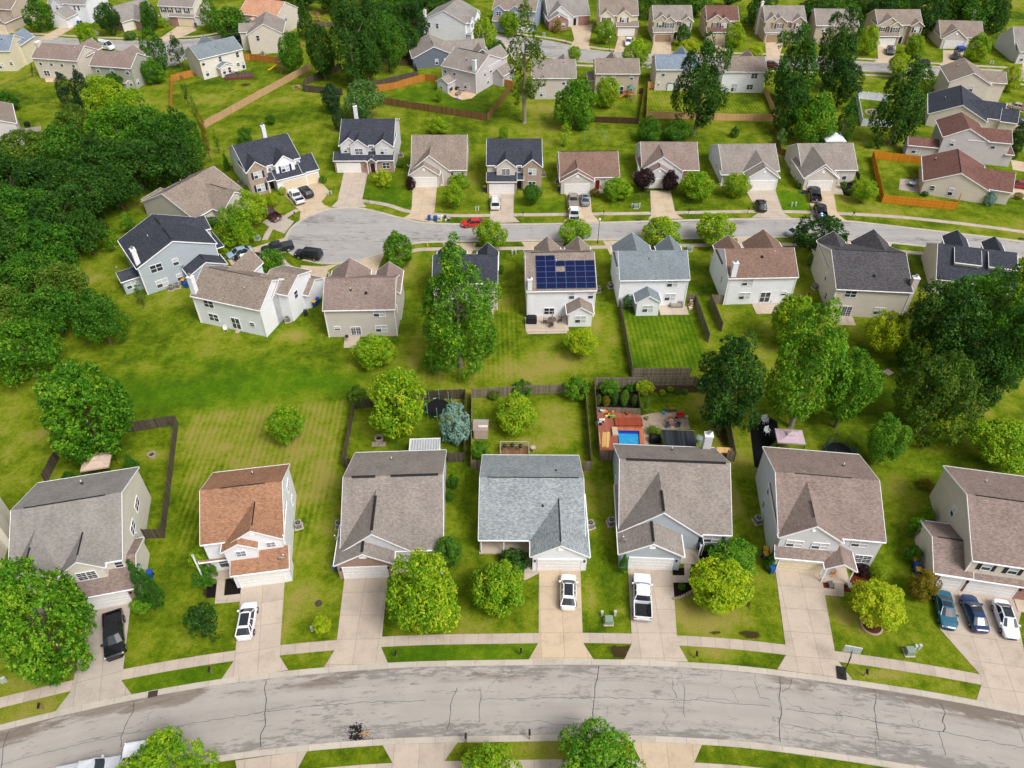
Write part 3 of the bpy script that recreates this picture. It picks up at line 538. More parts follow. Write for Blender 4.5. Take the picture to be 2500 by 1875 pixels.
h = front1('single-storey house with a rose-taupe roof behind two dark purple trees', 27, 147.8, 'ltgrey', 'rose', 11.9, 12.4, 3.4, (-.5, 8.5, .4, 3.1), (.2, 6.2, 2.6, 1.9), -.8, gx=3.2)
h.win('S', .25, 10.2, 1.6, 2.0, 1.3, 2, 'b', 'm').w.box(8.6, 11.7, .1, .26, 0, 2.8, BRR, 'N'); h.door('S', .26, 7.6, 'm').post(8.4, -.2).ridge(4, .2, 4, 3, 6.05, .2).ridge(3.2, -2.4, 3.2, -.9, 4.8, .2).done()
h = front1('single-storey house with a stained taupe roof and columned porch, black hatchback below', 43.6, 147.2, 'ltgrey', 'taupe', 12, 12.6, 3.1, (4.2, 11.2, .5, 2.4), (4.3, 11.2, 3.1, 2.4), 1.0)
for x in (.1, 2, 4): h.post(x, -.6)
h.slab(-.2, 4.4, -1, .3).lean(-.5, 4.5, -1.1, 0.3, 2.7, 2.95, walls='').win('S', .28, 2.4, 1.5, 1.3, 1.2, 2, 'd').win('W', .16, 5, 1.6, .5, 1.2, 1, 'd').done()
h = front1('greige single-storey house with a dark-sided steep gable and two black pickups in line', 60.2, 147.6, 'greige', 'taupe', 11.7, 11.6, 3.3, (-.6, 6.7, 3.4, 3.0), (-.55, 6.65, 3.55, 2.55), .8)
h.win('S', .28, 9.4, 1.45, .9, 1.7, 1, 'b').door('S', .28, 7.4, 'k').win('W', .16, 7, 1.5, .5, 1.3, 1, 'd').win('W', .16, 4, 1.5, .5, 1.3, 1, 'd').done()
# ---------------------------------------------------------------- right-hand group
h = House('greige single-storey house with a red-brown roof beside the orange fence', 83.5, 142.9, -20.5, 'beige', 'red')
h.blk(0, 12.2, 0, 12, 2.9, 2.75, 'y').blk(7, 16.5, .9, 9, 2.85, 2.4, 'x').ridge(6.1, .6, 6.1, 11.5, 5.69, .16)
h.win('S', .16, 2.1, 1.6, .85, .95, 1, 'd').win('S', .16, 5.6, 1.4, .85, 1.5, 1, 'b').chim(-.1, 3, 0, 1.0, .01, .01, False).pipe(2.2, 8.8, 4.1).done()
h = House('lilac-grey two-storey house with a red-brown roof and a low annexe', 93.1, 158.4, -13.6, 'lilac', 'red')
h.blk(0, 9.2, 0, 9.2, 5.4, 2.3, 'y').blk(5, 14, .2, 7.4, 5.2, 1.5, 'x').lean(13.5, 15.3, .2, 6, 2.8, 3.4, walls='SE').blk(-6.2, .5, .4, 4.6, 2.7, 1.1, 'x').win('S', .68, -4.1, 1.5, 1.7, 1.2, 2, 'b').win('S', .16, 2.3, 4.1, .85, 1.2, 1, 'b').win('S', .48, 10.6, 4.2, .85, 1.2, 1, 'b').turb(2.5, 5, 6.5).done()
h = House('beige house with a large midnight-blue roof between the red and tan roofs', 98.4, 177.0, -22, 'beige', 'navy')
h.blk(0, 12.8, 0, 13.5, 2.9, 3.0, 'y').blk(7, 16.2, 2.4, 10.5, 2.9, 2.5, 'x').blk(15.5, 19.2, 1.8, 8.5, 2.8, 1.9, 'x').win('S', .16, 4.5, 1.2, .8, 1.4, 1, 'd').pipe(3.2, 7, 4.6).ridge(6.4, .6, 6.4, 13, 5.94, .14).done()
h = House('beige two-storey house with a weathered tan roof by the yellow street tree', 108.2, 190.6, -11.7, 'beige', 'tan')
h.blk(0, 9.9, 0, 11, 5.4, 2.5, 'y').blk(5, 14, 2.2, 9.4, 5.2, 1.6, 'x').win('S', .16, 5.6, 4.0, .9, 1.4, 1, 'b').pipe(3, 7.4, 7).done()
# ---------------------------------------------------------------- backs behind the fenced gardens
def back2(label, x, y, wall, roof, W, D, rise, ang=0, gx=None):
    h = House(label, x, y, ang, wall, roof); h.blk(0, W, 0, D, 5.4, rise)
    for g in (gx or ()): h.blk(g[0], g[1], D * .5, D + g[2], 5.3, g[3], 'y')
    h.lean(.3, W - .3, D - .3, D + 2, 2.75, 3.5, 'N', walls='NEW'); return h
h = back2('greige two-storey house half behind the tall thin tree', 4.9, 193.0, 'greige', 'taupe', 11.2, 10.5, 2.9, 0, [(6, 11, 1.5, 2.2)])
h.win('S', .28, 2.9, 1.4, 1.4, 1.3, 2, 'b').win('S', .28, 8.5, 4.3, 1.6, 1.2, 2, 'b').pipe(4.9, 3.4, 7.2).turb(8, 4.4, 7.7); ga(h, 3.8); h.done()
h = back2('tan two-storey house with the wooden playset in its back yard', 21.1, 196.1, 'tan', 'tan', 11.3, 9.5, 2.3, -.8, [(3, 7, 1.5, 2)])
for u in (2, 4.7, 9.3): h.win('S', .28, u, 4.4, .75, 1.1, 1, 'b')
h.win('S', .28, 7, 1.1, .9, 2, 1, 'd').win('S', .28, 9.3, 1.6, .8, 1, 1, 'b').pipe(1.7, 3.2, 7).lean(-1.6, .3, 3, 8, 2.6, 3.2, walls='SW').done()
h = back2('grey two-storey house with a pale blue-grey roof and a white back-door shed box', 36.9, 199.0, 'greige', 'blue', 11.2, 9.5, 2.3, -.8, [(5.5, 10.5, 2, 2.3)])
h.win('S', .28, 2, 4.3, .8, 1.3, 1, 'b').win('S', .28, 1.1, 1.7, .5, .8, 1, 'b').win('S', .28, 4.9, 1.7, .8, .8, 1, 'b').win('S', .28, 8.5, 4.3, .8, 1.3, 1, 'b').done()
h = back2('white two-storey house with a dark-stained tan roof right of the great oak', 53.7, 197.5, 'white', 'tan', 11.2, 9.5, 2.3, -1, [(1, 5, 1.6, 2.1), (6, 10.5, 1.6, 2.1)])
h.win('S', .28, 8.2, 4.3, 1.5, 1.2, 2, 'd').win('S', .28, 3.6, 1.3, 1.4, 1.9, 2, 'b').win('S', .28, 7.6, 1.5, 1.5, 1.2, 2, 'd').pipe(4.4, 3.5, 7.1).done()
h = House('lilac-grey two-storey house with a sunroom, patio and low side garage', -18.4, 202.0, -31.5, 'lilac', 'taupe')
h.blk(0, 10.8, 0, 12.9, 5.4, 2.8).blk(5.5, 10.6, 6, 16, 5.3, 2.4, 'y').blk(10.2, 14, 8, 14, 2.8, 1.7, 'y').blk(.6, 4.4, -3.4, .6, 2.6, 1.25, 'y').win('S', -3.24, 2.5, 1.4, 1.5, 1.3, 2, 'b').win('S', .28, 1.1, 4.3, .8, 1.3, 1, 'b').win('S', .28, 4, 4.2, .8, 1.3, 1, 'b').win('S', .28, 7.7, 1.5, 1.6, 1.3, 2, 'b').win('E', 4.12, -1.6, 1.2, 1.1, 2, 1, 'b')
h.win('E', 10.64, 4.4, 4, .8, 1.3, 1, 'b').win('E', 10.64, 7.2, 4, .8, 1.3, 1, 'b').win('E', 10.64, 5.8, 1.6, .8, 1.3, 1, 'b').chim(9.9, .9, 4, 8.2, .9, .8).pipe(6.1, 3, 7.3).ridge(1.5, 6.45, 9.6, 6.45, 8.23, .3).corner(.18, .26).corner(10.6, .26).done()
h = House('slate-blue single-storey house with a taupe roof under the wood', -27.3, 214.7, 12, 'slate', 'taupe')
h.blk(0, 12.2, 0, 11, 2.9, 2.7, 'y').blk(6.5, 21, 2.6, 9, 2.85, 2.2, 'x').blk(17, 21.5, -1, 6, 2.8, 1.6, 'y').win('S', .16, 6.7, 1.5, .8, 1.4, 1, 'b').win('S', .16, 9.2, 1.5, .8, 1.4, 1, 'b').chim(.1, 7.6, 0, 5.6, .7, .8, True, SD['slate']).ridge(6.1, 1.5, 6.1, 5, 5.65, .25).done()
h = House('pale blue-white tall house with two chimneys at the wood\'s edge', -26.5, 239.1, -16, 'white', 'grey')
h.blk(0, 13.6, 0, 13, 5.8, 3.1, 'y').blk(9, 14.6, 1.2, 5, 5.6, 1.3, 'x', walls='NSEW').blk(9, 14.6, 5.8, 11, 5.6, 1.8, 'x').lean(13.4, 14.9, .6, 11, 2.8, 3.5, walls='SE').win('S', .16, 2.1, 4.5, .7, 1.3, 1, 'd').win('S', .16, 4.6, 4.4, .7, 1.3, 1, 'd').win('E', 14.44, 3.1, 4.5, 1.4, 1.2, 2, 'd').win('E', 14.44, 8.4, 4.5, 1.4, 1.2, 2, 'd').chim(.3, 1.6, 0, 8, .8, .8).chim(6.8, 12.5, 5, 9.8, .7, .7).blk(-2.6, .3, 2, 7, 2.8, 1, 'x').win('S', 2.28, -1.4, 1.6, 1.2, 1.2, 2, 'd').done()
# ---------------------------------------------------------------- far street, fronts
h = House('blue two-storey house with a tan roof at the far street bend', -6.0, 250.4, -12, 'blue', 'tan')
h.blk(0, 13.5, 0, 11, 5.6, 3.0).blk(0, 4, -.5, 5, 5.5, 1.5, 'y').blk(5, 9.2, -.5, 5, 5.5, 1.6, 'y').lean(.3, 13, -2.2, .2, 2.9, 3.9, walls='SE').win('S', -.34, 2, 4.5, 1.4, 1.2, 2, 'd').win('S', -.34, 7.1, 4.5, 1.4, 1.2, 2, 'b').win('W', .16, 6, 4.4, .4, 1.1, 1, 'b').win('W', .16, 3.5, 2, .4, 1, 1, 'b').gar(10, -1.96).done()
h = House('grey-roofed single-storey brick house at the end of the far street', 11.3, 250.5, 9, 'ltgrey', 'grey')
h.blk(0, 13.4, 1, 13, 2.9, 4.2).blk(-.4, 8, .2, 7, 2.9, 3.4, 'y', walls='SW').blk(-.6, 6, -2.6, 3, 2.9, 1.9, 'y', {'S': BRR}, wm=BRR).win('S', -2.42, 1.6, 1.4, 1, 1.2, 1, 'b').win('S', -2.42, 4.2, 1.4, 1, 1.2, 1, 'b').door('S', 1.26, 8.6, 'k').win('S', 1.26, 11.2, 1.6, 1.5, 1.2, 2, 'b').w.box(9.8, 13.2, 1.1, 1.26, 0, 2.9, BRR, 'N'); h.gv(2.7, -2.42, 4, .5, .5).done()
h = front2('pale two-storey house with a brown roof and a blue-backed pickup on its drive', 26.4, 244.6, 'paleyel', 'tan', 11.7, 11, (-.1, 4.2, .5, 1.6), (5, 9.8, .5, 1.7), 'k', lo=(5, 11.7)); h.done()
h = front2('tan two-storey house with teal shutters and a brown double garage door', 41.8, 239.4, 'tan', 'taupe', 11.7, 10.5, (3, 6.6, .6, 1.4), (8, 11.8, .6, 1.4), 't', gc='b', lo=(0, 6.2), low=SD['tan']); h.blk(-.1, 5, -.3, 5, 5.3, 1.9, 'y').win('S', -.145, 2.1, 4.25, 1, 1.2, 1, 'b', 't').win('S', .28, 7.3, 4.4, .5, .7, 1, 'd').door('S', .26, 7, 'k').done()
h = front2('small tan two-storey house with a dark red roof', 57.6, 239.4, 'tan', 'red', 9.6, 10, (-.1, 5.6, .4, 1.9), (3.3, 6.9, .8, 1.3), 'm', gc='c', lo=(0, 6.4), low=SD['tan']); h.win('S', .28, 8.2, 4.3, 1, 1, 1, 'd').done()
h = front2('tan-brick two-storey house with a brown garage door, left of the leafy giants', 74.7, 238.9, 'tan', 'taupe', 12.2, 11, (2, 6.4, .7, 1.6), (7.6, 12.2, .7, 1.6), 'm', gc='b', f2={0: BRT, 1: BRT}, lo=(0, 12.2), low=BRT); h.blk(-.1, 4.4, -.35, 5, 5.3, 1.9, 'y').chim(-.1, 6, 0, 9.2, .7, .9).done()
h = back2('taupe-roofed two-storey house screened by a tall leafy tree', 88.6, 235.0, 'tan', 'taupe', 12.4, 11, 3.1, -2); h.win('S', .28, 2.6, 4.2, 1.4, 1.1, 2, 'b').done()
h = front2('tan two-storey house with a brick bay, grey pickup on its drive', 106.7, 235.5, 'tan', 'tan', 13.2, 10, (3.2, 7, .9, 1.2), (9.4, 13.3, .9, 1.3), 'k', f2={1: BRT}, lo=(0, 6.6), low=BRT); h.blk(-.2, 7, -.4, 5, 5.3, 2.3, 'y').win('S', -.245, 1.7, 4.25, 1.2, 1.1, 2, 'd', 'k').door('S', .26, 8, 'k').win('S', .28, 8.3, 4.4, .6, .7, 1, 'd').done()
h = front1('greige single-storey house with a wide garage gable and grey garden box', 124.9, 233.0, 'greige', 'tan', 12.2, 10.5, 3.1, None, (-.1, 7.2, 1.6, 2.5), -5); h.blk(-.1, 7.2, -.2, 5.5, 2.9, 2.5, 'y', walls='W').door('S', .28, 8, 'w').chim(11, 9, 3, 7.5, .8, .8).done()
h = House('pale grey house with a tall bay window, cut by the right edge', 137.5, 219.5, -4, 'ltgrey', 'grey')
h.blk(3, 17, 1.5, 14, 3.0, 4.5).blk(3.3, 7, -.4, 6, 3.3, 1.2, 'x').win('S', -.12, 5.2, 1.5, 1.8, 1.5, 2, 'b').win('S', -.12, 5.2, 2.9, 1.4, .5, 2, 'd').win('S', 1.78, 8.2, 1.6, 1.2, 1.5, 2, 'b').door('S', 1.78, 10, 'w').post(11.6, -.2).slab(7, 12, -.6, 1.8).done()
# ---------------------------------------------------------------- upper left group
h = House('cream two-storey house with a grey-green roof, canopied door and rear deck', -82.4, 206.4, 41.8, 'cream', 'teal')
h.blk(0, 12.6, 0, 9, 5.4, 2.3).blk(4.5, 9.5, 4, 11.5, 5.3, 2.2, 'y').win('S', .28, 5.8, 4.2, .8, 1.3, 1, 'd').win('S', .28, 10.8, 4.2, .8, 1.3, 1, 'd').win('S', .28, 1.0, 4.2, .8, 1.3, 1, 'b').win('S', .28, 1.4, 1.5, .8, 1.5, 1, 'b').blk(4.2, 8.4, -1.6, .6, 2.6, .9, 'y').win('S', -1.44, 5.4, 1.5, .8, 1.4, 1, 'b').win('S', -1.44, 7.0, 1.5, .8, 1.4, 1, 'd').win('S', .28, 10.4, 1.7, .8, .8, 1, 'd').win('S', .28, 11.8, 1.3, .8, 2, 1, 'b').turb(6.2, 2.6, 6.6).done()
h = House('pinkish-beige two-storey house with a taupe roof and side wing', -75.2, 226.6, 9, 'beige', 'taupe')
h.blk(0, 10.2, 0, 12, 5.3, 2.8, 'y').blk(-2.4, 3, 3.5, 9.5, 5.1, 1.6, 'x').win('S', .16, 3.0, 4.3, .85, 1.4, 1, 'd').done()
h = House('house with a pale orange roof and pinkish walls on the top edge', -83, 247, -22, 'beige', 'pale')
h.blk(0, 13.5, 0, 12, 5.3, 3.2).blk(3, 8, -1.6, 5, 3.2, 1.8, 'y').win('E', 13.34, 5, 4, .9, 1.3, 1, 'b').done()
h = House('cream-over-red-brick two-storey house with four shuttered upper windows', -109.9, 254.3, -9, 'cream', 'taupe')
h.blk(0, 11.6, 0, 11, 5.5, 3).lean(3.2, 11.6, -.9, .3, 2.8, 3.3, faces={'S': BRR}).blk(11.3, 14.5, .6, 6, 2.8, 1.6, 'x')
for u in (1.5, 3.7, 6.4, 9.2): h.win('S', .28, u, 4.3, .8, 1.3, 1, 'b', 'k')
h.win('S', .28, 1.8, 1.4, 1.6, 1.3, 2, 'b').gar(8.6, -.66, c='c').door('S', .26, 4.4, 'm').done()
h = House('low brick and cream house with a grey hipped roof among round trees', -126, 252, -38, BRW, 'grey')
h.blk(0, 9, 0, 12, 2.9, 3.6, 'y', {'E': SD['cream']}).blk(4, 12, 4, 11, 2.9, 3, 'x').win('S', .16, 3.4, 1.5, 1.1, 1.3, 2, 'b').chim(3, 12, 2, 6.5, 1.3, 1.1).done()
h = House('white two-storey house with a front garage gable and dark shutters', -145.5, 257.4, -10, 'white', 'grey')
h.blk(0, 13, 0, 12, 5.5, 3.2).blk(1, 5.5, -.6, 5, 5.4, 2, 'y').blk(3.2, 9.2, -5.5, 2, 2.8, 2.2, 'y').gar(6.2, -5.3).win('S', .28, .8, 4.3, 1.2, 1.2, 2, 'g', 'k').win('S', .28, 1.3, 1.5, 1.2, 1.3, 2, 'g', 'k').win('S', -.44, 3.3, 4.4, .8, 1.2, 1, 'b').win('S', .28, 8.8, 4.3, .7, 1.3, 1, 'd').win('S', .28, 10.2, 4.3, .7, 1.3, 1, 'd').gv(6.2, -5.32, 4.2).win('E', 12.84, 3, 1.6, .7, 1.5, 1, 'd').done()
h = House('tan two-storey house in the top left corner with a front garage wing', -167, 253, -12, 'tan', 'tan')
h.blk(0, 14, 0, 12, 5.5, 3).blk(9, 14.2, -4.5, 3, 2.9, 2, 'y', {'S': BRT}).gar(11.6, -4.3, 4, c='c').lean(1, 9, -2, .2, 2.8, 3.6, walls='').post(1.2, -1.8).post(4, -1.8).post(7, -1.8).win('S', .28, 3, 4.2, 1, 1.2, 1, 'b', 'm').win('S', .28, 6, 4.2, 1, 1.2, 1, 'b', 'm').done()
h = House('pale yellow two-storey house with a slate roof on the left edge', -146.5, 213, 0, 'paleyel', 'blue')
h.blk(0, 11, 0, 10, 5.4, 2.7).blk(7, 11.6, 5, 13, 5.3, 2.2, 'y').win('S', .28, 9.9, 2, .8, .8, 1, 'd').win('S', .28, 7, 1.4, 1.4, 1.3, 2, 'b').turb(2, 3.6, 7.3).turb(5, 3.6, 7.3).turb(8, 3.6, 7.3).done()
h = House('beige two-storey house with a rose-brown roof and west chimney, backing the iron fence', -127.2, 207.8, -10.9, 'beige', 'rose')
h.blk(0, 13.4, 0, 9.5, 5.4, 2.4).blk(8.5, 13.5, 4, 11.5, 5.3, 2.3, 'y').chim(.3, 4, 3, 8.2, .9, 1.6, False, SD['beige'])
for u in (2, 5.2, 8.3, 11.7): h.win('S', .28, u, 4.2, .8, 1.3, 1, 'b')
h.win('S', .28, 2.8, 1.5, 1.6, 1.3, 2, 'd').win('S', .28, 5.8, 1.2, 1.2, 2, 1, 'd').done()
h = House('sage-grey two-storey house with a pinkish roof, boxed rear canopy and round shrubs', -109.5, 202.0, -10.6, 'sage', 'rose')
h.blk(0, 11.8, 0, 9, 5.4, 2.4).blk(4, 9.5, 4, 11, 5.3, 2.3, 'y')
for u in (2, 6, 10.3): h.win('S', .28, u, 4.3, .85, 1.3, 1, 'b')
h.win('S', .28, 10.3, 1.4, .8, 1.3, 1, 'b').win('E', 11.64, 1.4, 1.4, .8, 1.3, 1, 'b').lean(8.2, 9.8, -1.2, .3, 2.0, 2.3, walls='SEW').done()
h = House('mauve-beige house wall on the left edge beside a small deck', -121.5, 160.5, 30, 'lilac', 'tan')
h.blk(0, 12, 0, 13, 5.0, 2.6, 'y').win('E', 11.72, 3.4, 3.2, .9, 1.3, 1, 'b').done()
# ================================================================ ground, roads, pavements
def smooth_line(pts, n=6):
    """Catmull-Rom through the surveyed points"""
    P_ = [Vector((p[0], p[1])) for p in pts]; P_ = [P_[0] * 2 - P_[1]] + P_ + [P_[-1] * 2 - P_[-2]]; out = []
    for i in range(1, len(P_) - 2):
        a, b, c, d = P_[i - 1:i + 3]
        for k in range(n):
            t = k / n; out.append(.5 * ((2 * b) + (c - a) * t + (2 * a - 5 * b + 4 * c - d) * t * t + (3 * b - a - 3 * c + d) * t ** 3))
    return out + [P_[-2]]
def offs(line, d):
    out = []
    for i, p in enumerate(line):
        a = line[max(0, i - 1)]; b = line[min(len(line) - 1, i + 1)]; t = (b - a).normalized(); out.append(p + Vector((-t.y, t.x)) * d)
    return out
def strip(name, A, B, z, mat, th=.0, parent=None):
    """a ribbon between two lines; uv = (run along, width across)"""
    m = MB(); u = 0
    for i in range(len(A) - 1):
        du = (A[i + 1] - A[i]).length; wd = (A[i] - B[i]).length; w1 = (A[i + 1] - B[i + 1]).length
        m.poly([(B[i].x, B[i].y, z), (B[i + 1].x, B[i + 1].y, z), (A[i + 1].x, A[i + 1].y, z), (A[i].x, A[i].y, z)][::1 if ((B[i + 1] - B[i]).cross(A[i] - B[i])) > 0 else -1], mat,
               [(u, 0), (u + du, 0), (u + du, w1), (u, wd)][::1 if ((B[i + 1] - B[i]).cross(A[i] - B[i])) > 0 else -1])
        if th:
            for L in (A, B):
                m.poly([(L[i].x, L[i].y, z - th), (L[i + 1].x, L[i + 1].y, z - th), (L[i + 1].x, L[i + 1].y, z), (L[i].x, L[i].y, z)], mat, [(u, 0), (u + du, 0), (u + du, .1), (u, .1)])
        u += du
    return tag(m.build(name, parent), kind='structure' if parent is None else None)
def sheet(name, pts, z, mat, ang=None, org=None, th=.0, kind='structure'):
    """flat slab with any outline; joints run along ang from org"""
    pts = [Vector((p[0], p[1])) for p in pts]; org = Vector(org[:2]) if org is not None else pts[0]
    e = (pts[1] - pts[0]).normalized() if ang is None else Vector((math.cos(ang), math.sin(ang))); n = Vector((-e.y, e.x)); m = MB()
    for tri in geometry.tessellate_polygon([[Vector((p.x, p.y, 0)) for p in pts]]):
        t = [pts[i] for i in tri]
        if (t[1] - t[0]).cross(t[2] - t[0]) < 0: t.reverse()
        m.poly([(p.x, p.y, z) for p in t], mat, [((p - org).dot(e), (p - org).dot(n)) for p in t])
    if th:
        for i in range(len(pts)): a, b = pts[i], pts[(i + 1) % len(pts)]; m.poly([(a.x, a.y, z - th), (b.x, b.y, z - th), (b.x, b.y, z), (a.x, a.y, z)], mat)
    return tag(m.build(name), kind=kind)
# asphalt: pale, worn, with long weathered scabs, fine cracking and tyre-polished bands
def asphalt(name, col, amount):
    t = NT(name, .9, .15); uv = t.uv(); p = t.pos(); c = lin(col)
    n1 = t.noise(p, .35, 6, .6); base = t.ramp(n1, [(.3, mul(c, .93)), (.7, mul(c, 1.05))])
    band = t.noise(t.mapping(uv, (.03, .9, 1)), 1, 3, .5); base = t.mix(1, base, t.ramp(band, [(.35, (.93,)), (.6, (1.03,))]), 'MULTIPLY')
    fine = t.noise(p, 9, 4, .8); base = t.mix(1, base, t.ramp(fine, [(.3, (.93,)), (.7, (1.05,))]), 'MULTIPLY')
    sx = t.n('SeparateXYZ'); t.l(uv, sx.inputs[0])
    edge = t.math('ABSOLUTE', t.math('SUBTRACT', sx.outputs[1], 3.65))      # distance from the crown of the road
    ew = t.ramp(t.math('DIVIDE', edge, 4.0), [(.0, (.0,)), (.45, (.05,)), (.72, (.32,)), (.9, (.36,)), (1, (.2,))])
    mac = t.noise(t.mapping(uv, (.055, .2, 1)), 1, 3, .6)
    sc_ = t.noise(t.mapping(uv, (.33, 1.5, 1)), 1.4, 8, .78)
    m_ = t.math('ADD', sc_, t.math('ADD', t.math('MULTIPLY', ew, .38 * amount), t.math('MULTIPLY', t.math('SUBTRACT', mac, .5), .55)))
    k = t.ramp(m_, [(.59, (0,)), (.64, (.6,)), (.8, (.8,))]); base = t.mix(k, base, mul(c, .42))
    if amount == 1.0:
        hi = t.ramp(t.math('DIVIDE', sx.outputs[1], 7.3), [(.74, (0,)), (.84, (1,)), (1, (.8,))]); bn = t.ramp(t.math('ADD', t.noise(t.mapping(uv, (.09, .35, 1)), 1, 3, .6), t.math('MULTIPLY', sc_, .35)), [(.66, (0,)), (.74, (.75,))]); base = t.mix(t.math('MULTIPLY', hi, bn), base, lin('6f6257'))
    v = t.n('TexVoronoi', feature='DISTANCE_TO_EDGE'); v.inputs['Scale'].default_value = .28
    wr = t.n('Mix', data_type='VECTOR'); ns = t.n('TexNoise'); ns.inputs['Scale'].default_value = .9; ns.inputs['Detail'].default_value = 5; t.l(p, ns.inputs['Vector'])
    wr.inputs[0].default_value = .35; t.l(p, wr.inputs[4]); t.l(ns.outputs['Color'], wr.inputs[5]); va = t.n('VectorMath', operation='ADD'); t.l(p, va.inputs[0]); vm = t.n('VectorMath', operation='SCALE'); vm.inputs['Scale'].default_value = 1.6; t.l(ns.outputs['Color'], vm.inputs[0]); t.l(vm.outputs[0], va.inputs[1]); t.l(va.outputs[0], v.inputs['Vector'])
    cr = t.ramp(v.outputs['Distance'], [(0, (.75,)), (.006, (.5,)), (.012, (0,))]); reg = t.ramp(t.noise(p, .12, 3, .6), [(.5, (0,)), (.58, (1,))])
    base = t.mix(t.math('MULTIPLY', cr, reg), base, mul(c, .4))
    return t.out(base, fine, .15)
ASP = asphalt('worn_asphalt', 'a29c96', 1.0); ASP2 = asphalt('worn_asphalt_pale', 'a09d9b', .75)
GUT = concrete('gutter_concrete', 'b5aca0', 3.05, 50, .6); WALK = concrete('pavement_concrete', 'b3a598', 1.5, 50, .62); DRV = [concrete('driveway_concrete', 'b4a698', 2.44, 2.9), concrete('driveway_concrete_warm', 'bdaa92', 2.44, 2.9), concrete('driveway_concrete_grey', 'aca297', 2.44, 2.9)]
SEAL = plain('crack_sealant', '44474b', .6, .3, var=.25, scale=8)
# --- nearest street: a gentle arc
gt = [(-110, 14.5), (-80, 24.5), (-66, 29), (-50.4, 33.7), (-38.5, 36.8), (-26.7, 38.9), (-13, 40.2), (0.4, 40.55), (8.6, 40.6), (17, 40.35), (26.1, 39.6), (40.1, 37.5), (51.2, 35.2), (66, 31.6), (84, 26.4), (115, 15)]
G0 = smooth_line(gt, 8)
strip('road', offs(G0, -.64), offs(G0, -7.9), .004, ASP); strip('kerb', G0, offs(G0, -.65), .05, GUT, .05); strip('kerb', offs(G0, -7.89), offs(G0, -8.5), .05, GUT, .05)
strip('pavement', offs(G0, 3.05), offs(G0, 1.85), .03, WALK, .03); strip('pavement', offs(G0, -10.2), offs(G0, -11.4), .03, WALK, .03)
road_near = [o for o in C.objects if o.name == 'road'][0]
def crack(t, pts, w=.05, par=road_near, jit=.08):
    w *= .72
    P_ = [at(t, x, y) for x, y in pts]; q = []
    for a, b in zip(P_, P_[1:]):
        n = max(2, int((b - a).length / .45))
        for i in range(n): q.append(a.lerp(b, i / n) + Vector((random.uniform(-jit, jit), random.uniform(-jit, jit), 0)))
    q.append(P_[-1]); m = MB(); L = [Vector((p.x, p.y)) for p in q]; A, B = offs(L, w / 2), offs(L, -w / 2)
    for i in range(len(L) - 1):
        k = random.uniform(.55, 1.25); a0, b0 = L[i].lerp(A[i], k), L[i].lerp(B[i], k); k = 1; a1, b1 = L[i + 1].lerp(A[i + 1], k), L[i + 1].lerp(B[i + 1], k)
        m.poly([(b0.x, b0.y, .0085), (b1.x, b1.y, .0085), (a1.x, a1.y, .0085), (a0.x, a0.y, .0085)], SEAL)
    m.build('crack_seal', par)
for c_ in [(12, [(1135, 1095), (1120, 1190), (1060, 1310), (1025, 1400), (1020, 1480)], .1), (12, [(75, 1335), (40, 1440), (10, 1659)], .09), (12, [(1290, 1170), (1255, 1200), (1250, 1260)], .05), (12, [(0, 1632), (420, 1520), (1000, 1385), (1500, 1300), (2212, 1190)], .05),
           (13, [(102, 930), (92, 1000), (100, 1080), (92, 1290), (62, 1370), (55, 1480)], .12), (13, [(0, 1197), (450, 1142), (920, 1105), (1360, 1092), (1445, 1090)], .06), (13, [(1718, 980), (1688, 1050), (1660, 1130), (1650, 1280), (1625, 1340)], .09), (13, [(1903, 970), (1912, 1050), (1900, 1130), (1905, 1210), (1903, 1275)], .08), (13, [(1910, 1078), (2150, 1072), (2185, 1088)], .05),
           (14, [(770, 800), (750, 905), (732, 1030), (718, 1140), (711, 1278)], .12), (14, [(0, 1078), (300, 1068), (830, 1066), (1300, 1078), (1600, 1088), (2212, 1140)], .06), (14, [(1385, 925), (1390, 985), (1425, 1070)], .08), (14, [(1470, 950), (1497, 1010), (1480, 1110), (1482, 1180), (1497, 1230)], .07), (14, [(2080, 920), (2105, 1000), (2128, 1065), (2212, 1082)], .06), (14, [(1585, 1085), (1610, 1062), (1830, 1078), (1930, 1110)], .04), (14, [(0, 1275), (250, 1260), (430, 1300), (700, 1278), (880, 1275)], .05), (14, [(500, 870), (620, 905), (960, 895), (1130, 910), (1140, 930)], .035), (14, [(470, 1230), (620, 1250), (640, 1282), (710, 1278)], .05),
           (15, [(145, 885), (162, 960), (145, 1090), (170, 1160), (148, 1280), (155, 1440)], .12), (15, [(255, 900), (225, 985), (168, 1020)], .07), (15, [(942, 985), (960, 1060), (948, 1150), (958, 1260), (985, 1410)], .1), (15, [(1515, 1120), (1548, 1200), (1525, 1270), (1550, 1320), (1528, 1355)], .14), (15, [(1500, 1358), (1530, 1480), (1552, 1550)], .09), (15, [(200, 1160), (680, 1220), (1200, 1305), (1530, 1358), (2212, 1490)], .07), (15, [(150, 1285), (420, 1330), (760, 1380), (1000, 1418), (1240, 1468), (1440, 1470)], .06), (15, [(480, 1140), (590, 1165), (680, 1218)], .05), (15, [(955, 1420), (970, 1560)], .07), (15, [(830, 1520), (970, 1538)], .06), (15, [(2100, 1200), (2170, 1330), (2205, 1440)], .07)]:
    crack(*c_)
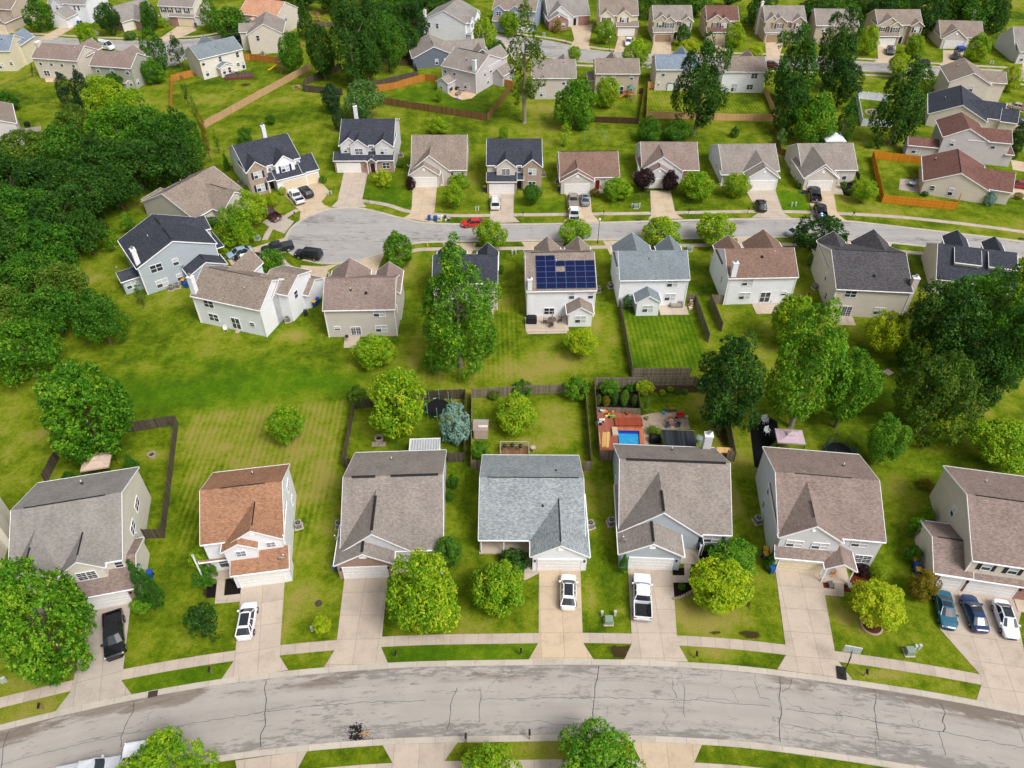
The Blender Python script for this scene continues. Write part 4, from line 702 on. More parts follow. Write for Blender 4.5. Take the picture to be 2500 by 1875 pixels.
# burnt-looking tar spill near the lower kerb
tar = plain('tar_spill', '171412', .6, .3); rust = plain('rust_stain', 'a08768', .9, var=.3)
m = MB()
for i in range(420):
    a = random.gauss(0, 1); b = random.gauss(0, 1); p = at(13, 860 + a * 78, (1330 if i % 2 else 1400) + b * 22); r = random.uniform(.015, .075) * (1.5 if abs(a) < .7 else .6); n = 9; ph = random.random() * 6
    m.poly([(p.x + r * (1.3 + .35 * math.sin(k * 2.3 + ph)) * math.cos(2 * math.pi * k / n), p.y + r * (.8 + .3 * math.cos(k * 1.7 + ph)) * math.sin(2 * math.pi * k / n), .0125 + i * .00003) for k in range(n)], tar)
p = at(13, 925, 1370); m.poly([(p.x + (.55 + .2 * math.sin(k * 1.9)) * math.cos(2 * math.pi * k / 14), p.y + .28 * math.sin(2 * math.pi * k / 14), .0095) for k in range(14)], rust); m.build('tar_patch', road_near)
# --- middle street with its turning circle
top2 = [(-38.6, 118.2), (-41.6, 121.2), (-42.9, 126), (-41.8, 131.4), (-37.5, 136.3), (-32, 137.4), (-27.6, 136.2), (-21, 133), (-15, 131.2), (0.8, 130.9), (15.3, 131.4), (33, 132.4), (50.5, 133.0), (64, 132.3), (77.5, 129.2), (96.1, 124.4), (120, 116)]
bot2 = [(-38.0, 117.8), (-33.7, 116.5), (-28.4, 117.1), (-23.8, 119.9), (-18.5, 123.2), (-12.8, 123.9), (-.8, 124.2), (14.8, 124.6), (34, 125.1), (50.7, 125.6), (62.9, 124.8), (76.7, 122.3), (93, 118.2), (118, 109)]
T2, B2 = smooth_line(top2, 5), smooth_line(bot2, 5)
def area(name, A, B, z, mat):
    pts = [Vector(p) for p in A] + [Vector(p) for p in B[::-1]]; m = MB()
    for tri in geometry.tessellate_polygon([[Vector((p.x, p.y, 0)) for p in pts]]):
        t = [pts[i] for i in tri]
        if (t[1] - t[0]).cross(t[2] - t[0]) < 0: t.reverse()
        m.poly([(p.x, p.y, z) for p in t], mat, [(p.x, (p.y - 124.5)) for p in t])
    return tag(m.build(name), kind='structure')
area('road', offs(T2, -.6), offs(B2, .6), .004, ASP2); strip('kerb', T2, offs(T2, -.61), .05, GUT, .05); strip('kerb', offs(B2, .61), B2, .05, GUT, .05)
w2 = smooth_line([(-31.5, 140.9), (-25, 138.9), (-20, 136.1), (-11.6, 134.6), (0.4, 134.8), (27.6, 135.5), (49.2, 136.2), (64.5, 135.4), (79.4, 133.3), (98.1, 128.2), (120, 120)], 6)
strip('pavement', w2, offs(w2, -1.15), .03, WALK, .03)
w3 = smooth_line([(-22.5, 118.2), (-18.3, 121.6), (-12.6, 122.2), (-.8, 122.4), (17.9, 122.9), (33.7, 123.5), (53.2, 123.7), (77.1, 120.2), (100, 113)], 6); strip('pavement', w3, offs(w3, -1.1), .03, WALK, .03)
w4 = smooth_line([tuple(at(16, x, y)[:2]) for x, y in ((1850, 985), (1720, 1060), (1560, 1190), (1490, 1320))], 5); strip('pavement', w4, offs(w4, -1.1), .03, WALK, .03)
w5 = smooth_line([tuple(at(5, x, y)[:2]) for x, y in ((240, 570), (300, 640), (400, 690))], 5); strip('pavement', w5, offs(w5, -1.1), .03, WALK, .03)
# --- far street and upper left street
t3 = smooth_line([(-22, 256), (-6, 246), (3, 242), (12.2, 238), (22.3, 230.9), (31.3, 228), (41.1, 227), (73.8, 224.6), (100.1, 220.6), (118.9, 217), (141, 213), (180, 205)], 6); b3 = smooth_line([(-26, 240), (-6, 232), (6, 226), (18.8, 220.4), (40, 219), (70.4, 216.3), (97.6, 212.8), (117.5, 209.3), (141, 205), (180, 197)], 6)
area('road', t3, b3, .004, ASP2); strip('kerb', t3, offs(t3, -.5), .05, GUT, .05); strip('kerb', offs(b3, .5), b3, .05, GUT, .05)
w6 = offs(t3, 2.9); strip('pavement', w6, offs(t3, 1.7), .03, WALK, .03); w7 = offs(b3, -2.0); strip('pavement', w7, offs(b3, -3.2), .03, WALK, .03)
t4 = smooth_line([(-200, 258), (-160, 246), (-136.6, 241.4), (-124.6, 239.5), (-110.6, 238.4), (-101.6, 239.5), (-92.9, 241.5), (-80, 250)], 6); b4 = smooth_line([(-200, 250), (-160, 239), (-140.5, 234.5), (-122.9, 231.8), (-112, 229), (-104, 223), (-99, 218), (-96, 216)], 6)
area('road', t4, b4, .004, ASP2); strip('kerb', t4, offs(t4, -.5), .05, GUT, .05); w8 = offs(t4, 2.8); strip('pavement', w8, offs(t4, 1.6), .03, WALK, .03)
b5 = smooth_line([(-88, 241), (-90, 232), (-92, 224), (-94, 217.5)], 6)
area('road', smooth_line([(-98, 240), (-100, 230), (-100, 222), (-97, 217)], 6), offs(b5, 0), .008, ASP2)
w9 = smooth_line([tuple(at(5, x, y)[:2]) for x, y in ((600, 215), (600, 215))][:0] or [(106, 176), (118, 168), (136, 158)], 4); strip('pavement', w9, offs(w9, -1.2), .03, WALK, .03)
# --- driveways: outline readings, joints along the first edge
def drv(k, *pts, z=.042, i=None):
    P_ = [at(*p) for p in pts]; a, b = P_[0], P_[1]; e = (b - a); mid = (a + b) / 2
    sheet('driveway', P_, z, DRV[k], math.atan2(e.y, e.x), mid, .04)
drv(2, (12, 725, 335), (12, 1108, 242), (12, 1040, 830), (12, 1028, 925), (12, 1115, 1045), (12, 470, 1180), (12, 600, 1012), (12, 622, 925))
drv(0, (12, 2036, 110), (13, 262, 52), (13, 222, 628), (13, 218, 718), (13, 290, 835), (12, 1868, 912), (12, 1968, 765), (12, 1985, 680))
drv(0, (13, 772, -5), (13, 1135, -8), (13, 1080, 560), (13, 1075, 645), (13, 1132, 776), (13, 592, 808), (13, 680, 668), (13, 700, 580))
drv(1, (10, 262, 1590), (10, 610, 1590), (14, 630, 518), (14, 635, 605), (14, 722, 742), (14, 172, 752), (14, 258, 603), (14, 260, 520))
drv(0, (10, 1012, 1590), (10, 1385, 1592), (14, 1425, 540), (14, 1440, 622), (14, 1520, 762), (14, 982, 746), (14, 1047, 607), (14, 1043, 522))
drv(0, (15, 108, -60), (15, 490, -35), (15, 613, 665), (15, 640, 755), (15, 762, 912), (15, 130, 828), (15, 212, 690), (15, 197, 612))
drv(0, (15, 1470, 140), (15, 2215, 235), (15, 2165, 440), (15, 2212, 680), (15, 2330, 960), (15, 2420, 1230), (15, 1808, 1092), (15, 1855, 945), (15, 1830, 860), (15, 1500, 485))
drv(0, (13, 452, 1510), (12, 1985, 1597), (12, 2010, 1720), (13, 340, 1720))
drv(0, (13, 1083, 1463), (13, 1718, 1444), (13, 1605, 1605), (13, 1600, 1760), (13, 1180, 1760), (13, 1170, 1618))
drv(1, (14, 1035, 1431), (14, 1640, 1456), (14, 1575, 1610), (14, 1565, 1760), (14, 1125, 1760), (14, 1115, 1585))
def drvp(k, *pts): P_ = [at(*p) for p in pts]; e = P_[1] - P_[0]; sheet('garden_path', P_, .036, DRV[k], math.atan2(e.y, e.x), P_[0], .03)
drvp(0, (12, 1855, -120), (12, 1912, -120), (12, 1890, 205), (12, 2030, 190), (12, 2022, 255), (12, 1812, 275))
drvp(0, (10, 1480, 1450), (10, 1550, 1450), (14, 1530, 95), (14, 1375, 95), (14, 1372, 35), (14, 1490, 35))
drvp(0, (10, 138, 1480), (10, 200, 1480), (10, 195, 1600), (10, 262, 1605), (10, 262, 1659), (14, 135, 80), (14, 135, 0))
drvp(0, (15, 610, 95), (15, 690, 100), (15, 692, 215), (15, 530, 200), (15, 520, 140), (15, 612, 150))
# cul-de-sac and third-row drives
drv(1, (16, 1600, 730), (16, 2085, 665), (16, 2190, 775), (16, 2095, 888), (16, 2130, 925), (16, 2212, 958), (16, 1990, 1030), (16, 1850, 1095), (16, 1862, 1000), (16, 1832, 972))
drv(2, (16, 1430, 1120), (16, 1600, 1010), (16, 1725, 1080), (16, 1790, 1110), (16, 1700, 1215), (16, 1680, 1250), (16, 1540, 1190))
drv(0, (1, 760, 1450), (1, 962, 1450), (5, 915, 88), (5, 915, 118), (5, 950, 158), (5, 650, 160), (5, 705, 105), (5, 715, 62))
drv(1, (1, 1342, 1556), (1, 1548, 1556), (5, 1520, 218), (5, 1520, 292), (5, 1262, 250), (5, 1318, 215), (5, 1332, 150))
drv(0, (1, 1985, 1618), (1, 2195, 1618), (6, 48, 212), (6, 50, 240), (6, 100, 285), (5, 1958, 297), (5, 1995, 245), (5, 1995, 222))
drv(1, (2, 488, 1610), (2, 692, 1605), (6, 708, 202), (6, 720, 230), (6, 790, 287), (6, 470, 280), (6, 510, 235), (6, 507, 205))
drv(1, (6, 1200, 20), (6, 1372, 20), (6, 1410, 195), (6, 1420, 215), (6, 1480, 258), (6, 1182, 262), (6, 1212, 222), (6, 1208, 192))
drv(0, (22, -125, 880), (22, 280, 880), (22, 390, 1190), (22, 410, 1220), (22, 505, 1285), (22, -30, 1280), (22, 65, 1215), (22, 45, 1180))
drv(1, (22, 715, 885), (22, 1072, 905), (22, 1125, 1205), (22, 1150, 1245), (22, 1248, 1315), (22, 730, 1295), (22, 797, 1228), (22, 785, 1190))
drvp(0, (22, 1075, 880), (22, 1150, 790), (22, 1215, 972), (22, 1080, 965))
drv(1, (5, 395, 650), (5, 560, 660), (5, 715, 640), (5, 625, 690), (5, 605, 770), (5, 555, 890), (5, 500, 870), (5, 380, 745), (5, 402, 690))
drv(1, (5, 850, 630), (5, 1098, 552), (5, 1052, 668), (5, 1015, 770), (5, 870, 780), (5, 840, 700))
drv(1, (16, 1010, 1500), (16, 1310, 1410), (16, 1480, 1355), (16, 1690, 1290), (16, 1700, 1330), (16, 1780, 1420), (16, 1660, 1470), (16, 1420, 1545), (16, 1330, 1659), (16, 1130, 1659))
for q in (((5, 1590, 462), (5, 1878, 462), (5, 1830, 560), (5, 1640, 560)), ((6, 112, 452), (6, 480, 450), (6, 420, 560), (6, 190, 560)), ((6, 800, 442), (6, 1150, 442), (6, 1120, 560), (6, 865, 560)), ((6, 1930, 412), (7, 110, 420), (7, 60, 540), (6, 1950, 520)), ((7, 712, 440), (7, 1100, 465), (7, 1060, 560), (7, 770, 540)), ((7, 1380, 492), (7, 1845, 545), (7, 1800, 660), (7, 1450, 610))): drv(1, *q)
# far drives
drv(1, (2, 525, 195), (2, 715, 205), (2, 680, 388), (2, 700, 425), (2, 525, 400), (2, 560, 330)); drv(1, (2, 932, 308), (2, 1078, 312), (2, 1050, 445), (2, 895, 442)); drv(1, (2, 1235, 332), (2, 1378, 338), (2, 1378, 430), (2, 1405, 462), (2, 1205, 462))
drv(1, (2, 1680, 340), (2, 1828, 340), (2, 1850, 470), (2, 1700, 470)); drv(1, (3, 28, 355), (3, 182, 360), (3, 140, 505), (3, 40, 505)); drv(1, (3, 975, 385), (3, 1132, 385), (3, 1125, 495), (3, 1142, 535), (3, 940, 532), (3, 980, 495)); drv(1, (3, 1528, 425), (3, 1705, 430), (3, 1690, 515), (3, 1692, 565), (3, 1495, 550), (3, 1528, 520)); drv(1, (3, 2095, 430), (3, 2230, 450), (3, 2230, 505), (3, 2105, 495)); drv(1, (3, 2200, 500), (3, 2300, 500), (3, 2290, 610), (3, 2195, 595))
drv(1, (18, 835, 355), (18, 1025, 358), (18, 790, 495), (18, 690, 540), (18, 500, 535), (18, 600, 480)); drv(1, (18, 175, 315), (18, 350, 318), (18, 150, 440), (18, 95, 480), (18, -60, 490), (18, -30, 420)); drv(2, (18, 1250, 395), (18, 1350, 440), (18, 1310, 485), (18, 1255, 440)); drv(1, (19, 400, 360), (19, 610, 362), (19, 668, 405), (19, 440, 510), (19, 225, 570), (19, 175, 515))
drv(1, (23, 1900, 905), (23, 2330, 1010), (23, 2330, 1080), (23, 1900, 1025)); drv(1, (23, 1830, 1165), (23, 2330, 1290), (23, 2330, 1400), (23, 1790, 1335)); drv(1, (24, 1990, 210), (24, 2400, 280), (24, 2400, 450), (24, 2020, 375)); drv(1, (24, 1985, 570), (24, 2400, 600), (24, 2400, 900), (24, 1820, 825), (24, 1890, 700))
drv(0, (20, 1400, 500), (20, 1480, 520), (20, 1700, 760), (20, 1620, 830), (20, 1540, 660))
# ---------------------------------------------------------------- lawn: one graded sheet reaching the horizon, with the wear of each yard stored per point
xs = np.concatenate([[-2600, -1200, -600, -350, -260], np.arange(-220, 220.1, .7), [260, 350, 600, 1200, 2600]]); ys = np.concatenate([[-1500, -500, -120, -20, 8], np.arange(14, 60, .45), np.arange(60, 140, .65), np.arange(140, 330, 1.2), [360, 450, 700, 1300, 3200]])
X, Y = np.meshgrid(xs, ys); nx_, ny_ = len(xs), len(ys)
V = np.zeros((nx_ * ny_, 3), np.float32); V[:, 0] = X.ravel(); V[:, 1] = Y.ravel()
I = np.arange(nx_ * ny_).reshape(ny_, nx_); F = np.stack([I[:-1, :-1], I[:-1, 1:], I[1:, 1:], I[1:, :-1]], -1).reshape(-1, 4)
me = bpy.data.meshes.new('lawn'); me.vertices.add(len(V)); me.vertices.foreach_set('co', V.ravel()); me.loops.add(F.size); me.loops.foreach_set('vertex_index', F.ravel().astype(np.int32)); me.polygons.add(len(F)); me.polygons.foreach_set('loop_start', np.arange(0, F.size, 4, dtype=np.int32)); me.update()
dry = np.zeros(len(V)); lush = np.zeros(len(V)); stripe = np.zeros(len(V)); bare = np.zeros(len(V))
def blob(arr, t, x, y, rx, ry, s=1.0, ang=0):
    p = at(t, x, y); dx, dy = V[:, 0] - p.x, V[:, 1] - p.y; a = R(ang); u = (dx * math.cos(a) + dy * math.sin(a)) / rx; v = (-dx * math.sin(a) + dy * math.cos(a)) / ry
    arr += s * np.exp(-(u * u + v * v) ** 1.3)
def yard(arr, pts, s=1.0, soft=.5):
    P_ = [at(*p) for p in pts]; c = np.ones(len(V)) * 1e9; n = len(P_); ar = sum(P_[i].x * P_[(i + 1) % n].y - P_[(i + 1) % n].x * P_[i].y for i in range(n)); sg = 1 if ar > 0 else -1
    for i in range(n):
        a, b = P_[i], P_[(i + 1) % n]; e = (b - a); L = math.hypot(e.x, e.y); c = np.minimum(c, sg * ((e.x * (V[:, 1] - a.y) - e.y * (V[:, 0] - a.x)) / L))
    arr += s * np.clip(c / soft + .5, 0, 1)
yard(lush, [(8, 900, 0), (9, 900, 0), (9, 760, 190), (9, 0, 240), (8, 1650, 310), (8, 1000, 300)], .75, 5); yard(stripe, [(8, 1650, 300), (9, 770, 195), (9, 700, 900), (9, 330, 1600), (8, 1500, 1400), (8, 1560, 500)], 1, .8); yard(dry, [(8, 1650, 300), (9, 770, 195), (9, 650, 900), (9, 330, 1100), (8, 1600, 1100), (8, 1560, 500)], .45, 1)
yard(stripe, [(6, 950, 1000), (6, 1560, 1070), (6, 1650, 1450), (6, 1540, 1560), (6, 1060, 1560)], 1, .5); yard(lush, [(6, 950, 1000), (6, 1560, 1070), (6, 1650, 1450), (6, 1540, 1560), (6, 1060, 1560)], .5, .5); yard(stripe, [(5, 1450, 1300), (6, 110, 900), (6, 100, 1600), (5, 1400, 1650)], .6, 1); yard(stripe, [(2, 1185, 760), (2, 2200, 790), (2, 2200, 960), (2, 1180, 930)], .7, 1)
yard(lush, [(12, 1040, 900), (12, 1970, 740), (12, 1870, 920), (12, 1110, 1050)], .5, .5); yard(lush, [(13, 1080, 620), (14, 260, 600), (14, 180, 760), (13, 1130, 780)], .6, .5); yard(lush, [(4, 1200, 1400), (5, 300, 1400), (5, 900, 1659), (5, 0, 1659)], .4, 3); yard(lush, [(22, 290, 900), (22, 640, 960), (22, 780, 1190), (22, 400, 1190)], .9, .8); yard(lush, [(5, 930, 0), (5, 1340, 0), (5, 1320, 190), (5, 920, 100)], .5, 1); yard(lush, [(5, 1990, 80), (6, 50, 60), (6, 500, 120), (6, 500, 210), (6, 50, 215)], .3, 1); yard(lush, [(20, 0, 1250), (20, 600, 1120), (20, 1260, 1560), (20, 640, 1450), (20, 0, 1340)], .5, 1)
for a_ in [(8, 300, 500, 2.5, 1.6, .9, 10), (8, 80, 620, 2, 2, .6), (8, 30, 350, 6, 5, .4), (8, 1280, 660, 2.4, 1.2, .9), (8, 1900, 600, 1, .7, 1), (9, 600, 900, 2, 5, .6, 5), (9, 420, 560, 4, 3, .35), (10, 430, 380, 3, 4, .9), (10, 250, 560, 4, 1.5, .6), (10, 1900, 1000, .7, 3.2, 1.3, 4), (10, 1910, 1120, .6, 1, .8), (10, 1620, 230, 2.5, 2, .8), (10, 690, 900, .5, 5, .7), (11, 1880, 290, 1.8, 1.2, 1.6, -30), (11, 1250, 1000, 2, 8, .5), (11, 1500, 640, 5, 4, .35), (14, 1700, 420, 4.2, 2.0, 1.2), (14, 1500, 300, 1.5, 2, .7), (14, 950, 330, .5, .5, 1.5), (14, 700, 260, .6, 2.5, .7), (14, 1700, 680, 4, .9, .8), (15, 600, 250, 1.2, 3, .8), (15, 700, 420, 3, 1.2, .5), (15, 1000, 870, 2, .6, 1), (14, 350, 1500, 3, 1, .6), (12, 1450, 300, 2.5, 3, .5), (12, 1200, 560, 2, 2, .4), (12, 1500, 620, 2, 1, .3), (13, 420, 230, 1.8, 4, .3), (13, 240, 500, .35, 2.4, .9), (13, 1800, 480, 3, 1.2, .4), (4, 1400, 950, 5, 3, .5, 20), (4, 1750, 1300, 5, 4, .3), (4, 760, 760, 3, 2, .9), (5, 340, 1240, 2.6, 1.6, 1.1, 10), (5, 1300, 690, 1.2, 3, .9), (5, 1330, 1480, .5, 2.2, .8), (6, 250, 1500, 7, 4, .9), (6, 700, 1100, 1.5, 5, .6), (6, 550, 1450, 4, 3, .5), (5, 1700, 1600, 5, 3, .4), (10, 850, 1000, 1, 6, .3), (13, 300, 350, 1.6, 3, .35), (15, 1300, 450, 2, 3, .3), (5, 1400, 1250, 2, 6, .35), (6, 800, 1250, 3, 6, .35), (6, 1180, 1300, 1.2, .8, 1.0), (6, 1400, 1230, 1.5, .9, .6), (7, 1240, 570, 1, 3, .6), (7, 1850, 1600, 6, 5, .5), (2, 300, 900, 7, 5, .9), (2, 850, 1150, 6, 4, .5), (3, 1100, 650, 8, 3, .3), (1, 280, 830, 3, 2, .6), (1, 300, 1100, 8, 6, .3), (0, 1800, 800, 10, 6, .45, 30), (0, 300, 950, 10, 5, .5), (1, 500, 100, 20, 8, .7), (16, 2040, 370, 3, 3, .5), (22, 1150, 1060, 3, 2, .7), (22, 1900, 1200, 8, 2, .45), (24, 1700, 1300, 8, 3, .35), (13, 1700, 1560, 2, 1, .3)]: blob(dry, *a_)
for a_ in [(14, 930, 680, 1.15, .6, 2.2, -30), (14, 1010, 640, .6, .3, 1.6), (14, 2040, 530, 1.2, .45, 2.0, -8), (14, 1750, 525, .7, .25, 1.8), (14, 1460, 480, .22, .6, 1.6), (14, 1925, 350, .15, 1.0, 1.5), (14, 2020, 270, .2, 1.1, 1.3), (12, 1780, 150, .9, 1.0, 2, 0), (13, 400, 60, .1, .1, 1), (14, 1530, 665, .7, .4, .8), (19, 1320, 1145, 1.4, .9, 2), (19, 1140, 1210, .8, .5, 1.3), (20, 130, 820, 7, 4, 2.2), (20, -200, 780, 8, 4, 1.6), (21, 900, 1600, 3, .9, 1.6), (5, 1390, 15, .4, .3, .4), (25, 1720, 720, .8, 5, 2.4, 3), (25, 1130, 270, 8, .9, 2.4), (15, 920, 180, 3.0, .8, 0), (22, 640, 440, 2, 2, 1.5), (10, 60, 1530, 3.0, 1.1, 1.2)]: blob(bare, *a_)
for nm, arr in (('dry', dry), ('lush', lush), ('stripe', stripe), ('bare', bare)):
    a = me.attributes.new(nm, 'FLOAT', 'POINT'); a.data.foreach_set('value', np.clip(arr, 0, 1.5).astype(np.float32))
t = NT('lawn_grass', .95, .08); p = t.pos(); A = {k: t.n('Attribute', attribute_name=k).outputs['Fac'] for k in ('dry', 'lush', 'stripe', 'bare')}
n1 = t.noise(p, .045, 4, .6); n2 = t.noise(p, .3, 7, .68); n3 = t.noise(p, 1.6, 6, .75); n4 = t.noise(p, 8, 5, .85); n5 = t.noise(p, 26, 2, .8)
f = t.math('ADD', t.math('MULTIPLY', n1, .72), t.math('MULTIPLY', n2, .72)); f = t.math('SUBTRACT', f, .15); f = t.math('ADD', f, t.math('MULTIPLY', n3, .5)); f = t.math('SUBTRACT', f, .11); f = t.math('ADD', f, t.math('MULTIPLY', t.math('SUBTRACT', n4, .5), .3)); f = t.math('ADD', f, t.math('MULTIPLY', A['dry'], .21)); f = t.math('SUBTRACT', f, t.math('MULTIPLY', A['lush'], .14))
sx = t.n('SeparateXYZ'); t.l(p, sx.inputs[0]); wv = t.math('SINE', t.math('MULTIPLY', t.math('ADD', sx.outputs[0], t.math('MULTIPLY', sx.outputs[1], .03)), 8.2)); wv = t.math('MULTIPLY', t.math('MULTIPLY', wv, A['stripe']), t.math('MULTIPLY', n2, .13)); f = t.math('ADD', f, wv)
wm = t.math('MULTIPLY', t.math('SINE', t.math('MULTIPLY', t.math('ADD', sx.outputs[0], t.math('MULTIPLY', n1, 2.0)), 2.6)), .012); f = t.math('ADD', f, wm)
col = t.ramp(f, [(.45, lin('2f4509')), (.58, lin('42580a')), (.69, lin('5a6d0e')), (.79, lin('737f1c')), (.95, lin('8c8440'))])
lc = t.mix(t.math('MULTIPLY', A['lush'], .55, clamp=True), col, lin('457409'))
col = t.mix(1, lc, t.ramp(n4, [(.28, (.5,)), (.5, (1,)), (.75, (1.4,))]), 'MULTIPLY'); col = t.mix(1, col, t.ramp(n5, [(.3, (.7,)), (.7, (1.28,))]), 'MULTIPLY')
bm_ = t.math('MULTIPLY', t.math('SUBTRACT', t.math('ADD', t.math('MULTIPLY', n3, 3.2), t.math('MULTIPLY', n4, 1.4)), 1.3), A['bare']); col = t.mix(t.ramp(bm_, [(.55, (0,)), (.95, (.92,))]), col, lin('3b2a20'))
me.materials.append(t.out(col, n4, .8, .08)); tag(link('lawn', me), kind='structure')
# ================================================================ trees and shrubs
LF = dict(
    lime=leaf('lime_leaves', [(.15, '447a0a'), (.42, '6e9c0e'), (.62, '94b418'), (.85, 'bcc42a')]),
    maple=leaf('maple_leaves', [(.15, '2c5e0c'), (.42, '467e10'), (.62, '639616'), (.85, '92b02a')]),
    green=leaf('green_leaves', [(.15, '21500c'), (.42, '356a10'), (.62, '4e8216'), (.85, '74982a')]),
    dark=leaf('dark_leaves', [(.15, '17380a'), (.42, '264f0f'), (.62, '3a6616'), (.85, '5e8628')]),
    olive=leaf('olive_leaves', [(.15, '34560f'), (.42, '4a6c16'), (.62, '628020'), (.85, '869a34')]),
    pale=leaf('pale_leaves', [(.15, '2c541c'), (.42, '4a7630'), (.62, '6a9244'), (.85, '93b266')]),
    conif=leaf('conifer_needles', [(.15, '12281a'), (.42, '1e3c20'), (.62, '2c4e28'), (.85, '446a34')], .15),
    arbor=leaf('arborvitae_foliage', [(.15, '1d430e'), (.42, '2e6212'), (.62, '427a1a'), (.85, '609426')], .2),
    spruce=leaf('blue_spruce_needles', [(.15, '44685c'), (.42, '688f80'), (.62, '8aae9e'), (.85, 'a8c6b8')], .15),
    yellow=leaf('yellow_leaves', [(.15, '6a9208'), (.42, '8eae0c'), (.62, 'aebe14'), (.85, 'cccc2a')]),
    purple=leaf('purple_leaves', [(.15, '170b10'), (.42, '2a141a'), (.62, '3d1e26'), (.85, '5a3236')], .2),
    gold=leaf('bronze_leaves', [(.15, '4a5208'), (.42, '77700f'), (.62, '8f7f1c'), (.85, 'a88f2c')]))
BARK = plain('bark', '6a5c50', .95, .1, var=.35, scale=6); BARKP = plain('pale_bark', '8d8272', .95, .1, var=.25, scale=6)
CRN = {}
def fam_prof(f):
    return {'round': lambda z: np.sqrt(np.clip(1 - z * z, 0, 1)), 'cone': lambda z: np.clip((1 - z) / 1.55, 0, 1) ** .75 * np.where(z < -.75, (z + 1) / .25 * .8 + .2, 1), 'col': lambda z: (1 - np.abs(z) ** 3.5) ** .5 * np.where(z > 0, 1 - .35 * z, 1),
            'irr': lambda z: np.sqrt(np.clip(1 - z * z, 0, 1)) * (1 - .18 * z), 'tall': lambda z: np.clip(1 - ((z + .35) / 1.35) ** 2, 0, 1) ** .5 * np.where(z > .25, .72 - .3 * (z - .25), 1), 'dense': lambda z: np.sqrt(np.clip(1 - z * z, 0, 1)), 'sparse': lambda z: np.sqrt(np.clip(1 - z * z, 0, 1)) * (.8 - .2 * z)}[f]
FP = {'round': (50, .285, 23000, .05, .08), 'cone': (48, .22, 14000, .052, .06), 'col': (50, .24, 12000, .055, .05), 'irr': (30, .32, 22000, .046, .18), 'tall': (56, .24, 26000, .042, .12), 'dense': (64, .2, 11000, .062, .03), 'sparse': (26, .2, 5200, .06, .2)}
def crown(fam, var, asp=1.0):
    k = (fam, var, asp)
    if k in CRN: return CRN[k]
    g = np.random.default_rng(hash_(fam) + var * 17); nl, lr, N, ls, jit = FP[fam]; prof = fam_prof(fam); nl = int(nl * (.5 + .5 * asp)); N = int(N * (.35 + .65 * asp)); zs = np.array([1, 1, asp])
    i = np.arange(nl) + .5; z = 1 - 2 * i / nl; z = np.clip(z + g.normal(0, .05, nl), -.97, .97); th = i * 2.39996 + g.normal(0, .35, nl) + var
    rr = prof(z); amp = 1 + g.normal(0, jit, nl); Lc = np.stack([rr * np.cos(th), rr * np.sin(th), z], 1) * (amp * (1 - lr * .72))[:, None]
    LR = lr * (1 + g.normal(0, .22, nl)).clip(.6, 1.6) * np.clip(.55 + .6 * rr, .5, 1.1)
    inner = np.vstack([g.normal(0, .33, (11, 3)) * [1, 1, 1.3], [[.05, .05, .78]]]); Lc = np.vstack([Lc, inner * np.stack([prof(np.clip(inner[:, 2], -.9, .9)), prof(np.clip(inner[:, 2], -.9, .9)), np.ones(12)], 1)]); LR = np.append(LR, np.full(12, .33)); nl += 12
    ltone = g.normal(0, .07, nl)
    T = N // 6; w_ = LR ** 2; idx = g.choice(nl, T, p=w_ / w_.sum()); d = g.normal(0, 1, (T, 3)); d += (Lc[idx] / (np.linalg.norm(Lc[idx], axis=1)[:, None] + .2)) * .9; d[:, 2] += .25; d /= np.linalg.norm(d, axis=1)[:, None]
    rad = LR[idx] * g.uniform(.72, 1.08, T); P_ = Lc[idx] * zs + d * rad[:, None] * (1, 1, 1 + .25 * (asp - 1))
    tt = g.normal(0, .15, T) + ltone[idx]
    P6 = np.repeat(P_, 6, 0) + g.normal(0, .022 if N > 9000 else .03, (T * 6, 3)); D6 = np.repeat(d, 6, 0); n = D6 * .55 + g.normal(0, .55, (T * 6, 3)); n[:, 2] += .45; n /= np.linalg.norm(n, axis=1)[:, None]
    a = np.cross(n, g.normal(0, 1, (T * 6, 3))); a /= np.linalg.norm(a, axis=1)[:, None] + 1e-9; b = np.cross(n, a); s = (ls * g.uniform(.6, 1.25, T * 6))[:, None]
    Q = np.stack([P6 - a * s * .72, P6 - b * s * .42 + n * s * .1, P6 + a * s * .72, P6 + b * s * .42 + n * s * .1], 1).reshape(-1, 3)
    q_ = np.percentile(np.hypot(Q[:, 0], Q[:, 1]), 98.5); z0, z1 = np.percentile(Q[:, 2], (.7, 99.3)); Q[:, :2] /= q_; Q[:, 2] = (Q[:, 2] - (z0 + z1) / 2) / ((z1 - z0) / 2) * asp
    nf = T * 6; me = bpy.data.meshes.new('crown_' + fam); me.vertices.add(nf * 4); me.vertices.foreach_set('co', Q.astype(np.float32).ravel()); me.loops.add(nf * 4); me.loops.foreach_set('vertex_index', np.arange(nf * 4, dtype=np.int32)); me.polygons.add(nf); me.polygons.foreach_set('loop_start', np.arange(0, nf * 4, 4, dtype=np.int32)); me.update()
    at_ = me.attributes.new('tone', 'FLOAT', 'FACE'); at_.data.foreach_set('value', (.5 + np.repeat(tt, 6) + g.normal(0, .06, nf)).astype(np.float32)); me.materials.append(LF['green'])
    CRN[k] = me; return me
def hash_(s): return sum(ord(c) * (i + 3) for i, c in enumerate(s))
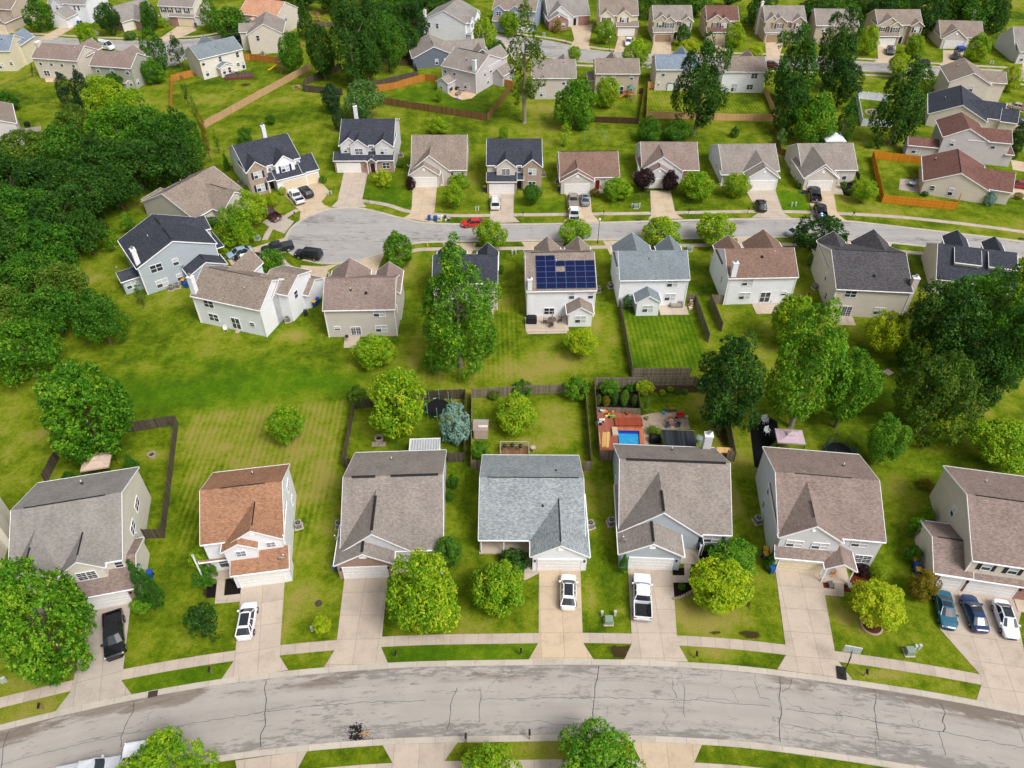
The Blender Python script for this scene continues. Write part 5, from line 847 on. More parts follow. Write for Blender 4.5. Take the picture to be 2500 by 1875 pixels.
def trunk_mesh(v):
    k = ('tr', v)
    if k in CRN: return CRN[k]
    g = random.Random(v); m = MB(); p = [(0, 0, -.02), (.004, .002, .02), (g.uniform(-.02, .02), g.uniform(-.02, .02), .3), (g.uniform(-.04, .04), g.uniform(-.04, .04), .6), (g.uniform(-.05, .05), g.uniform(-.05, .05), .85)]; r = [.05, .034, .027, .018, .006]
    for i in range(4): m.bar(p[i], p[i + 1], r[i], BARK, 9, r[i + 1], False, True)
    for j in range(7):
        z = g.uniform(.28, .66); a = j * 2.4 + g.uniform(-.4, .4); L = g.uniform(.16, .27); q = (0, 0, z); e = (math.cos(a) * L, math.sin(a) * L, z + g.uniform(.1, .24)); m.bar(q, e, .013, BARK, 6, .004, False, True)
        for s in (-.5, .5): m.bar(e, (e[0] + math.cos(a + s) * .08, e[1] + math.sin(a + s) * .08, e[2] + .09), .005, BARK, 5, .002, False, True)
    CRN[k] = m.mesh('trunk'); return CRN[k]
TN = [0]
def tree(t, cx, cy, rx, ry, mat, fam, label, hb=.9, group=None, cat='tree', name=None, tb=None, bark=None):
    a = depr(t, cx, cy); zc = 3.0; sc_ = SH[t][2] if t >= 0 else 1
    for _ in range(4):
        p = at(t, cx, cy, zc); dist = math.sqrt(p.x ** 2 + p.y ** 2 + (CH - zc) ** 2); fx = nat(t, cx, cy); s = CF / (p.y * math.cos(CP) + (CH - zc) * math.sin(CP)); r = rx / sc_ / s; vz = ry / sc_ / s
        c = math.sqrt(max(vz * vz - (r * math.sin(a)) ** 2, (.62 * r * math.cos(a)) ** 2)) / math.cos(a); zc = hb + c * .98
    v = TN[0]; TN[0] += 1; rz = (v * 1.7) % 6.28; H = hb + 2 * c
    o = thing(name or ('tree' if cat == 'tree' else 'shrub'), label, cat, (p.x, p.y, 0), rz, group)
    asp = min((1.0, 1.5, 2.2, 3.2), key=lambda q: abs(math.log(q * r / c))); cr = link('crown' if cat == 'tree' else 'foliage', crown(fam, v % (3 if asp < 2 else 2), asp), o, (0, 0, zc), (0, 0, 0), (r, r, c / asp)); cr.material_slots[0].link = 'OBJECT'; cr.material_slots[0].material = LF[mat]
    tk = tb or (1.0 if cat == 'tree' else .5); w_ = max(r * 1.5, H * .55) * tk; tr = link('trunk' if cat == 'tree' else 'stem', trunk_mesh(v % 4), o, (0, 0, 0), (0, 0, 0), (w_, w_, (hb + 1.25 * c) / .85))
    if bark: tr.material_slots[0].link = 'OBJECT'; tr.material_slots[0].material = bark
    return o
def bush(*a, **k):
    if len(a) < 9: k.setdefault('hb', .08)
    k.setdefault('cat', 'shrub'); return tree(*a, **k)
# front yards
tree(12, 310, 420, 400, 500, 'maple', 'round', 'largest broad green maple at lower left, hiding a garage corner', 1.5)
tree(12, 1370, 1720, 410, 370, 'lime', 'irr', 'lime-green street tree over a white vehicle at the bottom edge', 1.2)
bush(12, 1710, 440, 138, 160, 'dark', 'dense', 'dark rounded evergreen shrub alone on the lawn left of a white car')
bush(12, 1730, 40, 110, 95, 'green', 'dense', 'clipped ball shrub beside the terracotta-roofed house\'s path')
bush(8, 1690, 1505, 105, 100, 'lime', 'dense', 'yellow-green shrub under the terracotta-roofed house\'s porch post')
bush(12, 1185, 100, 75, 190, 'arbor', 'cone', 'left arborvitae of the pair beside the cream house garage', .2, name='arborvitae')
bush(12, 1265, 120, 70, 175, 'arbor', 'cone', 'right arborvitae of the pair beside the cream house garage', .2, name='arborvitae')
bush(12, 1190, 270, 95, 62, 'maple', 'dense', 'low leafy bush at the foot of the two arborvitae')
bush(13, 577, 468, 76, 88, 'yellow', 'dense', 'small lime-yellow globe shrub beside a white utility post')
tree(13, 1420, 175, 318, 355, 'lime', 'round', 'big yellow-green maple right of the empty central-left driveway', 1.1)
tree(13, 2060, 135, 245, 235, 'lime', 'round', 'yellow-green lawn tree between the big maple and a white car drive', 1.0)
bush(9, 1640, 1480, 118, 135, 'green', 'round', 'glossy dark green shrub tree at the taupe-roofed house\'s porch corner', .3)
tree(10, 1900, 1540, 215, 150, 'maple', 'round', 'greener tree behind the lime tree in the pale blue house\'s yard', 1.0)
tree(14, 1800, 100, 285, 215, 'yellow', 'round', 'brightest lime tree in front of the pale blue house, by a brown patch', .9)
tree(15, 985, 275, 235, 205, 'yellow', 'round', 'yellow-tipped tree in a brick ring on the lower right lawn', .8)
bush(15, 980, 5, 70, 75, 'lime', 'dense', 'small lime bush at the pinkish-roofed house\'s front corner')
bush(15, 1370, 112, 118, 128, 'gold', 'dense', 'bronze-green rounded shrub left of the teal sports car')
bush(11, 1400, 1150, 62, 60, 'lime', 'dense', 'topmost lime shrub along the beige house\'s west wall', group=None)
bush(11, 1305, 1265, 70, 85, 'maple', 'dense', 'middle leafy shrub along the beige house\'s west wall')
bush(11, 1280, 1485, 78, 80, 'green', 'dense', 'shrub above the three stacked yellow and blue bins')
bush(11, 1390, 905, 66, 48, 'gold', 'dense', 'dull yellow dome shrub behind the beige house')
bush(10, 978, 1575, 40, 78, 'arbor', 'cone', 'small cone evergreen left of the pale blue house\'s garage', .1)
bush(11, 85, 1540, 62, 82, 'arbor', 'cone', 'upright evergreen beside the yellow-lidded bins', .1)
bush(10, 1650, 1440, 40, 32, 'green', 'dense', 'left round shrub under the teal-shuttered window')
bush(10, 1710, 1432, 40, 32, 'green', 'dense', 'right round shrub under the teal-shuttered window')
bush(10, 60, 1545, 130, 45, 'dark', 'dense', 'low dark groundcover shrub below the open porch of the mottled-roof house')
bush(11, 850, 1625, 70, 35, 'purple', 'dense', 'dark purple low shrub at the pinkish-roofed house\'s corner')
bush(14, 1465, 128, 34, 30, 'green', 'dense', 'small shrub in the black mulch bed beside the white pickup\'s drive')
tree(14, 745, 1610, 370, 305, 'maple', 'irr', 'bushy green street tree at the bottom centre', 1.2)
tree(13, 2010, 1670, 260, 235, 'lime', 'irr', 'thin lime street tree cut by the bottom edge, left of the bushy one', 1.1)
bush(9, 1680, 885, 48, 62, 'green', 'dense', 'upper dark shrub on the taupe-roofed house\'s east side')
bush(9, 1655, 1000, 34, 50, 'green', 'dense', 'lower dark shrub on the taupe-roofed house\'s east side')
bush(9, 1900, 630, 72, 92, 'maple', 'dense', 'bright green shrub inside the fence corner by the mottled roof')
# gardens behind the nearest row
tree(8, 705, 290, 365, 415, 'maple', 'round', 'large dense maple over the fence behind the cream house', 1.2)
bush(8, 1095, 725, 62, 78, 'arbor', 'cone', 'pointed evergreen right of the beige canopy', .1); bush(8, 570, 835, 55, 52, 'arbor', 'cone', 'pointed evergreen left of the beige canopy', .1)
tree(9, 262, 385, 158, 160, 'lime', 'round', 'lone yellow-green tree on the striped lawn', .7)
tree(9, 1200, 215, 262, 275, 'lime', 'round', 'broad yellow-tipped tree beside the trampoline', 1.1)
bush(9, 868, 160, 85, 95, 'olive', 'dense', 'olive shrub at the outer corner of the trampoline garden', .3)
tree(9, 1695, 395, 128, 168, 'spruce', 'dense', 'silvery blue spruce in the trampoline garden', .15, name='blue_spruce')
bush(9, 1740, 130, 42, 40, 'maple', 'dense', 'leafy bush against the trampoline garden\'s rear fence'); bush(9, 2020, 150, 50, 45, 'olive', 'dense', 'thin bush against the rear fence beside the small shed')
tree(10, 72, 305, 180, 168, 'lime', 'round', 'yellow-green tree alone in the fenced yard with the small shed', .7)
bush(10, 578, 85, 116, 110, 'maple', 'dense', 'round green bush over the corner of the fenced shed yard', .3)
bush(10, 120, 95, 95, 55, 'green', 'dense', 'loose green bush straddling the rear fence of the shed yard')
bush(10, 1155, 88, 80, 56, 'yellow', 'dense', 'bright yellow mounded shrub by the vegetable garden gate', .1)
for i, (x, y, m_) in enumerate(((1305, 128, 'yellow'), (1372, 102, 'lime'), (1430, 122, 'green'), (1495, 122, 'pale'))): bush(10, x, y, 30, 22, m_, 'dense', ['small yellow mound in the rear fence flower bed', 'pale lime mound in the rear fence flower bed', 'green perennial clump in the rear fence flower bed', 'white-flecked clump in the rear fence flower bed'][i])
tree(-1, 1785, 925, 98, 118, 'dark', 'irr', 'dark leaning-trunk tree above the pool garden', 2.4, bark=BARKP); tree(-1, 1983, 885, 104, 140, 'maple', 'irr', 'tall bright maple on a bare reddish trunk beside the black mulch yard', 3.4, bark=BARKP)
tree(-1, 1938, 783, 58, 62, 'lime', 'round', 'lime-green tree behind the tall maple, below the brown-roofed house', .8); tree(-1, 2076, 948, 64, 92, 'maple', 'round', 'leafy tree touching the tall maple on its right', 1.5)
tree(-1, 2298, 958, 100, 108, 'olive', 'irr', 'dull olive tree with a loose crown on the right lawn', 1.5); tree(11, 1060, 530, 165, 195, 'maple', 'round', 'small round-headed maple standing left of the olive tree\'s foot', 1.2)
tree(11, 2045, 575, 285, 232, 'lime', 'round', 'broad yellow-green tree above the beige house at the right edge', 1.0)
for i, (x, y, rx, ry, m_, f) in enumerate(((2308, 792, 108, 112, 'dark', 'irr'), (2455, 745, 85, 115, 'maple', 'irr'), (2400, 890, 80, 85, 'dark', 'irr'), (2478, 850, 70, 120, 'green', 'irr'), (2385, 735, 88, 72, 'maple', 'irr'))):
    tree(-1, x, y, rx, ry, m_, f, ['darkest tree of the right-edge grove, against the navy-roofed house', 'tall green tree at the grove\'s upper right, on the frame edge', 'dark tree at the grove\'s lower middle', 'green tree at the grove\'s lower right, on the frame edge', 'feathery lighter tree overlapping the navy roof'][i], 1.5)
tree(-1, 2163, 812, 50, 53, 'yellow', 'round', 'bright yellow-green tree at the beige house\'s patio corner', .6)
# gardens and street trees of the second row
for a_ in [(5, 1210, 510, 132, 152, 'maple', 'round', 'round green tree on the kerb at the mouth of the turning circle'), (5, 2000, 380, 138, 118, 'lime', 'round', 'yellow-tinted street tree beside the parked red sedan'), (6, 570, 365, 146, 106, 'lime', 'round', 'street tree behind the solar-panelled house'), (6, 1300, 355, 178, 122, 'lime', 'round', 'wide street tree behind the blue-grey roof'), (6, 1755, 345, 182, 138, 'lime', 'round', 'wide street tree behind the warm brown roof'), (7, 500, 385, 222, 142, 'dark', 'dense', 'dark green dome tree hiding a silver car'), (5, 1015, 1360, 178, 148, 'lime', 'round', 'yellow-green tree touching the greige house\'s small patio'), (5, 150, 630, 118, 118, 'maple', 'round', 'young green tree on the wedge lawn below two black vehicles'), (6, 618, 1300, 145, 122, 'yellow', 'round', 'small bright yellow tree below the solar-panelled house\'s bump-out')]: tree(*a_, .7)
tree(5, 1715, 1020, 345, 550, 'maple', 'tall', 'towering many-lobed tree in front of the charcoal-roofed house', .2, bark=BARKP)
bush(5, 2082, 680, 28, 40, 'maple', 'dense', 'narrow shrub on the east wall of the charcoal-roofed house'); bush(6, 1012, 955, 55, 62, 'arbor', 'sparse', 'straggly bush against the blue-grey-roofed bump-out'); bush(7, 412, 605, 30, 50, 'maple', 'dense', 'small shrub at the west corner of the dark-ribbed roof house')
bush(7, 640, 1240, 45, 55, 'purple', 'sparse', 'dark purple bush behind the lime tree on the right')
tree(4, 920, 430, 85, 92, 'maple', 'sparse', 'young light tree left of the bluish-grey house', .4); tree(4, 1075, 290, 76, 85, 'maple', 'sparse', 'young tree above the bluish-grey house\'s roof edge', .4); tree(4, 1180, 895, 48, 92, 'olive', 'sparse', 'thin sapling at the bluish-grey house\'s near corner', .3)
# the wood on the left
for (x, y, r, q, m_) in ((55, 852, 92, 82, 'maple'), (238, 768, 62, 66, 'green'), (-5, 765, 80, 70, 'olive'), (125, 752, 82, 66, 'green'), (70, 672, 84, 66, 'green'), (158, 700, 66, 62, 'olive'), (15, 600, 80, 66, 'dark'), (110, 600, 84, 70, 'green'), (45, 520, 84, 66, 'green'), (145, 530, 84, 66, 'dark'), (205, 560, 50, 52, 'dark'), (220, 470, 62, 60, 'dark'), (30, 442, 78, 62, 'dark'), (120, 445, 84, 62, 'dark'), (60, 372, 72, 56, 'olive'), (150, 365, 80, 60, 'green'), (245, 385, 80, 62, 'dark'), (330, 402, 86, 62, 'dark'), (412, 388, 66, 64, 'dark'), (185, 305, 60, 52, 'olive'), (285, 318, 76, 58, 'maple'), (370, 320, 80, 60, 'green'), (440, 335, 60, 66, 'green'), (255, 238, 52, 50, 'lime'), (318, 270, 60, 46, 'lime'), (-40, 690, 80, 70, 'dark'), (-50, 560, 80, 70, 'dark'), (-50, 440, 80, 70, 'dark'), (280, 455, 60, 50, 'dark')):
    tree(-1, x, y, r, q, m_, 'irr', 'leafy tree merged into the dense wood along the left', 1.5, 'trees of the left wood')
tree(-1, 128, 222, 2, 2, 'dark', 'dense', 'x') if False else None
# upper left
for a_ in [(0, 555, 775, 78, 142, 'conif', 'col', 'left of two dark columnar evergreens by the iron fence', .3), (0, 692, 765, 78, 162, 'conif', 'col', 'right of two dark columnar evergreens by the iron fence', .3), (0, 55, 850, 95, 78, 'green', 'round', 'round bushy tree at the left edge above a small deck', .3), (0, 312, 112, 126, 128, 'green', 'dense', 'dense egg-shaped tree before the white shuttered house', .4), (0, 912, 158, 100, 118, 'dark', 'round', 'dark round tree left of the low brick house', .6), (0, 1252, 130, 74, 106, 'green', 'round', 'oval tree right of the low brick house', .6), (0, 732, 312, 90, 105, 'lime', 'round', 'lime tree left of the parked white van', .6), (0, 1282, 410, 108, 158, 'green', 'col', 'tall street tree right of the parked white van', .6), (0, 1288, 595, 92, 95, 'maple', 'round', 'bushy tree at the sage-grey house\'s east wall', .5), (0, 1488, 430, 80, 125, 'dark', 'sparse', 'sparse upright tree left of the cream grey-roofed house', .6), (0, 1762, 118, 84, 120, 'maple', 'col', 'upright light green tree right of the red-brick garage', .5), (0, 1945, 190, 152, 122, 'green', 'dense', 'broad round tree before the pale orange roof', .6), (0, 950, 690, 100, 62, 'green', 'round', 'low tree against the sage-grey house\'s rear wall', .3), (1, 425, 160, 85, 140, 'dark', 'cone', 'dark cone-shaped tree right of the taupe gable', .3), (1, 562, 420, 118, 190, 'dark', 'round', 'dark egg-shaped tree on a pale trunk at the old fence corner', 1.8), (1, 310, 440, 108, 152, 'maple', 'round', 'light green tree beside the yellow slide', .8), (1, 650, 830, 84, 115, 'conif', 'round', 'upper dark evergreen of the pair outside the grey fence', .3), (1, 705, 978, 56, 115, 'conif', 'col', 'lower dark evergreen of the pair outside the grey fence', .3), (1, 925, 850, 185, 170, 'pale', 'irr', 'pale willow-like tree behind the navy-roofed house\'s chimney', .5), (1, 1565, 800, 36, 52, 'lime', 'round', 'small tree beside the sunroom patio', .3), (1, 1552, 1055, 90, 66, 'lime', 'round', 'lime tree behind the plain tan roof', .4), (1, 1950, 290, 112, 122, 'lime', 'round', 'lime tree in front of the pale blue-white tall house', .5), (1, 2155, 190, 88, 80, 'lime', 'round', 'round lime tree before the blue house', .5), (1, 2062, 405, 66, 62, 'green', 'round', 'small tree below the lime tree at the drive bend', .5), (1, 2105, 1125, 48, 55, 'lime', 'round', 'small yellow tree behind the black-blue roof', .5), (5, 1680, 62, 92, 96, 'lime', 'round', 'lime tree on the lawn between two driveways above the red sedan', .5), (16, 1130, 1130, 250, 218, 'lime', 'irr', 'large yellow-green tree beside the turning circle', .8), (16, 1295, 965, 190, 200, 'lime', 'irr', 'yellow-green tree hiding the maroon pickup\'s bonnet', .8), (16, 1540, 865, 72, 76, 'yellow', 'round', 'small yellow-green tree before the angled brick bay', .3), (1, 1085, 1495, 85, 75, 'yellow', 'sparse', 'yellow sapling in a dark mulch bed', .3)]: tree(*a_)
tree(1, 800, 320, 175, 320, 'dark', 'irr', 'tallest dark tree at the front of the upper wood', 2.5, bark=BARKP); tree(1, 930, 400, 150, 230, 'dark', 'irr', 'dark tree just right of the tallest one in the upper wood', 1.5); tree(1, 1120, 330, 150, 210, 'green', 'irr', 'spreading green tree on a thin trunk at the upper wood\'s edge', 2.0)
for (x, y, r, q, m_) in ((850, 20, 42, 55, 'olive'), (905, 40, 50, 50, 'dark'), (960, 30, 52, 52, 'green'), (945, 70, 50, 55, 'dark'), (1010, 40, 40, 55, 'dark'), (1010, 5, 52, 30, 'green'), (1060, 8, 40, 28, 'dark'), (800, -6, 40, 26, 'dark'), (860, -10, 50, 20, 'green'), (740, -10, 40, 18, 'dark'), (690, -12, 40, 16, 'dark'), (1100, 5, 30, 24, 'dark'), (995, 95, 30, 34, 'dark')):
    tree(-1, x, y, r, q, m_, 'irr', 'dark tree merged into the wood at the top, left of centre', 1.5, 'trees of the upper wood')
for (x, y, r, q, m_) in ((1595, 8, 40, 26, 'green'), (1640, 12, 42, 26, 'dark'), (1700, 6, 40, 24, 'green'), (1860, 22, 38, 34, 'dark'), (1985, 28, 46, 40, 'dark'), (2050, 25, 48, 40, 'green'), (2110, 12, 44, 30, 'olive'), (2160, 22, 40, 40, 'dark'), (2205, 15, 44, 32, 'green'), (2265, 30, 50, 46, 'dark'), (2330, 22, 46, 42, 'green'), (2385, 26, 52, 50, 'green'), (2430, 30, 40, 46, 'dark'), (1300, 0, 40, 12, 'dark'), (1540, 2, 36, 14, 'dark'), (2220, -12, 60, 16, 'dark'), (2130, -14, 60, 16, 'dark'), (1780, -10, 34, 12, 'dark')):
    tree(-1, x, y, r, q, m_, 'irr', 'tree in the dark row behind the far street\'s houses', 1.0, 'trees behind the far street')
for i, (x, y, rx, ry, f) in enumerate(((1560, 770, 30, 120, 'sparse'), (1640, 930, 36, 110, 'sparse'), (1700, 1060, 34, 130, 'sparse'), (1735, 1200, 30, 150, 'sparse'), (1825, 1190, 26, 95, 'sparse'), (1902, 1355, 30, 76, 'cone'))):
    tree(0, x, y, rx, ry, ['olive', 'olive', 'gold', 'gold', 'maple', 'arbor'][i], f, ['thin wispy poplar inside the orange-fenced yard', 'second wispy poplar, next to the fence line', 'reddish bare-stemmed poplar at the fence corner', 'lowest reddish poplar, at the wood\'s corner', 'single slim sapling on the open slope', 'narrow cone evergreen beside the white side wall'][i], .3, tb=.6)
for a_ in [(0, 1095, 298, 55, 33, 'pale', 'dense', 'pale fountain grass clump on the lawn by the white van'), (0, 1370, 190, 55, 32, 'lime', 'dense', 'lime hedge left of the red-brick entry'), (0, 1235, 560, 50, 38, 'maple', 'dense', 'x'), (0, 2062, 1148, 66, 66, 'green', 'round', 'dark shrub tree on the slope above the navy roof'), (1, 140, 1010, 45, 40, 'green', 'round', 'round shrub on the slope near the tall brick chimney'), (1, 575, 1510, 38, 30, 'lime', 'dense', 'x'), (1, 1322, 1545, 46, 52, 'purple', 'dense', 'dark maroon shrub left of the stained drive'), (1, 1730, 1525, 98, 32, 'lime', 'dense', 'low lime hedge under the small-shuttered window'), (1, 1232, 1380, 32, 30, 'maple', 'dense', 'shrub at the light grey house\'s east corner'), (16, 1655, 762, 46, 44, 'yellow', 'dense', 'yellow-green ball shrub beside the black front door'), (16, 2110, 632, 48, 42, 'maple', 'dense', 'round green shrub at the end of the three-door garage'), (16, 1240, 735, 36, 36, 'lime', 'dense', 'small lime shrub by the air conditioner of the angled house'), (16, 850, 1120, 92, 50, 'green', 'dense', 'dark shrub mass under the sprawling roof\'s porch'), (16, 1000, 1445, 50, 44, 'lime', 'dense', 'lime shrub beside the pale blue car'), (6, 205, 50, 84, 82, 'green', 'round', 'dark round tree in front of the brick-fronted house'), (2, 485, 1135, 56, 92, 'lime', 'sparse', 'slim yellow-green tree on the open grass by the swing frame'), (2, 1915, 1112, 40, 44, 'dark', 'dense', 'drooping dark shrub alone on the grass'), (2, 825, 268, 85, 88, 'lime', 'round', 'lime tree left of the blue-backed pickup'), (2, 1082, 440, 126, 106, 'lime', 'round', 'wide lime tree below the blue-backed pickup'), (2, 560, 450, 62, 55, 'lime', 'round', 'street tree above the greige roof'), (2, 1482, 295, 66, 82, 'green', 'round', 'green tree in front of the teal-shuttered house'), (2, 1918, 290, 90, 94, 'lime', 'round', 'lime tree in front of the dark red roof'), (2, 1515, 400, 88, 42, 'yellow', 'round', 'yellow-green tree above the pale blue-grey roof'), (2, 2090, 435, 66, 32, 'yellow', 'round', 'small yellow tree on the far pavement'), (2, 415, 218, 50, 54, 'gold', 'sparse', 'brownish thin shrub before the red-brick gable'), (2, 25, 205, 78, 90, 'lime', 'round', 'lime tree at the blue house\'s drive')]:
    if a_[7] == 'x': continue
    tree(*a_, .25) if a_[7].split(',')[0].find('tree') >= 0 else bush(*a_)
tree(2, 145, 470, 178, 420, 'olive', 'sparse', 'tall thin see-through tree with a pale bare trunk', 4.0, bark=BARKP); tree(2, 150, 560, 130, 300, 'olive', 'sparse', 'x2', 3.0) if False else None
tree(2, 568, 870, 188, 195, 'maple', 'round', 'big round maple left of the playset yard', .5); tree(2, 845, 775, 116, 118, 'lime', 'round', 'round yellow-green tree beside the wooden playset', .4)
tree(2, 1640, 690, 240, 350, 'dark', 'irr', 'great dark oak rising over the pale wooden fence', 3.0, bark=BARKP); tree(2, 1190, 1090, 118, 108, 'green', 'irr', 'ragged bush tree left, below the pale fence', .3); tree(2, 1440, 1110, 135, 88, 'green', 'irr', 'ragged bush tree right, below the pale fence', .3)
tree(21, 740, 1430, 152, 142, 'purple', 'round', 'left dark purple tree before the rose-taupe roof', .5); tree(21, 1092, 1435, 118, 132, 'purple', 'round', 'right dark purple tree before the rose-taupe roof', .5)
tree(21, 1450, 1505, 252, 168, 'lime', 'round', 'wide lime tree right of the purple pair', .5); tree(21, 1990, 1505, 190, 158, 'lime', 'round', 'lime tree below the columned porch', .5); tree(21, 370, 1540, 212, 130, 'lime', 'round', 'lime tree right of the crimson front door', .5); bush(21, 65, 1595, 66, 60, 'gold', 'dense', 'bronze bush left of the crimson front door')
tree(3, 290, 520, 205, 290, 'green', 'irr', 'tall leafy giant left of the two over the far street', 1.5); tree(3, 660, 400, 200, 310, 'dark', 'irr', 'tall leafy giant right of the two over the far street', 1.5); tree(3, 680, 700, 175, 190, 'dark', 'irr', 'dark tree below the right-hand leafy giant', 1.2); tree(3, 260, 860, 175, 220, 'dark', 'irr', 'dark tree below the left-hand leafy giant', 1.2)
tree(3, 460, 1000, 188, 205, 'maple', 'round', 'round bright green tree behind the steep dark-sided gable', .5); tree(3, 715, 1030, 84, 165, 'arbor', 'col', 'upright green tree right of the round one, by the white tent', .4); tree(3, 1200, 860, 225, 335, 'dark', 'irr', 'huge dark tree hiding half the white vinyl fence', 1.0, bark=BARKP)
for a_ in [(3, 908, 330, 86, 108, 'lime', 'round', 'lime tree left of the far brick-bay house'), (3, 1295, 375, 82, 80, 'lime', 'round', 'lime tree right of the grey pickup\'s drive'), (3, 1170, 552, 104, 92, 'yellow', 'round', 'yellow-green street tree left of the black car at the kerb'), (3, 1830, 392, 102, 104, 'lime', 'round', 'lime tree right of the far garage gable'), (3, 2108, 658, 84, 96, 'yellow', 'round', 'yellow street tree at the far right'), (22, 1510, 920, 170, 148, 'lime', 'round', 'lime tree in a mulch ring outside the orange fence'), (3, 2165, 1170, 70, 130, 'dark', 'round', 'dark tree cut by the right edge near two cars')]: tree(*a_, .5)
for a_ in [(22, 1215, 835, 42, 50, 'pale', 'dense', 'white-flowering clump left in the black mulch bed'), (22, 1340, 800, 34, 26, 'green', 'dense', 'green clump under the arched window'), (22, 1300, 930, 60, 40, 'olive', 'sparse', 'low plants at the front of the black mulch bed'), (22, 590, 738, 42, 32, 'lime', 'dense', 'top lime shrub beside the steep dark-sided gable'), (22, 602, 795, 36, 28, 'yellow', 'dense', 'middle yellow shrub beside the steep dark-sided gable'), (22, 620, 850, 40, 34, 'pale', 'dense', 'bottom pale shrub beside the steep dark-sided gable'), (24, 1655, 850, 105, 118, 'spruce', 'dense', 'blue-green juniper mound at the red-brown-roofed house\'s corner'), (22, 370, 190, 82, 112, 'pale', 'sparse', 'pale leafy shrub by the brown garden fence'), (22, 1580, 290, 70, 40, 'green', 'sparse', 'low bush beside the stump of a great dark tree'), (24, 2055, 135, 55, 58, 'green', 'dense', 'clipped round shrub by the lilac house\'s drive'), (24, 2130, 810, 80, 48, 'gold', 'dense', 'brownish shrubs beside the red sedan\'s drive'), (24, 545, 780, 60, 42, 'green', 'dense', 'low leafy plants at the foot of the red-brown-roofed house'), (10, 1160, 220, 40, 90, 'olive', 'sparse', 'straggly shrub outside the vegetable garden'), (10, 1800, 400, 32, 95, 'arbor', 'sparse', 'tall garden plants along the east fence of the pool yard'), (10, 1225, 450, 60, 50, 'olive', 'sparse', 'potted grasses beside the covered barbecue')]: bush(*a_)
for i, (x, y, rx, ry, m_) in enumerate(((985, 180, 34, 88, 'maple'), (905, 175, 26, 80, 'green'), (765, 195, 24, 60, 'olive'), (830, 205, 34, 55, 'gold'), (1068, 200, 24, 62, 'olive'), (860, 90, 90, 22, 'maple'), (1040, 90, 46, 34, 'green'))):
    bush(10, x, y, rx, ry * .8, m_, 'dense', ['brightest row of bean plants in the vegetable garden', 'green vegetable row left of the bean plants', 'sparse seedlings at the vegetable garden\'s left side', 'yellowing squash plants in the vegetable garden', 'thin plants along the vegetable garden\'s right fence', 'trailing vines along the vegetable garden\'s rear', 'tall leafy bush in the vegetable garden\'s rear corner'][i], cat='plant', name='vegetable_row', hb=.02)
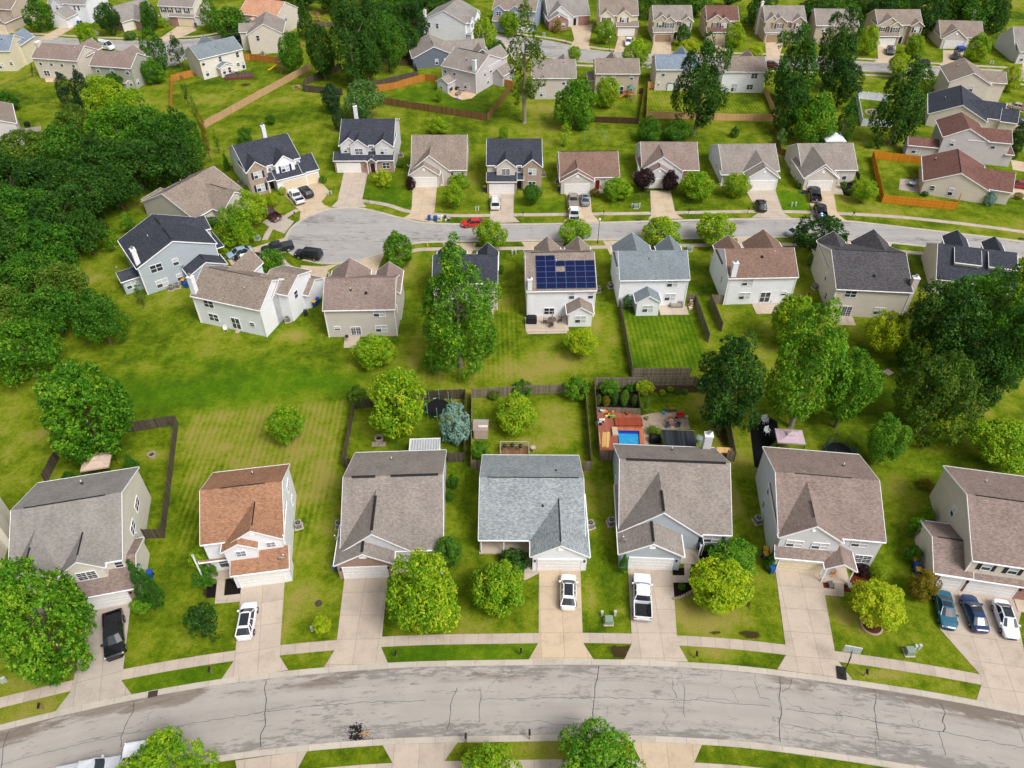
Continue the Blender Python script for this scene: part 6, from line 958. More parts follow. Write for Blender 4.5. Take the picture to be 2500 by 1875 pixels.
# ================================================================ vehicles
CG = NT('car_glass', .06, .7).out((.02, .026, .034)); TYRE = plain('tyre_rubber', '17171a', .85, .1); RIM = plain('alloy_rim', '9a9c9f', .3, .5, .8); HL = plain('headlamp_lens', 'd6dade', .15, .6, var=.03); TL = plain('tail_lamp_lens', '8e1216', .25, .5, var=.1); LINER = plain('bed_liner', '2a2b2e', .9, .1, var=.2); PLT = plain('number_plate', 'd8d8d6', .5); BUMP = plain('black_plastic', '232426', .7, .2); CHR = plain('chrome_trim', 'b8babd', .2, .6, .8)
PLACE = plain('paint_slot', '888888')
SPEC = dict(
    sedan=dict(L=4.75, st=[(2.38, .4, .55, .4), (2.34, .32, .64, .6), (2.22, .26, .71, .75), (1.95, .22, .78, .86), (1.1, .2, .88, .91), (0, .2, .9, .92), (-1.3, .2, .93, .91), (-1.9, .24, .93, .87), (-2.2, .28, .9, .79), (-2.33, .34, .84, .64), (-2.38, .44, .7, .46)], g=(1.15, -1.75, .3, -.95, .8, .6, .9, 1.42), wb=(1.42, -1.38), r=.33),
    coupe=dict(L=4.8, st=[(2.42, .38, .48, .36), (2.37, .28, .56, .58), (2.22, .22, .64, .76), (1.85, .2, .73, .9), (1.0, .18, .84, .93), (0, .18, .84, .93), (-1.3, .18, .88, .93), (-2.0, .24, .9, .89), (-2.26, .3, .88, .79), (-2.37, .38, .8, .64), (-2.41, .46, .68, .46)], g=(1.0, -1.6, .15, -.7, .8, .56, .85, 1.27), wb=(1.45, -1.35), r=.34),
    hatch=dict(L=4.6, st=[(2.3, .4, .6, .5), (2.25, .32, .68, .68), (2.1, .26, .76, .82), (1.8, .24, .86, .9), (1.1, .22, .96, .92), (0, .22, .98, .93), (-1.3, .22, 1.0, .92), (-1.9, .26, 1.02, .88), (-2.15, .32, .98, .8), (-2.28, .4, .86, .64)], g=(1.2, -2.02, .4, -1.35, .82, .6, .97, 1.55), wb=(1.35, -1.35), r=.36),
    suv=dict(L=4.7, st=[(2.35, .42, .7, .7), (2.26, .32, .85, .84), (1.95, .28, .95, .91), (1.15, .26, 1.02, .93), (0, .26, 1.04, .94), (-1.4, .26, 1.06, .93), (-2.15, .32, 1.06, .9), (-2.32, .42, .95, .84)], g=(1.2, -2.22, .5, -1.85, .84, .68, 1.04, 1.66), wb=(1.4, -1.38), r=.37),
    bigsuv=dict(L=5.1, st=[(2.55, .45, .8, .74), (2.46, .36, 1.0, .9), (2.1, .34, 1.1, .97), (1.2, .32, 1.15, .98), (0, .32, 1.16, .98), (-1.5, .32, 1.18, .98), (-2.4, .36, 1.18, .95), (-2.54, .48, 1.05, .9)], g=(1.25, -2.45, .6, -2.2, .9, .74, 1.15, 1.86), wb=(1.55, -1.5), r=.4),
    pickup=dict(L=5.8, st=[(2.92, .52, .82, .6), (2.87, .46, .95, .8), (2.74, .42, 1.06, .92), (2.4, .4, 1.14, .99), (1.4, .38, 1.18, 1.0), (.3, .38, 1.18, 1.0), (-.82, .38, 1.18, .99)], g=(1.45, -.8, .75, -.55, .92, .74, 1.17, 1.87), wb=(1.9, -1.85), r=.42),
    van=dict(L=5.9, st=[(2.95, .5, .9, .8), (2.85, .4, 1.15, .95), (2.5, .36, 1.3, 1.0), (2.0, .35, 1.5, 1.0), (1.4, .35, 1.6, 1.0), (-1, .35, 1.6, 1.0), (-2.85, .4, 1.6, .98), (-2.93, .5, 1.5, .95)], g=(2.35, -2.86, 1.35, -2.75, .96, .78, 1.5, 2.5), wb=(1.8, -1.9), r=.38))
VC = {}
def vmesh(kind):
    if kind in VC: return VC[kind]
    S = SPEC[kind]; d = {}; b = MB(); rg = []
    for x, zb, zt, hw in S['st']:
        p = [(hw * .9, zb), (hw * .985, zb + .14), (hw, zb + (zt - zb) * .5), (hw * .985, zt - .14), (hw * .93, zt - .04), (hw * .8, zt), (hw * .35, zt + .025)]
        rg.append([(x, y, z) for y, z in p] + [(x, -y, z) for y, z in p[::-1]])
    b.rings([r[::-1] for r in rg], PLACE, True, True, (False, False)); b.poly(rg[0], PLACE); b.poly(rg[-1][::-1], PLACE)
    x0, x3, x1, x2, hb, ht, zb, zt = S['g']
    # cabin: pillars, roof and glazing
    B_ = [(x0, hb), (x0 + .12, hb * .45), (x0 + .12, -hb * .45), (x0, -hb), (x3, -hb), (x3 - .06, -hb * .5), (x3 - .06, hb * .5), (x3, hb)]; T_ = [(x1, ht), (x1 + .1, ht * .45), (x1 + .1, -ht * .45), (x1, -ht), (x2, -ht), (x2 - .05, -ht * .5), (x2 - .05, ht * .5), (x2, ht)]
    lo = [Vector((x, y, zb)) for x, y in B_]; hi = [Vector((x, y, zt - (.0 if abs(y) < ht * .7 else .035))) for x, y in T_]
    def L_(i, k): return lo[i].lerp(hi[i], k)
    b.poly([hi[i] for i in (0, 7, 6, 5, 4, 3, 2, 1)][::1] if False else [h + Vector((0, 0, .03 if abs(h.y) < ht * .7 else .012)) for h in (hi[0], hi[1], hi[2], hi[3], hi[4], hi[5], hi[6], hi[7])][::-1], PLACE, None, False)
    tops = [h + Vector((0, 0, .03 if abs(h.y) < ht * .7 else .012)) for h in hi]
    for i in range(8): j = (i + 1) % 8; b.poly([L_(i, .93), L_(j, .93), tops[j], tops[i]], PLACE, None, True)
    for i, r in ((0, .05), (3, .05), (4, .07), (7, .07)): b.bar(lo[i] - Vector((0, 0, .03)), hi[i], r, PLACE, 6, r * .8)
    n_p = {'sedan': (.5,), 'coupe': (), 'suv': (.33, .7), 'hatch': (.42, .75), 'bigsuv': (.3, .63), 'pickup': (.52,), 'van': ()}[kind]
    for f in n_p:
        for s in (1, -1):
            a = Vector((x0 + (x3 - x0) * f, s * hb, zb)); c = Vector((x1 + (x2 - x1) * f, s * ht, zt - .03)); b.bar(a, c, .045, PLACE, 5)
    for s in (1, -1): b.box(x0 - .3, x0 - .1, s * hb + (.02 if s > 0 else -.26), s * hb + (.26 if s > 0 else -.02), zb - .02, zb + .13, PLACE)
    if kind == 'van': b.box(x3 + .1, .9, -hb * .965, hb * .965, zb - .2, zt - .14, PLACE, 'TB'); b.rings([[(x, y, z) for x in (.9,) for y, z in ((hb * .965, zb - .2), (ht + .02, zt - .1), (-ht - .02, zt - .1), (-hb * .965, zb - .2))], [(x3 + .1, y, z) for y, z in ((hb * .965, zb - .2), (ht + .02, zt - .1), (-ht - .02, zt - .1), (-hb * .965, zb - .2))]], PLACE, False, False)
    d['body'] = b.mesh('body')
    def glassp(name, idx):
        m = MB(); [m.poly([L_(i, .03), L_(j, .03), L_(j, .93), L_(i, .93)], CG, None, True) for i, j in idx]; d[name] = m.mesh(name)
    glassp('windshield', ((0, 1), (1, 2), (2, 3))); glassp('side_window', ((3, 4),)); glassp('side_window2', ((7, 0),)); glassp('rear_window', ((4, 5), (5, 6), (6, 7)))
    w = MB(); r = S['r']; w.lathe([(r * .62, -.11), (r * .95, -.12), (r, -.08), (r, .08), (r * .95, .12), (r * .62, .11)], TYRE, n=18); d['wheel'] = w.mesh('wheel')
    w = MB(); w.lathe([(.0, .095), (r * .2, .1), (r * .6, .08), (r * .64, .1)], RIM, n=14)
    for k in range(5): a = k * 2 * math.pi / 5; w.bar((0, 0, .105), (math.cos(a) * r * .58, math.sin(a) * r * .58, .1), .035, RIM, 4)
    d['rim'] = w.mesh('rim')
    fx, _, fz, fh = S['st'][2]; m = MB(); m.box(-.1, .06, -.2, .2, -.07, .07, HL); d['headlight'] = m.mesh('headlight')
    m = MB(); m.box(-.05, .05, -.14, .14, -.09, .09, TL); d['taillight'] = m.mesh('taillight')
    m = MB(); m.box(-.02, .02, -.17, .17, -.06, .06, PLT); d['plate'] = m.mesh('number_plate')
    if kind == 'pickup':
        m = MB(); m.box(-2.78, -.86, -1.0, -.9, .5, 1.16, PLACE); m.box(-2.78, -.86, .9, 1.0, .5, 1.16, PLACE); m.box(-2.86, -2.78, -.98, .98, .55, 1.14, PLACE); m.box(-.9, -.86, -.9, .9, .55, 1.16, PLACE); m.box(-2.98, -2.86, -.92, .92, .45, .62, CHR); m.box(-2.4, -1.3, -.9, -.62, .68, .88, LINER); m.box(-2.4, -1.3, .62, .9, .68, .88, LINER)
        m.box(-2.78, -.9, -.9, .9, .6, .68, LINER); [m.box(-2.76, -.92, y - .02, y + .02, .68, .7, LINER, 'B') for y in (-.45, -.27, -.09, .09, .27, .45)]; d['bed'] = m.mesh('bed')
    m = MB(); f = S['st'][1]; m.box(f[0] - .06, f[0] + .05, -f[3] * .85, f[3] * .85, f[1] - .04, f[1] + .14, BUMP); m.box(f[0] - .1, f[0] + .015, -f[3] * .55, f[3] * .55, f[1] + .16, f[2] - .02, BUMP); d['grille'] = m.mesh('grille')
    VC[kind] = d; return d
VN = 0
def vehicle(kind, col, label, fr, re, z=.8, cat='car', name='parked_car', L=None, roof=None, cover=None, group=None, wid=1.0, lines=None):
    """fr, re: readings of the front and rear ends"""
    global VN
    a, b = at(*fr, z), at(*re, z); S = SPEC[kind]; d = vmesh(kind); e = a - b; ang = math.atan2(e.y, e.x); c = (a + b) / 2; ln = math.hypot(e.x, e.y); k = 1 if L is None else L
    o = thing(name, label, cat, (c.x, c.y, .045), ang, group); pm = paint(col, col)
    o.scale = (k, k * wid, k)
    def pt(nm, me, loc=(0, 0, 0), rot=(0, 0, 0), sc_=(1, 1, 1), par=o):
        q = link(nm, me, par, loc, rot, sc_)
        for i, s in enumerate(q.material_slots):
            if me.materials[i] == PLACE: s.link = 'OBJECT'; s.material = pm
        return q
    pt('body', d['body']); pt('windshield', d['windshield']); pt('side_window', d['side_window']); pt('side_window', d['side_window2']); pt('rear_window', d['rear_window']); pt('grille', d['grille'])
    hw = S['st'][3][3]
    for x in S['wb']:
        for s in (1, -1): w = pt('wheel', d['wheel'], (x, s * (hw - .06), S['r']), (R(-90 * s), 0, 0)); pt('rim', d['rim'], (0, 0, .015), par=w)
    f = S['st'][2]; r_ = S['st'][-2] if kind != 'pickup' else (-2.84, .5, 1.1, 1.0)
    for s in (1, -1):
        pt('headlight', d['headlight'], (f[0] - .0, s * (f[3] - .2), f[2] - .12)); pt('taillight', d['taillight'], (r_[0] + .02, s * (r_[3] - .14), r_[2] - .16))
    pt('number_plate', d['plate'], (r_[0] - .02, 0, (r_[1] + r_[2]) / 2))
    if kind == 'pickup': pt('bed', d['bed'])
    g = S['g']
    if roof: m = MB(); m.box(g[3] + (g[2] - g[3]) * roof[0], g[3] + (g[2] - g[3]) * roof[1], -g[5] * .78, g[5] * .78, g[7] + .022, g[7] + .045, CG); m.build('sunroof', o)
    if cover: m = MB(); m.box(-2.84, -.88, -.98, .98, 1.165, 1.22, paint(cover, cover, .5)); m.build('bed_cover', o)
    if kind in ('bigsuv', 'suv') and lines:
        m = MB(); [m.bar((g[2] - .1, s * g[5] * .85, g[7] + .07), (g[3] + .2, s * g[5] * .85, g[7] + .07), .025, CHR, 5) for s in (1, -1)]; [m.bar((x, -g[5] * .85, g[7] + .08), (x, g[5] * .85, g[7] + .08), .02, CHR, 4) for x in (g[2] - .5, g[3] + .8)]; m.build('roof_rack', o)
    return o
vehicle('pickup', '15161a', 'black pickup truck facing the street on the cream house\'s drive', (12, 965, 720), (12, 950, 345), .9, 'pickup', 'pickup_truck')
vehicle('hatch', 'e8eaf0', 'white hatchback with a black roof panel on the terracotta house\'s drive', (12, 2105, 258), (12, 2052, 565), .8, roof=(.1, .95))
vehicle('hatch', 'e9e9ea', 'white hatchback with red tail lights before the mottled-roof house', (14, 512, 30), (14, 508, 305), .8, roof=(.15, 1.0))
vehicle('pickup', 'e6e7ec', 'white pickup truck with an open dark bed on the pale blue house\'s drive', (14, 1130, 15), (14, 1140, 405), .9, 'pickup', 'pickup_truck')
vehicle('coupe', '1c5c74', 'teal sports car with a dark bonnet beside the bronze-green shrub', (15, 1592, 480), (15, 1520, 160), .7, roof=(.2, .95)); vehicle('sedan', '1a355f', 'dark blue sedan between the teal and white cars', (15, 1745, 215), (15, 1852, 485), .75, roof=(.5, 1)); vehicle('sedan', 'dfe2ea', 'white sedan with a black roof, rightmost on the three-car drive', (15, 2125, 565), (15, 2005, 232), .75, roof=(.0, 1))
vehicle('pickup', 'c4c7cf', 'silver pickup at the kerb on the bottom edge, left of the lime street tree', (12, 965, 1650), (12, 515, 1745), .9, 'pickup', 'pickup_truck', cover='b4b7bf'); vehicle('suv', 'e4e7ee', 'white vehicle half hidden under the lime street tree on the nearest road', (12, 1430, 1480), (12, 1050, 1545), .9)
vehicle('sedan', 'c01f1b', 'bright red sedan parked along the kerb by the turning circle', (5, 1760, 292), (5, 1945, 285), .7)
vehicle('bigsuv', 'dcdcd8', 'white people carrier on the brick-fronted house\'s drive', (5, 2037, 50), (5, 2037, 172), .9, lines=1); vehicle('pickup', '8f867c', 'tan-grey pickup behind a white one on the crimson-door house\'s drive', (6, 548, 40), (6, 555, 155), .9, 'pickup', 'pickup_truck', cover='857c72'); vehicle('pickup', 'e2e4ea', 'white pickup with a dark bed, nose to the tan-grey pickup', (6, 558, 162), (6, 562, 268), .9, 'pickup', 'pickup_truck')
vehicle('sedan', '7e8794', 'grey-blue sedan beside the tan-grey pickup', (6, 646, 45), (6, 654, 132), .7, roof=(.2, .9)); vehicle('hatch', '141519', 'black hatchback on the columned-porch house\'s drive', (22, 85, 1025), (22, 125, 1180), .8); vehicle('pickup', '17181b', 'black pickup nearer the garage of the two in line', (22, 805, 850), (22, 855, 1050), .9, 'pickup', 'pickup_truck')
o = vehicle('pickup', '15171c', 'black pickup nearer the street, blue bags in its bed', (22, 880, 1075), (22, 940, 1295), .9, 'pickup', 'pickup_truck'); BLUEB = plain('blue_bag', '2b5fb0', .5)
m = MB(); [m.lathe([(0, .68 + .3 * q), (.2, .68 + .25 * q), (.27, .78), (.2, .69)], BLUEB if i % 3 else WHT, -1.2 - .26 * i, .5 * math.sin(i * 2.1), 9) for i, q in enumerate((1, .8, 1.1, .7, 1, .9))]; m.build('cargo', o)
vehicle('sedan', 'c2c3c6', 'silver car at the kerb, mostly under the dark dome tree', (22, 700, 1425), (22, 478, 1490), .7)
vehicle('pickup', 'dfe2ea', 'white pickup on the angled house\'s drive beside a dark SUV', (16, 1745, 745), (16, 1870, 895), .9, 'pickup', 'pickup_truck'); vehicle('suv', '1b1c20', 'dark SUV with a sunroof beside a white pickup on the angled drive', (16, 1870, 725), (16, 1965, 815), .8, roof=(.3, .9)); vehicle('pickup', '4e161a', 'maroon pickup poking out from under the yellow-green tree', (16, 1430, 965), (16, 1590, 1060), .9, 'pickup', 'pickup_truck')
vehicle('pickup', '242a30', 'dark grey pickup with a covered bed at the circle\'s lower left', (16, 1435, 1430), (16, 1760, 1365), .9, 'pickup', 'pickup_truck', cover='2c3238'); vehicle('bigsuv', '121317', 'black SUV on the turning circle below the dark grey pickup', (16, 1800, 1450), (16, 2095, 1490), .9); vehicle('sedan', '8fa9b8', 'pale blue sedan on the drive by the bluish-grey house', (16, 1040, 1490), (16, 1305, 1410), .7); vehicle('sedan', '1c1d22', 'black sedan next to the pale blue one', (17, 1510, 325), (17, 1290, 345), .7); vehicle('suv', 'dfe1e8', 'white car peeping over the askew house\'s roof ridge', (17, 1440, 450), (17, 1365, 355), .8)
vehicle('pickup', 'e3e6ee', 'white pickup facing down the drive of the pale brown-roofed far house', (2, 1015, 395), (2, 1022, 303), .9, 'pickup', 'pickup_truck', cover='2a4a8c'); vehicle('pickup', '4b4c50', 'grey pickup facing down the far brick-bay house\'s drive', (3, 1090, 458), (3, 1087, 380), .9, 'pickup', 'pickup_truck'); vehicle('suv', '0e1422', 'black car at the far kerb beside the yellow-green tree', (3, 1275, 530), (3, 1405, 532), .8); o = vehicle('suv', '2b2e36', 'dark SUV before the far garage gable', (3, 1632, 500), (3, 1648, 435), .8)
vehicle('sedan', '5c1424', 'maroon car on the far street left of the leafy giants', (2, 2160, 538), (2, 2255, 543), .7); vehicle('van', 'e6e9ee', 'white cargo van parked on the upper left street', (18, 1525, 625), (18, 1295, 585), 1.3, 'van', 'parked_van')
vehicle('sedan', 'b3a592', 'champagne sedan on the upper right drive', (23, 2290, 1000), (23, 1965, 935), .7); vehicle('sedan', '16233f', 'midnight blue sedan on the midnight-roofed house\'s drive', (23, 2280, 1225), (23, 1955, 1195), .7); vehicle('sedan', '8a1422', 'crimson sedan beside the red-brown-roofed house, cut by the frame', (24, 1965, 600), (24, 2300, 645), .7)
vehicle('suv', '1d2a3c', 'dark vehicle in the gap behind the cream grey-roofed house', (19, 1210, 560), (19, 1250, 470), .8); vehicle('sedan', '2a2d33', 'dark car glimpsed beyond the lilac-grey house\'s roof', (20, 1235, 690), (20, 1320, 680), .7)
# ================================================================ fences
def wood(name, c1, c2, pitch=.14, var=.5):
    k = ('w', name)
    if k in MC: return MC[k]
    t = NT(name, .85, .15); uv = t.uv(); sx = t.n('SeparateXYZ'); t.l(uv, sx.inputs[0]); fl = t.math('FLOOR', t.math('DIVIDE', sx.outputs[0], pitch))
    wn = t.n('TexWhiteNoise', noise_dimensions='1D'); t.l(fl, wn.inputs['W']); gr = t.noise(t.mapping(uv, (9, .8, 1)), 1.5, 5, .7)
    f = t.math('ADD', t.math('MULTIPLY', wn.outputs[0], var), t.math('MULTIPLY', gr, 1 - var)); col = t.ramp(f, [(.15, lin(c1)), (.8, lin(c2))])
    fr = t.math('FRACT', t.math('DIVIDE', sx.outputs[0], pitch)); col = t.mix(1, col, t.ramp(fr, [(0, (.45,)), (.1, (1,)), (.92, (1,)), (1, (.5,))]), 'MULTIPLY')
    MC[k] = t.out(col, gr, .3); return MC[k]
FW = dict(grey=wood('weathered_fence', '5d5347', '8f8472'), dgrey=wood('dark_weathered_fence', '3a332c', '6a5f52'), pale=wood('new_pine_fence', 'b98f62', 'd9b384', var=.35), orange=wood('stained_orange_fence', 'b5701c', 'd8932e', var=.35), cedar=wood('cedar_fence', '9a5f2a', 'c1853f', var=.35), brown=wood('brown_fence', '5e452c', '8a6a44'), dbrown=wood('dark_brown_fence', '3c2620', '5e4034'), tan=wood('tan_fence', 'a38361', 'c6a57e', var=.3))
def fence(label, mat, pts, h=1.83, name='wooden_fence', cat='fence', rails=1, post='same', wid=.12, top=True, side=0):
    """board fence along ground readings: a panel of pickets and rails per bay, posts between"""
    P_ = [at(*p) if len(p) > 2 else Vector((p[0], p[1], 0)) for p in pts]; m_ = FW[mat] if mat in FW else mat; o = thing(name, label, cat, P_[0])
    pm = MB(); pm.box(-.05, .05, -.05, .05, 0, h + .08, m_); pme = pm.mesh('fence_post'); nb = 0
    for a, b in zip(P_, P_[1:]):
        e = b - a; L = math.hypot(e.x, e.y); n = max(1, round(L / 2.44)); ang = math.atan2(e.y, e.x)
        for i in range(n):
            q = a.lerp(b, i / n); w_ = L / n; m = MB(); nb_ = max(2, int(w_ / .14)); x = .0; jl = random.uniform(-.04, .04)
            for k in range(nb_):
                x0 = k * w_ / nb_; x1 = (k + 1) * w_ / nb_ - .008; hh = h + random.uniform(-.035, .02) + jl; y = random.uniform(-.006, .006); u = nb * 37.1 + k * .14
                m.box(x0, x1, y - .012, y + .012, .04, hh, m_, 'B'); s_ = m.u[-5:]
                for f in range(len(m.u) - 5, len(m.u)): m.u[f] = [(u + .07 + (c[0] % .1) * .3, c[1]) for c in m.u[f]]
            for z in (.3, h * .52, h - .25):
                if rails: m.box(0, w_, .014 if side else -.055, .055 if side else -.014, z - .045, z + .045, m_)
            pn = m.build('fence_panel', o, q - P_[0], ang)
            ps = link('fence_post', pme, o, q - P_[0], (0, 0, ang)); nb += 1
        link('fence_post', pme, o, b - P_[0], (0, 0, 0))
    return o
fence('dark weathered fence around the cream house\'s narrow side yard', 'dgrey', [(8, 1085, 470), (8, 1505, 405), (8, 1390, 1360), (8, 1230, 1365)]); fence('dark fence piece left of the beige canopy', 'dgrey', [(8, 395, 900), (8, 500, 690)])
fence('weathered fence around the trampoline garden', 'dgrey', [(9, 820, 770), (9, 760, 765), (9, 850, 275), (9, 1440, 195), (9, 1785, 185), (9, 1775, 720), (9, 1640, 720)]); fence('weathered fence around the shed yard', 'grey', [(9, 1930, 790), (9, 1835, 780), (9, 1840, 180), (10, 215, 148), (10, 645, 138), (10, 700, 790), (10, 640, 795)])
fence('weathered tall fence around the pool and vegetable garden', 'grey', [(10, 890, 705), (10, 770, 705), (10, 722, 85), (10, 1560, 75), (10, 1800, 175), (10, 1905, 715), (10, 1840, 700)]); fence('greying fence dividing the vegetable plot from the lawn', 'grey', [(10, 735, 300), (10, 1115, 315), (10, 1085, 80)], 1.1)
fence('thin grey fence left of the narrow mown lawn, reaching the far pool fence', 'grey', [(6, 935, 980), (6, 1045, 1595), (6, 1530, 1590)]); fence('leaning grey fence right of the mown lawn with a gate piece', 'grey', [(6, 1510, 960), (6, 1575, 970), (6, 1690, 1300)]); fence('grey gated fence run left of the brown-roofed house\'s lawn', 'grey', [(6, 1820, 975), (6, 1705, 970), (6, 1800, 1210)]); fence('low pale fence curving behind the lime trees, right of the brown-roofed house', 'brown', [(7, 265, 950), (7, 385, 930), (7, 480, 1150)], 1.3)
fence('pale pine fence behind the pale-roofed and white houses\' lawns', 'pale', [(2, 1245, 748), (2, 1178, 748), (2, 1165, 1000), (2, 1520, 1008), (2, 1760, 1020), (3, 120, 1027), (3, 20, 790), (2, 2160, 790)]); fence('dark brown picket fence at the foot of the playset yard', 'dbrown', [(2, 650, 1030), (2, 1100, 1048), (2, 1140, 790), (2, 1105, 790)], 1.5)
fence('bright orange fence around the yard beside the red-brown roof', 'orange', [(24, 535, 290), (22, 1590, 480), (22, 1725, 1080), (24, 1045, 1065), (24, 1095, 920)]); fence('cedar fence of the lilac-grey house, amber inside', 'cedar', [(20, 590, 1115), (20, 430, 1090), (20, 0, 1210), (1, 1020, 780)]); fence('brown fence along the open slope below the sunroom house', 'brown', [(1, 1085, 880), (1, 1970, 1022), (1, 2170, 760)], side=1); fence('cedar gate fence at the lilac-grey house\'s garage', 'cedar', [(20, 1505, 1165), (20, 1615, 1185)])
fence('long tan fence running down from the yellow slide', 'tan', [(1, 480, 590), (1, 25, 840), (0, 1720, 1090)], side=1); fence('orange-tan fence left of the cream grey-roofed house', 'cedar', [(19, 625, 1035), (19, 340, 1105), (19, 330, 1500)]); fence('amber fence behind the yellow slide', 'cedar', [(19, 1325, 825), (19, 1390, 815), (19, 1780, 860)]); fence('old grey fence zigzagging under the upper wood', 'dgrey', [(1, 740, 590), (1, 430, 720), (1, 425, 775), (1, 750, 805)]); fence('old grey fence on the wood\'s right side', 'dgrey', [(1, 1000, 735), (1, 1385, 645), (1, 1345, 530)], 1.5); fence('old pale fence far behind the cone-shaped tree', 'grey', [(1, 520, 230), (1, 690, 225)], 1.5); fence('brown garden fence curving behind the rose-taupe roofs', 'brown', [(22, 270, 100), (22, 350, 430), (22, 440, 460)], 1.6)
vinyl = plain('white_vinyl', 'dfe2ec', .5, .35, var=.04); 
for lb, pp in (('white vinyl fence around the fire-pit yard', [(3, 1060, 830 + 30), (3, 790, 830), (3, 835, 1065), (3, 1090, 1075)]),):
    P_ = [at(*p) for p in pp]; o = thing('vinyl_fence', lb, 'fence', P_[0]); pm = MB(); pm.box(-.07, .07, -.07, .07, 0, 1.95, vinyl); pm.box(-.09, .09, -.09, .09, 1.95, 2.02, vinyl); pme = pm.mesh('fence_post')
    for a, b in zip(P_, P_[1:]):
        e = b - a; L = math.hypot(e.x, e.y); n = max(1, round(L / 2.4)); ang = math.atan2(e.y, e.x)
        for i in range(n):
            q = a.lerp(b, i / n); w_ = L / n; m = MB(); [m.box(k * w_ / 9 + .01, (k + 1) * w_ / 9 - .01, -.02, .02, .1, 1.75, vinyl) for k in range(9)]; m.box(0, w_, -.04, .04, 1.72, 1.85, vinyl); m.box(0, w_, -.04, .04, .06, .2, vinyl); m.build('fence_panel', o, q - P_[0], ang); link('fence_post', pme, o, q - P_[0])
        link('fence_post', pme, o, b - P_[0])
IRON = plain('black_iron', '1d1f20', .5, .4)
def rail_fence(label, pts, h=1.4, mat=None, sp=.9, name='iron_fence', r=.03):
    mat = mat or IRON; P_ = [at(*p) for p in pts]; o = thing(name, label, 'fence', P_[0]); pm = MB(); pm.bar((0, 0, 0), (0, 0, h), r, mat, 5); pme = pm.mesh('fence_post')
    for a, b in zip(P_, P_[1:]):
        e = b - a; L = math.hypot(e.x, e.y); n = max(1, round(L / 2.4)); m = MB(); m.bar((0, 0, h - .1), (e.x, e.y, h - .1), .02, mat, 4); m.bar((0, 0, .15), (e.x, e.y, .15), .02, mat, 4)
        for k in range(int(L / .3)): q = e * (k * .3 / L); m.bar((q.x, q.y, .15), (q.x, q.y, h - .05), .009, mat, 3, None, False)
        m.build('fence_panel', o, a - P_[0])
        for i in range(n + 1): link('fence_post', pme, o, a.lerp(b, i / n) - P_[0])
rail_fence('black iron fence behind the rose-brown-roofed beige house', [(18, 440, 900), (18, 445, 1030), (18, 60, 1210), (18, -60, 1240)]); rail_fence('black iron fence crossing the slope to the dark evergreens', [(18, 290, 1330), (18, 540, 1385), (18, 765, 1395)])
# ================================================================ props
def pos(p, z=0): v = at(*p, z); return (v.x, v.y, 0)
PR = {}
def proto(k, f):
    if k not in PR: PR[k] = f()
    return PR[k]
def put(name, label, cat, p, parts, rz=0, group=None, sc_=1, z=0):
    o = thing(name, label, cat, pos(p) if not isinstance(p, Vector) else (p.x, p.y, z), rz, group); o.location.z = z; o.scale = (sc_,) * 3
    for nm, me in parts: link(nm, me, o)
    return o
# --- air conditioners
def ac_():
    g = plain('ac_beige_metal', 'a9a59c', .5, .3, .3); m = MB(); m.box(-.38, .38, -.38, .38, .12, .78, plain('ac_fins', '55575a', .6, .3, .4)); [m.box(sx_ * .36 - .04, sx_ * .36 + .04, sy * .36 - .04, sy * .36 + .04, .12, .8, g) for sx_ in (1, -1) for sy in (1, -1)]
    for z in (.12, .3, .48, .64, .78): m.box(-.41, .41, -.41, .41, z, z + .03, g)
    m.box(-.41, .41, -.41, .41, .81, .85, g); f = MB(); f.cyl(0, 0, .85, .87, .31, DRK, 18); [f.bar((0, 0, .89), (.3 * math.cos(k * 1.0472), .3 * math.sin(k * 1.0472), .89), .012, g, 3) for k in range(6)]; f.cyl(0, 0, .87, .9, .07, g, 8)
    s = MB(); s.box(-.55, .55, -.55, .55, 0, .1, PCON, 'B'); return [('casing', m.mesh('casing')), ('fan_grille', f.mesh('fan_grille')), ('pad', s.mesh('pad'))]
AC = ac_()
for p, l in (((9, 380, 1265), 'air conditioner on the grass east of the terracotta-roofed house'), ((9, 722, 1265), 'air conditioner at the taupe-roofed house\'s west side'), ((10, 695, 1265), 'air conditioner between the mottled-roof and pale blue houses, right wall of the former'), ((10, 870, 1240), 'air conditioner standing on the grass west of the pale blue house'), ((10, 2105, 1225), 'air conditioner west of the pinkish-roofed grey house'), ((6, 865, 835), 'air conditioner west of the blue-grey-roofed white house'), ((6, 757, 870), 'air conditioner at the solar-panelled house\'s east wall'), ((7, 447, 845), 'air conditioner west of the dark ribbed-grey roof'), ((7, 1395, 860), 'air conditioner beside the navy dormered house'), ((1, 1243, 1320), 'air conditioner east of the light grey navy-roofed house'), ((2, 297, 1485), 'air conditioner east of the brick-fronted house'), ((2, 415, 1540), 'air conditioner west of the crimson-door house'), ((21, 613, 1385), 'air conditioner left of the left purple tree'), ((22, 562, 675), 'air conditioner at the steep dark-sided gable\'s west wall'), ((17, 728, 640), 'air conditioner nearest the yellow-lidded bin of the bluish-grey house'), ((17, 668, 660), 'smaller metal unit left of the bluish-grey house\'s air conditioner'), ((17, 1790, 965), 'air conditioner in the askew white house\'s corner'), ((16, 1190, 695), 'air conditioner at the angled house\'s west wall'), ((19, 1560, 740), 'air conditioner behind the pinkish-beige house')): put('air_conditioner', l, 'air conditioner', p, AC, random.random() * .4)
